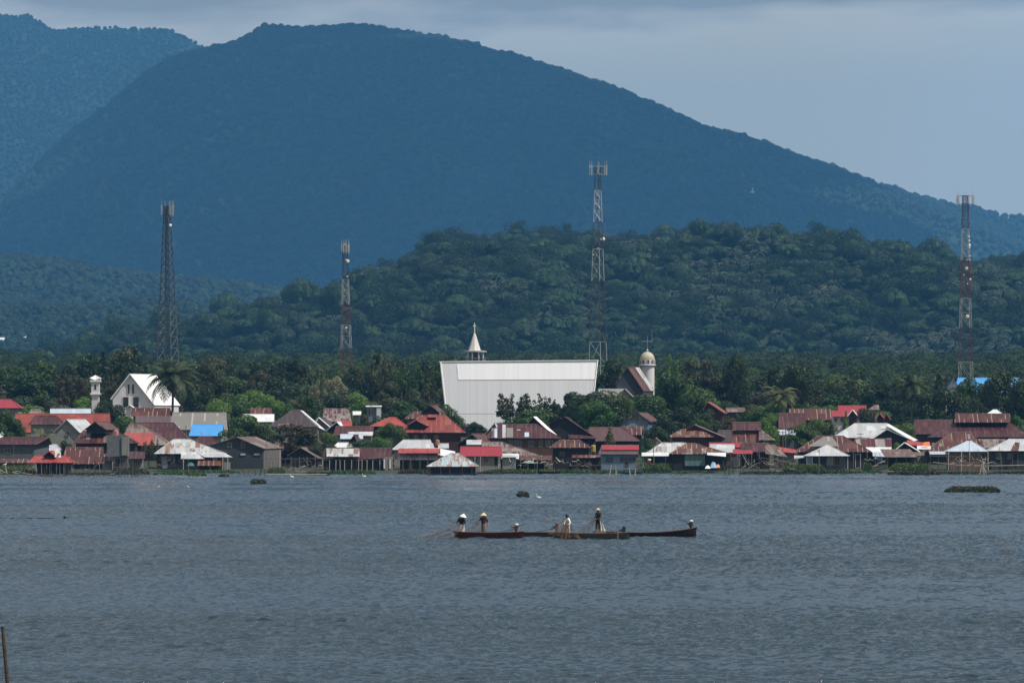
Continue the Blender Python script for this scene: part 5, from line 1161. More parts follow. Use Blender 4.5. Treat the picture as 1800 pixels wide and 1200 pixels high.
# number the belt trees of one look along each row from a landmark
cnt = {}
for T, px, row, kind, mt in sorted([t for t in TREES if t[2]], key=lambda t: t[1]):
    lm = max([l for l in LAND if l[0] <= max(px, 0)], key=lambda l: l[0]); k = (lm[1], row, kind, CW[mt]); cnt[k] = cnt.get(k, 0) + 1
    side_w = 'right of ' + lm[1]
    nn = ORD[cnt[k] - 1] + ' ' if True else ''
    T['label'] = f"{nn}{CW[mt]} {KW[kind].replace('dense ','').replace('low ','').replace('tall ','')} tree, {row}, {side_w}"
# ---- trees one can single out
t_ = tree
t_(218, 607, 56, 1215, 'tall', leaf_olive, 'tall olive green tree reaching up behind the white church')
t_(303, 620, 92, 1040, 'palm', leaf_palm, 'large coconut palm in front of the white church')
t_(190, 696, 56, 1040, 'round', leaf_dark, 'dark rounded tree hiding the foot of the bell turret')
t_(145, 692, 42, 1052, 'round', leaf_bright, 'light green rounded tree left of the bell turret')
t_(118, 660, 40, 1085, 'airy', leaf_brown, 'brownish tree left of the bell turret, left one of two'); t_(142, 664, 34, 1088, 'airy', leaf_brown, 'brownish tree left of the bell turret, right one of two')
t_(198, 655, 46, 1090, 'airy', leaf_brown, 'brownish tree between the bell turret and the white church')
t_(222, 728, 62, 1003, 'bush', leaf_mid, 'wide green bush right of the orange red ribbed roof')
t_(72, 742, 54, 972, 'bananaish', leaf_palm, 'spiky leaved plants in front of the orange red ribbed roof')
t_(115, 772, 30, 938, 'bush', leaf_dark, 'small dark bush in front of the pale gabled hall')
t_(262, 771, 30, 938, 'upright', leaf_olive, 'thin young tree in front of the bright red front slope')
t_(10, 716, 60, 962, 'broad', leaf_mid, 'leafy tree at the left edge above the white roof'); t_(30, 742, 34, 966, 'bush', leaf_bright, 'fresh green bush at the left edge, in front of the orange red roof')
t_(432, 726, 92, 958, 'broad', leaf_mid, 'spreading green tree covering the end of the bright blue roof'); t_(455, 745, 50, 955, 'bush', leaf_dark, 'dark bush below the spreading tree beside the plank boat shed')
t_(512, 745, 78, 945, 'airy', leaf_brown, 'brown tinged tree right of the plank boat shed'); t_(536, 752, 50, 948, 'upright', leaf_olive, 'olive tree with bare stems, right of the plank boat shed')
t_(576, 757, 46, 962, 'round', leaf_mid, 'round green tree below the brown mauve roofs'); t_(556, 776, 34, 940, 'bush', leaf_olive, 'olive bush beside the bamboo jetty')
t_(545, 694, 42, 1010, 'tall', leaf_mid, 'upright green tree behind the brown mauve roof'); t_(512, 704, 30, 1020, 'bush', leaf_bright, 'small bright yellow green bush beside the white roof')
t_(640, 728, 40, 1000, 'airy', leaf_olive, 'thin olive shrubbery in front of the pale blue building'); t_(697, 702, 72, 1040, 'bush', leaf_mid, 'wide green thicket right of the pale blue building'); t_(667, 728, 36, 1010, 'bush', leaf_mid, 'low green bush behind the small red hipped roof')
t_(591, 655, 50, 1150, 'broad', blossom, 'cream blossomed tree among dark trees, left of the shortest mast'); t_(560, 665, 34, 1140, 'airy', blossom, 'smaller cream blossomed tree left of the bigger one')
t_(640, 770, 62, 945, 'round', leaf_mid, 'round green bush behind the long patched shed, left one of a pair'); t_(684, 738, 56, 948, 'broad', leaf_mid, 'taller green tree in front of the small red hipped roof'); t_(668, 764, 46, 943, 'bush', leaf_bright, 'fresh green bush between the pair of round bushes'); t_(572, 778, 40, 944, 'bush', leaf_olive, 'dull green bush at the left end of the long patched shed')
t_(700, 626, 70, 1150, 'feather', leaf_olive, 'feathery bamboo clump right of the shortest mast'); t_(745, 622, 74, 1140, 'feather', leaf_mid, 'feathery bamboo clump touching the left end of the silver church'); t_(662, 597, 26, 1190, 'palm', leaf_dark, 'dark thin palm sticking up right of the shortest mast')
t_(760, 660, 40, 1080, 'airy', leaf_olive, 'thin twiggy tree against the left edge of the silver church')
for x, y, w_ in ((806, 610, 26), (905, 622, 22), (942, 618, 22), (966, 618, 22), (1006, 622, 22)): t_(x, y, w_ + 8, 1150, 'palm', leaf_palm, {806: 'palm crown peeping up just left of the white spire', 905: 'palm crown over the church ridge, first right of the spire', 942: 'palm crown over the church ridge, second right of the spire', 966: 'palm crown over the church ridge, third right of the spire', 1006: 'palm crown over the church ridge, nearest its right end'}[x])
t_(834, 738, 46, 1000, 'broad', leaf_dark, 'dark small tree at the lower left corner of the silver church roof')
t_(902, 692, 56, 1045, 'upright', leaf_olive, 'sparse upright tree against the silver church roof, left one'); t_(950, 689, 56, 1045, 'upright', leaf_mid, 'sparse upright tree against the silver church roof, right one'); t_(925, 718, 110, 1040, 'bush', leaf_mid, 'broad green thicket at the foot of the silver church roof'); t_(976, 708, 40, 1042, 'airy', leaf_dark, 'dark airy tree in front of the silver church, right of the sparse pair')
t_(1018, 686, 80, 1035, 'broad', leaf_dark, 'dark tree before the right part of the silver church'); t_(1064, 676, 122, 1022, 'round', leaf_dark, 'big dark rounded tree at the right end of the silver church'); t_(1050, 698, 66, 1012, 'round', leaf_bright, 'fresh green tree in front of the big dark rounded tree'); t_(1075, 628, 50, 1092, 'tall', leaf_dark, 'tall vine covered tree right of the silver church ridge'); t_(1095, 684, 40, 1040, 'bush', leaf_mid, 'green bush left of the pale walled annex')
t_(1072, 753, 36, 945, 'cone', leaf_olive, 'olive conical tree behind the light blue house')
for x, y, w_, D, k, m_, l in ((1140, 688, 84, 1050, 'round', leaf_mid, 'rounded green tree under the steep chapel'), (1185, 655, 92, 1065, 'broad', leaf_mid, 'large green tree right of the domed tower'), (1212, 664, 80, 1070, 'round', leaf_mid, 'large rounded tree left of the coral red roof'), (1195, 712, 80, 1005, 'bush', leaf_dark, 'dark thicket above the rust striped maroon roof'), (1228, 731, 50, 1002, 'round', leaf_mid, 'green tree in front of the coral red roof'), (1165, 728, 56, 1000, 'bush', leaf_dark, 'dark bush right of the blue grey gabled house')): t_(x, y, w_, D, k, m_, l)
t_(1246, 716, 44, 1042, 'bush', leaf_dark, 'dark bush directly below the coral red roof'); t_(1150, 743, 50, 958, 'broad', leaf_dark, 'dark brown green tree above the long white eave'); t_(1137, 768, 30, 940, 'bush', leaf_mid, 'green bush beside the tiny brown and white roofs')
t_(1290, 726, 40, 1030, 'airy', leaf_olive, 'thin olive tree right of the coral red roof'); t_(1330, 712, 62, 996, 'broad', leaf_mid, 'bushy green tree right of the tall two tier maroon house'); t_(1352, 722, 40, 992, 'bush', leaf_bright, 'fresh green bush beside the tall dark maroon roof')
t_(1405, 745, 66, 985, 'broad', leaf_mid, 'green tree in front of the tall dark maroon roof'); t_(1440, 730, 62, 990, 'broad', leaf_mid, 'green tree left of the largest silver white roof'); t_(1487, 724, 22, 987, 'cone', leaf_bright, 'bright green conical tree by the white walled house'); t_(1462, 742, 18, 984, 'cone', leaf_dark, 'small dark conical tree by the white walled house'); t_(1522, 712, 44, 1006, 'round', leaf_olive, 'olive tree between the crimson roofs'); t_(1595, 737, 50, 978, 'round', leaf_mid, 'green tree right of the largest silver white roof'); t_(1578, 775, 24, 945, 'bush', leaf_bright, 'tiny fresh green bush beneath the black front gable')
t_(1298, 607, 54, 1150, 'broad', leaf_dark, 'tall dark tree standing above its neighbours, right of the domed tower'); t_(1397, 634, 62, 1110, 'round', leaf_dark, 'big dark tree above the long maroon roof')
t_(1180, 620, 34, 1140, 'airy', leaf_bright, 'sunlit airy tree just right of the dome')
t_(1372, 668, 60, 1050, 'palm', leaf_palm, 'young coconut palm with pale fronds behind the long maroon roof'); t_(1601, 648, 60, 1105, 'palm', leaf_palm, 'coconut palm rising above the trees left of the dish crowded mast'); t_(1650, 645, 24, 1210, 'cone', leaf_dark, 'dark pointed tree left of the dish crowded mast')
t_(1772, 638, 84, 1070, 'broad', leaf_dark, 'big dark tree in front of the far blue roof at the right'); t_(1703, 652, 50, 1110, 'broad', leaf_mid, 'green tree at the foot of the dish crowded mast'); t_(1655, 672, 90, 1080, 'round', leaf_dark, 'wide dark tree left of the far blue roof'); t_(1726, 672, 46, 1100, 'broad', leaf_dark, 'dark leafy tree in front of the far blue roof'); t_(1805, 660, 60, 1090, 'broad', leaf_dark, 'dark tree cut by the right edge'); t_(1545, 665, 66, 1110, 'broad', leaf_dark, 'dark spreading tree above the crimson gables')
# woods filling the plain between the belt and the hill
xs2 = []
yy = 1290.0
while yy < 2950:
    n_ = int(0.25 * yy / (7.5 * yy / 1290)); x_ = np.linspace(-.125 * yy, .125 * yy, n_) + r.normal(size=n_) * 2; y_ = yy + r.normal(size=n_) * 2.5; xs2.append(np.stack([x_, y_, ground_z(x_, y_)], 1)); yy += 8.5 * yy / 1290
fp = np.concatenate(xs2); n_ = len(fp); rd = (3.6 + 2.3 * r.random(n_)) * fp[:, 1] / 1500; fp[:, 2] += 4 + 3 * r.random(n_)
protos4 = [soft_proto(r, 2200, .03, 5 + _) for _ in range(4)]
mass_inst('plain_forest', protos4, [hill_leaf] * 4, fp, np.stack([rd, rd * 1.4], 1), r.random(n_) * 6.28, r.integers(0, 4, n_), 'dark woods on the plain between the village trees and the hill'); print('plain crowns', n_)
# ================================================================== boats
def at(px, py_unused, D, z): return Vector(((px - 900) * S(D), D, z))
def hull(T, x0, x1, D, h0, hm, h1, beam, mat, inner, rake0=.25, rake1=.45, name='hull', yaw=0.0, blunt=0.35):
    """open wooden boat from photo column x0 to x1; heights of the rail above the water at both ends and the middle"""
    s = S(D); X0 = (x0 - 900) * s; X1 = (x1 - 900) * s; L = X1 - X0; n = 18; m = 6
    outer, inn = [], []
    for i in range(n + 1):
        t = i / n; zr = hm + (h0 - hm) * (1 - t) ** 3 * 1.0 + (h1 - hm) * t ** 3
        w_ = beam / 2 * (1 - abs(2 * t - 1) ** 3.2 * (1 - blunt)); keel = -.12 + (.10 * (1 - t) ** 6 if rake0 else 0) + .12 * t ** 6
        ring, rin = [], []
        for k in range(2 * m + 1):
            u = (k - m) / m; a = abs(u); yy = math.copysign(w_ * (a ** .55 if a > 0 else 0), u) * (.72 + .28 * a) if a else 0
            z = keel + (zr - keel) * a ** 2.1; xx = X0 + L * t + (rake0 * -1 * (1 - a ** 1.0) * -1 * (1 - t) ** 8) - rake1 * (1 - a) * t ** 8
            y = yy + yaw * (t - .5) * L
            ring.append(Vector((xx, D + y, z))); rin.append(Vector((X0 + L * (.5 + (t - .5) * .975), D + (yy * .90) + yaw * (t - .5) * L, max(z + .05 * (1 - a), keel + .06) if a < .98 else z)))
        outer.append(ring); inn.append(rin)
    b = MB()
    for i in range(n):
        for k in range(2 * m):
            b.face([outer[i][k], outer[i + 1][k], outer[i + 1][k + 1], outer[i][k + 1]]); b.face([inn[i][k], inn[i][k + 1], inn[i + 1][k + 1], inn[i + 1][k]])
        for k in (0, 2 * m): b.face([outer[i][k], inn[i][k], inn[i + 1][k], outer[i + 1][k]])
    b.face(outer[0][::-1]); b.face(outer[n]); b.face(inn[0]); b.face(inn[n][::-1])
    hl = b.build(name, mat, T)
    g = MB()
    for k in (0, 2 * m):
        g.path([r_[k] + Vector((0, 0, .012)) for r_ in outer], .028, 5)
    g.bar(outer[0][0], outer[0][2 * m], .028, 5); g.bar(outer[n][0], outer[n][2 * m], .028, 5); g.build('gunwale', inner, hl)
    for t in (.2, .42, .64, .84):
        i = int(t * n); a, c = inn[i][1], inn[i][2 * m - 1]; th = MB(); th.box(a.x - .1, a.x + .1, min(a.y, c.y), max(a.y, c.y), a.z - .10, a.z - .065); th.build('thwart', inner, T)
    return outer
boat_red = wood('red brown boat planks', (0.080, 0.016, 0.011)); boat_dark = wood('dark boat planks', (0.018, 0.010, 0.009)); boat_grey = wood('grey green boat paint', (0.085, 0.085, 0.075), .25); boat_brown = wood('brown boat planks', (0.085, 0.04, 0.028)); boat_in = wood('inner boat wood', (0.10, 0.055, 0.035))
def engine(T, px, D, z, rod, tail, cap, body, sc=1.0):
    """small long tail engine: block, cooling cover, tank, tiller and shaft; rod / tail are far ends in metres from the block"""
    c = Vector(((px - 900) * S(D), D, z)); b = MB()
    b.box(c.x - .12 * sc, c.x + .13 * sc, D - .12, D + .12, z, z + .24 * sc); b.box(c.x - .17 * sc, c.x - .12 * sc, D - .1, D + .1, z + .04, z + .2 * sc)
    for k in range(4): b.box(c.x + .13 * sc, c.x + .16 * sc, D - .11, D + .11, z + .03 + k * .05, z + .055 + k * .05)
    b.lathe([(.06, z - .22), (.09, z)], (c.x, D, 0), 8)
    e = b.build('engine', body, T)
    t = MB(); t.ball((c.x + .05, D, z + .31 * sc), .14 * sc, .13, .09 * sc, 12, 6); t.build('fuel_tank', cap, e, smooth=True)
    f = MB(); f.lathe([(.02, -.03), (.13 * sc, -.03), (.13 * sc, .03), (.02, .03)], (c.x - .2 * sc, D, z + .14 * sc), 12); f.build('flywheel', steel_dark, e)
    t = MB(); t.bar((c.x, D, z + .05), (c.x + tail[0], D + .05, z + tail[1]), .022, 5); t.bar((c.x + tail[0] - .04, D - .05, z + tail[1] - .08), (c.x + tail[0] + .04, D + .15, z + tail[1] + .08), .03, 4); t.build('propeller_shaft', steel_dark, e)
    t = MB(); t.bar((c.x, D, z + .1), (c.x + rod[0], D - .05, z + rod[1]), .018, 5); t.build('tiller', steel_dark, e)
red_eng = plain('red engine paint', (0.13, 0.018, 0.018), .4, .1); dk_eng = plain('black engine paint', (0.02, 0.018, 0.018), .5, .1); whitecap = plain('white plastic', (.7, .7, .7), .4, .04)
T = thing('fishing_boat', 'red brown wooden boat carrying two people in conical hats', 'boat', (P(859, 945, 391).x, 391, 0), 'fishing boats on the lake')
O1 = hull(T, 797, 921, 391, .46, .36, .46, .95, boat_red, boat_in); engine(T, 907, 391, .62, (.72, .42), (-1.0, -.2), whitecap, red_eng)
T = thing('fishing_boat', 'grey wooden boat with a fisherman in white at its left end', 'boat', (P(1040, 945, 388).x, 388, 0), 'fishing boats on the lake')
O2 = hull(T, 972, 1108, 388, .44, .36, .46, 1.0, boat_grey, boat_in, rake1=.6); engine(T, 1096, 388, .50, (-.5, -.02), (-1.1, -.05), dk_eng, dk_eng)
b = MB(); p = P(1085.5, 0, 387.3); b.bar((p.x, 387.3, -.12), (p.x, 387.3, .56), .05, 6); b.build('mooring_post', stick, T)
b = MB(); a = P(1041, 0, 388); c = P(1083, 0, 388); b.box(a.x, c.x, 387.8, 388.3, .50, .545); b.box(a.x + .1, a.x + .18, 387.85, 388.25, .3, .5); b.box(c.x - .3, c.x - .2, 387.85, 388.25, .3, .5); b.build('fore_deck', boat_in, T)
T = thing('fishing_boat', 'long dark boat with a high bow and white capped engine at the right', 'boat', (P(1170, 942, 396).x, 396, 0), 'fishing boats on the lake')
O3 = hull(T, 1096, 1225.5, 396, .30, .27, .66, .9, boat_dark, boat_in, rake1=.5); engine(T, 1214, 396, .78, (-.75, .5), (1.45, -.92), whitecap, dk_eng)
T = thing('fishing_boat', 'low brown boat half hidden between the red brown and the grey boat', 'boat', (P(950, 941, 395).x, 395, 0), 'fishing boats on the lake')
O4 = hull(T, 908, 990, 395, .32, .32, .34, .8, boat_brown, boat_in); engine(T, 978, 395, .58, (-.45, .0), (-1.5, -.25), red_eng, plain('rusty engine', (.08, .04, .03)))
# ================================================================== people
def skin_mesh(name, pts, edges, radii, mat, parent, sub=2, base=None):
    me = bpy.data.meshes.new(name); off = wloc(parent)
    me.from_pydata([tuple(Vector(p)) for p in pts], edges, []); me.materials.append(mat)
    o = bpy.data.objects.new(name, me); col.objects.link(o); o.parent = parent
    sk = o.modifiers.new('skin', 'SKIN'); 
    for i, r_ in enumerate(radii): me.skin_vertices[0].data[i].radius = r_ if isinstance(r_, tuple) else (r_, r_)
    me.skin_vertices[0].data[0].use_root = True
    ss = o.modifiers.new('sub', 'SUBSURF'); ss.levels = sub; ss.render_levels = sub
    sk.use_smooth_shade = True; return o
def person(label, px, D, zfeet, joints, skinc, shirt, legs, hatc=None, hat='cone', height=1.62, facing=0, hair=(0.01, 0.008, 0.007), skirt=None, sleeves=True, group='fishermen standing in the boats', hat_tilt=(0, 0)):
    """joints in metres relative to the feet centre: head, neck, hands L/R, elbows L/R, feet"""
    T = thing('person', label, 'person', ((px - 900) * S(D), D, zfeet), group)
    sk = plain('skin %g' % skinc[0], skinc, .6, .1); sh = plain('cloth %g %g' % (shirt[0], shirt[2]), shirt, .9, .2, 6); lg = plain('legs %g %g' % (legs[0], legs[2]), legs, .9, .2, 6)
    J = {k: Vector(v) for k, v in joints.items()}
    pel, ch_, nk, hd = J['pelvis'], J['chest'], J['neck'], J['head']
    f = Vector((math.sin(facing), -math.cos(facing), 0)); sd = Vector((math.cos(facing), math.sin(facing), 0))
    pts = [pel, (pel + ch_) / 2, ch_, nk, hd - Vector((0, 0, .05)), hd + Vector((0, 0, .07))]; rad = [(.15, .11), (.14, .10), (.17, .11), .06, .085, .08]; ed = [(0, 1), (1, 2), (2, 3), (3, 4), (4, 5)]
    def add(p, r_, fr): pts.append(p); rad.append(r_); ed.append((fr, len(pts) - 1)); return len(pts) - 1
    for sg, n in ((1, 'R'), (-1, 'L')):
        shp = ch_ + sd * .18 * sg + Vector((0, 0, .10)); i = add(shp, .065, 2); j = add(J['elbow' + n], .045, i); k = add(J['hand' + n], .032, j)
        J['sh' + n] = shp
        d = (J['hand' + n] - J['elbow' + n]).normalized(); a = add(J['hand' + n] + d * .06, .030, k)
        hip = pel + sd * .09 * sg - Vector((0, 0, .04)); i = add(hip, .09, 0); j = add(J['knee' + n], .06, i); k = add(J['foot' + n] + Vector((0, 0, .07)), .042, j); add(J['foot' + n] + f * .13 + Vector((0, 0, .03)), .035, k)
        J['hip' + n] = hip
    skin_mesh('body', pts, ed, rad, sk, T)
    for n in 'RL':   # palm with four bent fingers and a thumb
        h = J['hand' + n]; d = (h - J['elbow' + n]).normalized(); c = d.cross(Vector((0, 0, 1))); c = c.normalized() if c.length > .1 else sd; dn = c.cross(d)
        for q, (o_, ln) in enumerate(((-.028, .062), (-.010, .075), (.009, .070), (.027, .055))):
            b0 = h + d * .07 + c * o_; p1 = b0 + d * ln * .55; p2 = p1 + (d * .4 - dn * .8).normalized() * ln * .5
            skin_mesh('finger', [b0 - d * .02, b0, p1, p2], [(0, 1), (1, 2), (2, 3)], [.009, .009, .008, .007], sk, T, 1)
        b0 = h + d * .02 + c * .034; skin_mesh('thumb', [b0 - c * .012, b0 + d * .02 + c * .014, b0 + d * .045 + c * .016 - dn * .02], [(0, 1), (1, 2)], [.010, .010, .008], sk, T, 1)
    # face: eyes, nose, mouth and ears on the facing side
    hc = hd + Vector((0, 0, .01)); m_ = MB(); m_.ball(hc + f * .095 - Vector((0, 0, .012)), .012, .012, .022, 6, 4); m_.build('nose', sk, T, local=True)
    for sg in (1, -1):
        m_ = MB(); m_.ball(hc + f * .082 + sd * .031 * sg + Vector((0, 0, .018)), .011, .008, .007, 6, 4); m_.build('eye', plain('dark eye', (.01, .01, .01)), T, local=True)
        m_ = MB(); m_.ball(hc + sd * .083 * sg, .010, .018, .03, 6, 4); m_.build('ear', sk, T, local=True)
    m_ = MB(); m_.ball(hc + f * .084 - Vector((0, 0, .048)), .022, .008, .006, 6, 4); m_.build('mouth', plain('lips', (.12, .04, .035)), T, local=True)
    m_ = MB(); m_.ball(hd + Vector((0, 0, .055)) - f * .012, .092, .098, .085, 12, 8); m_.build('hair', plain('hair', hair, .7), T, smooth=True, local=True)
    # clothes follow the limbs with a little ease
    P_ = [pel - Vector((0, 0, .03)), (pel + ch_) / 2, ch_, ch_ + Vector((0, 0, .12)) + (nk - ch_) * .3]; r_ = [(.175, .14), (.17, .13), (.20, .145), (.085, .08)]; E = [(0, 1), (1, 2), (2, 3)]
    for n in 'RL':
        P_.append(J['sh' + n]); r_.append(.085); E.append((2, len(P_) - 1)); P_.append(J['elbow' + n]); r_.append(.064); E.append((len(P_) - 2, len(P_) - 1))
        if sleeves: P_.append(J['elbow' + n].lerp(J['hand' + n], .85)); r_.append(.048); E.append((len(P_) - 2, len(P_) - 1))
    skin_mesh('shirt', P_, E, r_, sh, T)
    if skirt:
        b = MB(); n_ = 16; lv = []
        for t in np.linspace(0, 1, 6):
            c = pel.lerp((J['footL'] + J['footR']) / 2 + Vector((0, 0, .04)), t) + Vector((0, 0, .12 * (1 - t))); w_ = skirt[0] + (skirt[1] - skirt[0]) * t
            lv.append([c + sd * w_ * math.cos(6.283 * k / n_) * (1 + .07 * math.sin(k * 2.4 + t * 3)) + f * w_ * .72 * math.sin(6.283 * k / n_) * (1 + .07 * math.cos(k * 3.1)) for k in range(n_)])
        for a_ in range(5):
            for k in range(n_): b.face([lv[a_][k], lv[a_ + 1][k], lv[a_ + 1][(k + 1) % n_], lv[a_][(k + 1) % n_]])
        b.face(lv[0][::-1]); b.build('apron', lg, T, smooth=True, local=True)
    else:
        P_ = [pel + Vector((0, 0, .02))]; r_ = [(.175, .135)]; E = []
        for n in 'RL':
            P_.append(J['hip' + n] - Vector((0, 0, .05))); r_.append(.105); E.append((0, len(P_) - 1)); P_.append(J['knee' + n]); r_.append(.082); E.append((len(P_) - 2, len(P_) - 1)); P_.append(J['foot' + n] + Vector((0, 0, .12))); r_.append(.066); E.append((len(P_) - 2, len(P_) - 1))
        skin_mesh('trousers', P_, E, r_, lg, T)
    if hatc:
        hm = plain('straw hat %g' % hatc[0], hatc, .8, .08, 9); b = MB(); top = hd + Vector((hat_tilt[0], hat_tilt[1], .24)); n_ = 22
        if hat == 'cone': prof = [(.235, .02), (.225, .03), (.12, .13), (.03, .215), (.0, .23)]
        elif hat == 'cap': prof = [(.105, .0), (.115, .04), (.11, .10), (.07, .15), (.0, .165)]
        else: prof = [(.20, .05), (.19, .07), (.11, .09), (.10, .15), (.05, .185), (.0, .19)]
        ax = Vector((hat_tilt[0], hat_tilt[1], .24)).normalized().to_track_quat('Z', 'Y')
        rings = [[hd + ax @ Vector((ra * math.cos(6.283 * k / n_), ra * math.sin(6.283 * k / n_), z)) for k in range(n_)] for ra, z in prof]
        for a_ in range(len(rings) - 1):
            for k in range(n_): b.face([rings[a_][k], rings[a_][(k + 1) % n_], rings[a_ + 1][(k + 1) % n_], rings[a_ + 1][k]])
        b.face(rings[0][::-1]); b.build('hat', hm, T, smooth=True, local=True)
    return T
std = dict(pelvis=(0, 0, .86), chest=(0, 0, 1.20), neck=(0, 0, 1.40), head=(0, 0, 1.50), kneeL=(-.10, -.02, .46), kneeR=(.10, -.02, .46), footL=(-.12, 0, 0), footR=(.12, 0, 0))
J1 = dict(std, chest=(-.02, -.05, 1.16), neck=(.06, -.10, 1.33), head=(.10, -.12, 1.42), elbowL=(-.32, -.12, .98), handL=(-.20, -.36, .96), elbowR=(.24, -.18, .98), handR=(.26, -.36, .88))
person('person in a dark navy top and pale skirt wearing a white conical hat, leaning forward', 811.5, 391, .06, J1, (.16, .08, .05), (.012, .014, .035), (.42, .42, .36), (.80, .79, .74), facing=.15, skirt=(.17, .24), hat_tilt=(.06, -.05))
J2 = dict(std, elbowL=(-.30, -.08, 1.10), handL=(-.36, -.26, 1.02), elbowR=(.29, .02, 1.02), handR=(.33, -.06, .76), neck=(0, -.02, 1.38), head=(0, -.05, 1.47), footL=(-.06, 0, 0), footR=(.09, 0, 0))
person('person in a dark brown dress wearing a tan conical hat, right arm hanging down', 850, 391, .08, J2, (.30, .16, .12), (.035, .014, .012), (.16, .10, .07), (.66, .48, .30), facing=-.2, skirt=(.15, .16), sleeves=False)
J3 = dict(std, chest=(0, -.03, 1.17), elbowL=(-.26, -.16, .98), handL=(-.22, -.36, .88), elbowR=(.16, -.25, .98), handR=(-.05, -.38, .86), neck=(-.03, -.04, 1.36), head=(-.05, -.06, 1.46))
person('person in baggy white clothes with a dark knitted cap, gathering a brown net', 998, 388.2, .08, J3, (.12, .06, .04), (.74, .73, .70), (.60, .57, .52), (.02, .02, .028), hat='cap', facing=-1.2, hair=(.012, .012, .018), skirt=(.19, .21))
J4 = dict(std, chest=(.02, -.02, 1.20), elbowL=(-.20, -.16, 1.02), handL=(-.30, -.32, .84), elbowR=(.16, -.20, 1.0), handR=(-.06, -.34, .88))
person('person in black wearing a yellow brimmed hat, standing on the deck and hauling net', 1051, 388.1, .548, J4, (.06, .035, .025), (.014, .014, .016), (.025, .022, .02), (.66, .42, .12), hat='brim', facing=-.7, height=1.5).scale = (.93, .93, .93)
# nets: open mesh cloth
def netmat(name, c, dens):
    m, nt, b = newmat(name); tc = N(nt, 'ShaderNodeTexCoord'); nz = N(nt, 'ShaderNodeTexNoise'); nz.inputs['Scale'].default_value = 60; nz.inputs['Detail'].default_value = 2; nt.links.new(tc.outputs['Object'], nz.inputs[0])
    n2 = N(nt, 'ShaderNodeTexNoise'); n2.inputs['Scale'].default_value = 5; nt.links.new(tc.outputs['Object'], n2.inputs[0])
    a = MT(nt, 'ADD', MR(nt, nz.outputs[0], .45, .55, -.25, .25), MR(nt, n2.outputs[0], .3, .7, dens - .25, dens + .25)); 
    mm = N(nt, 'ShaderNodeMath', operation='ADD', use_clamp=True); nt.links.new(a, mm.inputs[0]); mm.inputs[1].default_value = 0
    b.inputs['Base Color'].default_value = (*c, 1); b.inputs['Roughness'].default_value = .9; nt.links.new(mm.outputs[0], b.inputs['Alpha']); return m
net_b = netmat('brown net', (.19, .12, .08), .30); net_d = netmat('thick brown net', (.15, .075, .04), .55); net_w = netmat('pale net', (.62, .56, .50), .85); net_f = netmat('thin net', (.15, .09, .08), .30)
def drape(name, label, a, b_, c, d, mat, sag=.15, n=12, root=None):
    """cloth between four corners (a top-left, b top-right, c bottom-right, d bottom-left)"""
    a, b_, c, d = map(Vector, (a, b_, c, d)); m_ = MB(); g = []
    for i in range(n + 1):
        u = i / n; row = []
        for j in range(n + 1):
            v = j / n; p = a.lerp(b_, u).lerp(d.lerp(c, u), v); p.z -= sag * math.sin(math.pi * u) * (1 - v) + sag * .6 * math.sin(math.pi * v) ; p.y += .05 * math.sin(u * 17 + v * 3); row.append(p)
        g.append(row)
    for i in range(n):
        for j in range(n): m_.face([g[i][j], g[i + 1][j], g[i + 1][j + 1], g[i][j + 1]])
    o = m_.build(name, mat, base=a, smooth=True); tag(o, label, 'net', 'fishing nets'); return o
z_ = lambda py, D: CH + (HY - py) * S(D)
Q = lambda px, py, D: P(px, py, D)
drape('fishing_net', 'thin brown net trailing into the water left of the red brown boat', Q(806, 914, 390.5), Q(808, 930, 390.5), Q(798, 944.3, 390.3), Q(735, 944.5, 390.2), net_f, .1)
drape('fishing_net', 'brown net hanging between the two people in conical hats', Q(840, 911, 390.5), Q(846, 913, 390.6), Q(858, 936, 390.8), Q(813, 935, 390.6), net_b, .05)
drape('fishing_net', 'bundle of rusty brown net falling over the side of the grey boat', Q(991, 914, 387.5), Q(999, 915, 387.5), Q(1003, 946, 387.4), Q(984, 946, 387.4), net_d, .02)
drape('fishing_net', 'thin net spread around the fisherman in white', Q(989, 913, 387.7), Q(1003, 919, 387.6), Q(1022, 946, 387.45), Q(962, 938, 387.6), net_b, .06)
drape('fishing_net', 'pale brown net stretched from the person in black down to the left', Q(1044, 911, 387.7), Q(1047, 916, 387.7), Q(1033, 936, 387.8), Q(1008, 937, 387.8), net_b, .08)
drape('fishing_net', 'whitish gathered net hanging behind the person in black', Q(1052, 912, 388.2), Q(1056, 913, 388.2), Q(1065, 933.5, 388.1), Q(1049, 933.5, 388.1), net_w, .0)
def rope(name, label, pts, r, mat, cat='rope', group=None):
    b = MB(); b.path(pts, r, 5); o = b.build(name, mat, base=pts[0]); tag(o, label, cat, group); return o
rope('net_rope', 'thin rope from the fisherman in white to the person in black', [Q(1002, 923, 387.8), Q(1015, 927, 387.8), Q(1028, 925, 387.8), Q(1044, 915, 387.8)], .012, stick_dark)
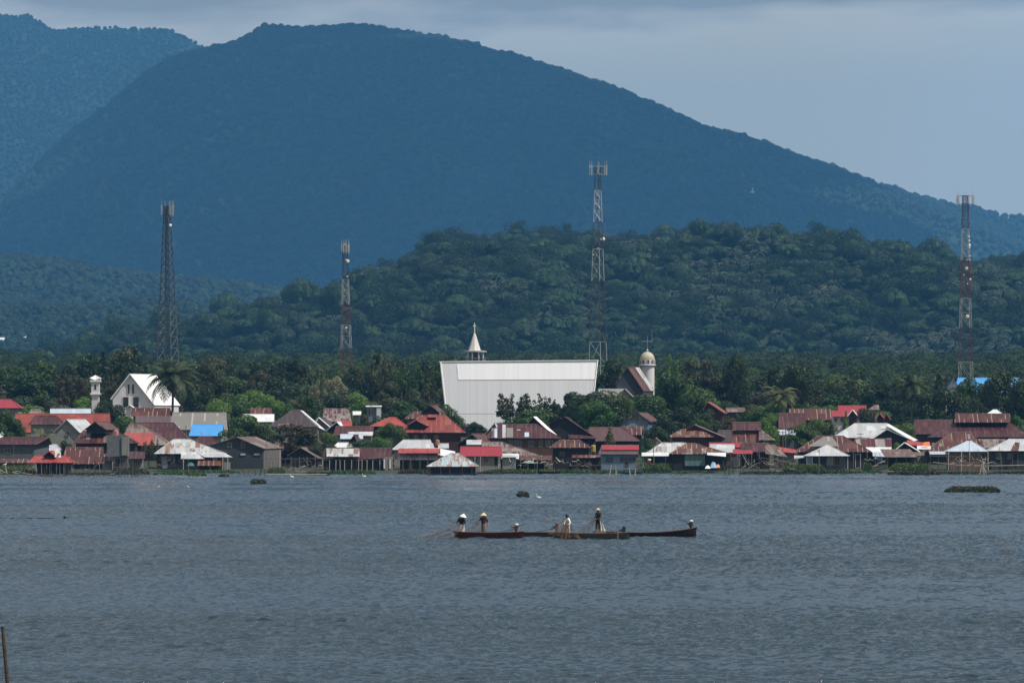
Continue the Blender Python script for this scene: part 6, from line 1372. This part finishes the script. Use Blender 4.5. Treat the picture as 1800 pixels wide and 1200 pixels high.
# ================================================================== out on the lake
T = thing('bamboo_pole', 'mottled bamboo pole rising from the lake at the lower left corner', 'pole', (P(14, 0, 150).x, 150, -1))
b = MB(); tp = P(4.5, 1101, 150); bt = P(22, 1300, 150); pts = [bt.lerp(tp, t) for t in np.linspace(0, 1, 6)]
for i in range(5):
    b.bar(pts[i], pts[i + 1], .062 - .003 * i, 12, .059 - .003 * i, cap=True); b.bar(pts[i + 1] - Vector((0, 0, .012)), pts[i + 1] + Vector((0, 0, .012)), .070 - .003 * i, 12)
b.build('stem', bamboo_m, T, smooth=False)
rope('floating_bamboo', 'long thin bamboo floating level at the left edge', [at(-20, 0, 473, .02), at(40, 0, 473, .05), at(95, 0, 472, .03)], .045, stick_dark, 'pole')
T = thing('float', 'small black float near the end of the floating bamboo', 'float', at(115, 0, 473, 0)); b = MB(); b.lathe([(.05, -.05), (.16, .0), (.17, .14), (.10, .24), (.02, .26)], at(115, 0, 473, 0), 10); b.build('body', steel_dark, T, smooth=True); b = MB(); b.bar(at(118.5, 0, 473, -.02), at(118.8, 0, 473, .12), .07, 8); b.build('knob', steel_dark, T)
def bird(px, py, label, group, sc=1.0, D=None, z=None):
    D = D or 78000 / (py - HY); z = 0.02 if z is None else z; o = at(px, 0, D, z); T = thing('egret', label, 'bird', o, group)
    sgn = rnd.choice((-1, 1)); b = MB(); c = o + Vector((0, 0, .30 * sc)); b.ball(c, .17 * sc, .10 * sc, .11 * sc, 10, 6); b.bar(c + Vector((-sgn * .12, 0, .02)) * sc, c + Vector((-sgn * .30, 0, -.05)) * sc, .05 * sc, 6, .02)
    b.path([c + Vector((sgn * .13, 0, .03)) * sc, c + Vector((sgn * .20, 0, .16)) * sc, c + Vector((sgn * .16, 0, .27)) * sc, c + Vector((sgn * .22, 0, .33)) * sc], .035 * sc, 6, .025 * sc); b.ball(c + Vector((sgn * .23, 0, .33)) * sc, .04 * sc, .03 * sc, .03 * sc, 8, 5)
    b.build('body', white_paint, T, smooth=True)
    b = MB(); b.bar(c + Vector((sgn * .26, 0, .33)) * sc, c + Vector((sgn * .36, 0, .31)) * sc, .012, 5, .004); b.build('bill', plain('yellow bill', (.5, .35, .05)), T)
    for q in (-.04, .04): b = MB(); b.bar(c + Vector((0, q, -.08)) * sc, o + Vector((0, q, -.05)), .010, 4); b.build('leg', stick_dark, T)
bird(947, 880, 'white bird on the water between the boats and the shore', 'white egrets', 1.1)
bird(279, 858, 'white egret resting left of another on the open water', 'white egrets', .6); bird(331, 858, 'white egret resting right of another on the open water', 'white egrets', .6)
for x, y, l in ((9, 816, 'white egret in the green reeds at the left edge'), (77, 810, 'white egret on the bright red stilt hut roof'), (513, 834, 'white egret on the bamboo jetty'), (640, 833, 'white egret beside the long patched shed')): bird(x, y, l, 'white egrets', 1.2, D=76000 / (y + 6 - HY) if y > 825 else 892, z=(.02 if y > 825 else CH + (HY - y - 4) * .0892))
# floating water plants and reeds: uncountable leaves
reed = foliage('water hyacinth leaves', (0.035, 0.075, 0.015), (0.07, 0.12, 0.03), 1.5, .25, 0); reed_d = foliage('dull hyacinth leaves', (0.025, 0.035, 0.012), (0.05, 0.055, 0.025), 1.5, .2, 0)
def reeds(name, label, x0, x1, D0, D1, h, n, mat, sz=.11, cat='water plants', z0=0.0, hv=.5):
    q = rg; X = (q.uniform(x0, x1, n) - 900); D = q.uniform(D0, D1, n); edge = np.minimum(np.minimum((X + 900 - x0), (x1 - X - 900)) / max(3, (x1 - x0) * .12), 1)
    D = D0 + (D - D0) * (0.35 + .65 * edge); x = X * D / F; hh = h * (hv + (1 - hv) * q.random(n)) * (.35 + .65 * edge); z = z0 + hh * q.random(n) ** .5
    d = q.normal(size=(n, 3)); d[:, 2] = abs(d[:, 2]) + .7; d /= np.linalg.norm(d, axis=1)[:, None]; t = np.cross(d, q.normal(size=(n, 3))); t /= np.linalg.norm(t, axis=1)[:, None]
    c = np.stack([x, D, z], 1); s_ = sz * (.6 + .8 * q.random(n))[:, None]; up = d * s_ * 1.5
    v = np.stack([c - t * s_ * .5 - up * .3, c + t * s_ * .5 - up * .3, c + t * s_ * .35 + up, c - t * s_ * .35 + up], 1).reshape(-1, 3)
    o = link(name, np_mesh(name, v, np.arange(len(v)).reshape(-1, 4), [mat])); tag(o, label, cat, kind='stuff')
reeds('water_hyacinth', 'long floating mat of dark green water plants at the right', 1662, 1757, 652, 674, .42, 6500, reed_d, .12)
reeds('water_hyacinth', 'small floating tuft of water plants near the left shore', 441, 467, 748, 762, .42, 1200, reed_d, .12)
reeds('water_hyacinth', 'small floating clump of water plants above the boats', 909, 929, 612, 622, .42, 1000, reed_d, .11)
for x0, x1, D0, D1, h, n, m_ in ((-30, 62, 884, 905, 1.35, 7000, reed), (120, 205, 872, 886, .3, 2200, reed_d), (196, 262, 884, 896, .9, 2400, reed_d), (270, 345, 878, 890, .3, 1800, reed), (330, 362, 862, 872, .25, 700, reed), (385, 402, 850, 858, .25, 400, reed_d), (470, 500, 898, 912, .9, 1400, reed), (575, 660, 888, 900, .5, 3200, reed), (538, 580, 872, 882, .4, 1500, reed_d), (700, 760, 893, 903, .7, 2600, reed_d), (845, 1060, 900, 912, .65, 9500, reed), (840, 940, 893, 903, .3, 3500, reed_d), (1040, 1130, 898, 910, .55, 3500, reed), (1128, 1180, 905, 916, 1.6, 3800, reed), (1180, 1215, 898, 906, .2, 600, reed), (1376, 1452, 893, 906, 1.55, 7500, reed), (1440, 1500, 900, 912, .6, 2600, reed), (1500, 1552, 905, 914, .4, 1800, reed), (1516, 1534, 918, 924, 1.6, 1200, reed), (1561, 1640, 884, 902, 1.75, 8000, reed), (1566, 1650, 878, 886, .8, 3000, reed_d), (1640, 1740, 886, 896, .35, 2600, reed_d), (1740, 1830, 893, 903, .35, 2200, reed_d), (1300, 1380, 886, 898, .35, 2200, reed_d), (262, 420, 905, 915, .5, 3600, reed), (1180, 1300, 905, 913, .35, 2600, reed)):
    reeds('shore_reeds', 'green weeds and reeds along the waterline', x0, x1, D0, D1, h, n, m_, .12)
# ---- stakes, rails and driftwood along the shore
stake_src = {}
def stake(px, y0, y1, D, lean, mat, label, group, r=.05, name='wooden_stake'):
    s = S(D); o = at(px, 0, D, CH + (HY - y1) * s); k = (round(r, 3), mat.name)
    if k not in stake_src:
        b = MB(); b.path([(0, 0, -.6), (.03, .02, .3), (-.02, 0, .65), (.01, 0, 1.0)], r, 6, r * .7); stake_src[k] = b.build(name, mat); me = stake_src[k]; ob = me
    else: ob = stake_src[k].copy(); col.objects.link(ob)
    h = (y1 - y0) * s; ob.location = o; ob.rotation_euler = (rnd.uniform(-.05, .05), math.atan2(lean * s, h), rnd.random() * .3); ob.scale = (1, 1, h); tag(ob, label, 'stake', group); return ob
def stakes(xs, ya, yb, D, label, group, mat=stick, lean=4, r=.04, dj=6):
    for x in xs:
        d_ = D + rnd.uniform(-dj, dj); y1 = HY + 7.8 * F / d_ ; h = rnd.uniform(ya, yb); stake(x + rnd.uniform(-1.5, 1.5), y1 - h, y1, d_, rnd.uniform(-lean, lean), mat, label, group, r)
g1 = 'stakes of the fish pens at the left'
stakes([i * 7 + 2 for i in range(37)], 8, 24, 866, 'thin upright stake of the fish pen at the left shore', g1, stick, 2, .035, 10)
stakes([x for x in range(135, 262, 6)], 8, 16, 852, 'short dark leaning stake at the front of the left fish pen', 'short leaning stakes of the left fish pen', stick_dark, 6, .04, 3)
stakes((230, 233, 237, 243), 14, 30, 868, 'dark crooked stump stake below the tank tower', 'stump stakes below the tank tower', stick_dark, 5, .11, 3)
stakes((432, 435, 449, 451, 455, 458, 464), 10, 30, 868, 'dark leaning stake in front of the plank boat shed', 'stakes in front of the boat shed', stick_dark, 9, .06, 5)
stakes((612, 616, 620, 624, 629), 14, 45, 864, 'thin branch like stake before the long patched shed', 'branch stakes before the long patched shed', stick_dark, 8, .035, 4)
stakes((1008, 1013, 1016), 24, 44, 888, 'tall dark pole in front of the black open hut', 'tall poles before the black open hut', stick_dark, 4, .06, 3)
stakes((886, 902, 925, 939, 964, 973), 8, 26, 896, 'grey thin stake in the weeds right of the crimson roofed house', 'stakes in the centre weeds', stick, 4, .035, 5)
stakes((1070, 1083, 1107, 1116), 14, 20, 868, 'pale stubby stake standing in the water before the light blue house', 'pale stakes before the light blue house', stick_pale, 4, .085, 4)
stakes((1033, 1037, 1052), 12, 40, 878, 'leaning thin stake left of the light blue house', 'stakes left of the light blue house', stick, 6, .05, 4)
stakes([1276, 1280, 1284, 1288], 18, 34, 884, 'crooked dark stump before the rusty shoreline house', 'crooked stumps before the rusty house', stick_dark, 8, .09, 4)
stakes([1302 + 7 * i for i in range(17)], 8, 20, 884, 'dark short stake in the driftwood heap', 'stakes in the driftwood heap', stick_dark, 8, .05, 6)
stakes([1612 + 6 * i for i in range(26)], 8, 26, 882, 'thin crooked stake of the fish pen at the right shore', 'stakes of the right fish pen', stick, 5, .04, 6)
stakes([1722, 1726, 1730, 1734], 20, 34, 883, 'thick pale leaning stake before the pale blue pyramid roof', 'thick stakes at the right', stick_pale, 8, .08, 3)
stake(1410, 811, 829, 880, -16, stick_dark, 'single dark stake leaning strongly left of the silver pyramid hut', None, .06).rotation_euler.y = .7
stake(1440, 790, 829, 882, 0, stick, 'tall thin upright pole before the silver pyramid hut', None, .06)
stake(1704, 775, 826, 893, 0, stick, 'tall thin pole before the pale blue pyramid roof', None, .05); stake(1761, 785, 826, 896, -4, stick, 'tall leaning pole before the dark walls at the right edge', None, .05)
stake(468, 764, 832, 882, 0, stick, 'tallest thin pole at the bamboo jetty', None, .05); stake(24, 778, 835, 872, 0, stick, 'tall thin pole at the left fish pen', None, .05)
stake(332, 805, 834, 872, -2, stick, 'grey pole below the silver front roof', None, .06); stake(373, 818, 836, 862, -5, stick, 'lone leaning stake in open water right of the silver roofed boathouse', None, .06)
rail_n = 0
def rail(x0, y0, x1, y1, D, label, mat=stick, r=.04, name='bamboo_rail'):
    rope(name, label, [P(x0, y0, D), P((x0 + x1) / 2, (y0 + y1) / 2 + .6, D), P(x1, y1, D)], r, mat, 'rail')
rail(-10, 837.5, 175, 838.5, 850, 'long low bamboo lying along the front of the left fish pen', stick, .07); rail(60, 839, 260, 836.8, 851, 'second low bamboo at the right part of the left fish pen', stick, .06)
rail(467, 806, 585, 805, 876, 'upper rail of the bamboo jetty beside the plank boat shed'); rail(468, 833, 575, 833.5, 868, 'floating log at the foot of the bamboo jetty', stick_pale, .08); rail(468, 820, 580, 822, 878, 'lower rail of the bamboo jetty', stick)
rail(1000, 818, 1125, 816, 884, 'thin rail in front of the light blue house', stick); rail(1560, 828, 1640, 829, 880, 'low bamboo at the foot of the right reeds', stick_pale, .06); rail(1632, 801, 1700, 802, 890, 'rail of the pen before the bamboo house', stick, .04); rail(1700, 818, 1810, 817, 893, 'thin walkway rail before the dark walls at the right edge', stick_pale, .06); rail(1640, 812, 1700, 818, 884, 'sloping thin pole in the right fish pen', stick_pale, .04)
stakes([472 + 9.5 * i for i in range(12)], 18, 29, 876, 'upright stake of the bamboo jetty', 'uprights of the bamboo jetty', stick, 2, .045, 2)
def drift(name, label, cx, cy, w_, h_, D, n, mats, seed, Lm=1.7):
    q = random.Random(seed); s = S(D); o = P(cx, cy + h_ / 2, D); T = thing(name, label, 'driftwood', o)
    for i in range(n):
        b = MB(); a = P(cx + q.uniform(-.5, .5) * w_, cy + q.uniform(-.5, .5) * h_, D + q.uniform(-1.5, 1.5)); L = q.uniform(.4, Lm); th = q.uniform(-.5, .5) + (q.random() < .3) * 1.2; d_ = Vector((math.cos(th) * q.choice((-1, 1)), q.uniform(-.4, .4), math.sin(th)))
        e = a + d_ * L; m_ = a.lerp(e, .5) + Vector((0, 0, q.uniform(-.3, .3))); e.z = max(e.z, 0.02); b.path([a, m_, e], q.uniform(.03, .08), 5, .02); b.build('branch', q.choice(mats), T)
drift('driftwood_heap', 'large tangled heap of grey driftwood in front of the poles under the maroon roof', 1350, 815, 82, 18, 893, 46, (stick, stick_dark, stick_pale, stick), 1, 2.6)
drift('driftwood_heap', 'pile of pale branches before the pale blue pyramid roof', 1700, 812, 70, 18, 892, 30, (stick, stick_pale, stick_pale, stick_dark), 2)
drift('driftwood_heap', 'bleached curved branches at the far left shore', 30, 828, 70, 10, 872, 16, (stick_pale, stick, stick_pale), 3); drift('driftwood_heap', 'scattered pale branches right of the bright red stilt hut', 165, 829, 80, 8, 868, 16, (stick_pale, stick, stick_dark), 4)
drift('driftwood_heap', 'jumble of sticks and nets under the bamboo jetty', 540, 820, 66, 20, 886, 30, (stick_dark, stick, stick_pale), 5); drift('driftwood_heap', 'pale scraps and sticks under the sagging rusty roof', 935, 815, 80, 10, 912, 26, (stick_pale, white_paint, stick, stick_dark), 6, 1.1)
drift('driftwood_heap', 'white branches beside the thin rail before the black open hut', 1010, 815, 60, 10, 902, 14, (white_paint, stick_pale, stick), 7, 1.1); drift('driftwood_heap', 'dark sticks and planks by the weathered plank roof', 1540, 812, 44, 16, 926, 16, (stick, stick_dark, stick_pale), 8)
drift('driftwood_heap', 'dark clutter of sticks before the silver roofed boathouse', 292, 815, 34, 14, 914, 18, (stick_dark, stick, steel_dark), 9); drift('driftwood_heap', 'dark brushwood heap below the tank tower', 176, 808, 18, 26, 905, 22, (stick_dark, stick_dark, stick), 10)
def clothy(label, px, py, D, w_, h_, mat, name='tarpaulin', cat='tarpaulin'):
    o = P(px, py + h_ / 2, D); b = MB(); s = S(D); q = random.Random(int(px)); n = 7; g = [[P(px + (i / n - .5) * w_, py + h_ / 2 - h_ * math.sin(math.pi * min(1, max(0, (i / n)))) ** .6 * (1 - abs(j / n * 2 - 1) ** 2) * (.75 + .25 * q.random()), D + (j / n - .5) * 2) for j in range(n + 1)] for i in range(n + 1)]
    for i in range(n):
        for j in range(n): b.face([g[i][j], g[i + 1][j], g[i + 1][j + 1], g[i][j + 1]])
    tag(b.build(name, mat, base=o), label, cat)
clothy('pale blue tarpaulin heap at the shore right of the turquoise shutter wall', 1254, 816, 905, 12, 12, plain('blue tarp', (.25, .38, .55), .6, .2, 2)); clothy('small red and white cloth heap beside the blue tarpaulin', 1262, 818, 903, 8, 7, plain('red cloth', (.5, .08, .06), .8, .3, 2, c2=(.6, .5, .45))); clothy('white sacks beside the blue tarpaulin', 1244, 820, 903, 10, 6, white_paint, 'sack_heap', 'sacks')
clothy('green and white tarpaulin over the clutter under the sagging rusty roof', 930, 811, 914, 22, 5, plain('green tarp', (.06, .20, .12), .7, .3, 1.5, c2=(.5, .52, .5))); clothy('teal tarpaulin under the silver front roof', 335, 815, 917, 14, 7, plain('teal tarp', (.03, .12, .12), .7, .2))
T = thing('rowing_boat', 'small bright blue boat moored before the light blue house', 'boat', (P(1108, 0, 893).x, 893, 0)); hull(T, 1092, 1130, 893, .42, .30, .55, 1.0, plain('blue boat paint', (.02, .09, .22), .5, .1), boat_in)
T = thing('rowing_boat', 'dark low boat pulled up under the sagging rusty roof', 'boat', (P(965, 0, 899).x, 899, 0)); hull(T, 945, 985, 899, .5, .36, .55, 1.0, boat_dark, boat_in)
T = thing('boat_engine', 'rusty red engine on a leaning stand in the shallows right of the light blue house', 'engine', at(1142, 0, 884, 0)); engine(T, 1141, 884, 1.7, (-.2, .6), (.4, -1.3), whitecap, red_eng, 2.0)
T = thing('water_tank', 'yellow water tank between the black open hut and the light blue house', 'water tank', P(1043, 796, 935)); b = MB(); p = P(1043, 793.5, 935); b.lathe([(.38, 0), (.40, .9), (.34, 1.05), (.05, 1.12)], p, 12); b.build('barrel', plain('yellow plastic', (.38, .27, .05), .5, .1), T, smooth=True)
b = MB(); [b.bar((p.x + i, p.y + j, gz(935) - .4), (p.x + i, p.y + j, p.z), .06, 4) for i in (-.3, .3) for j in (-.3, .3)]; b.build('stand', stick, T)
# poles with wires in the village
def upole(px, ytop, D, label, arms=1, r=.09):
    s = S(D); x = (px - 900) * s; zg = gzx(x, D); zt = CH + (HY - ytop) * s; T = thing('utility_pole', label, 'pole', (x, D, zg), 'poles standing among the houses'); b = MB(); b.bar((x, D, zg - .3), (x, D, zt), r, 6, r * .7); b.build('shaft', stick, T)
    for k in range(arms): b = MB(); z = zt - .25 - .5 * k; b.box(x - .6 + .15 * k, x + .6 - .15 * k, D - .05, D + .05, z - .04, z + .04); b.build('crossarm', stick, T)
    return Vector((x, D, zt - .2))
p1 = upole(1381, 728, 978, 'utility pole before the tall dark maroon roof'); p2 = upole(1376, 757, 930, 'shorter utility pole with a crossarm, above the red strip roof', 2, .08); p3 = upole(1286, 755, 950, 'pole at the left side of the tall two tier maroon house', 0); p4 = upole(327, 748, 962, 'dark pole beside the bright blue roof', 0, .1); p5 = upole(1149, 770, 912, 'pole beside the patched rust and silver roof', 0, .06)
upole(1512, 760, 940, 'television aerial mast above the striped roof', 2, .04); upole(1752, 757, 948, 'television aerial mast on the maroon hipped roof at the right', 2, .04); upole(652, 712, 1028, 'dark pole beside the pale blue building', 0, .1)
for a_, b_ in ((p3, p1), (p3, p2), (p4, p4 + Vector((-9, 8, -.6)))): rope('overhead_wire', 'thin sagging wire ' + {0: 'between the two tier maroon house and the tall pole', 1: 'down to the shorter crossarm pole', 2: 'running left from the pole by the blue roof'}[rail_n], [a_, a_.lerp(b_, .5) - Vector((0, 0, .5)), b_], .022, steel_dark, 'wire'); rail_n += 1
# banner over the bright red stilt hut
T = thing('banner', 'white banner with an orange mark tied over the bright red stilt hut', 'banner', P(101, 806, 879)); b = MB(); a = P(96, 793, 879.2); c = P(107, 803, 879.2); b.slab([(a.x, 879.2, c.z), (c.x, 879.6, c.z - .05), (c.x - .1, 879.7, a.z - .1), (a.x + .1, 879.3, a.z)], .03); b.build('cloth', white_paint, T); b = MB(); b.ball(((a.x + c.x) / 2 + .15, 879.3, (a.z + c.z) / 2), .22, .12, .2, 8, 5); b.build('orange_mark', plain('orange mark', (.55, .15, .06)), T)
b = MB(); b.bar((c.x, 879.7, c.z - .5), (c.x, 879.7, a.z + .3), .04, 5); b.build('pole', stick, T)
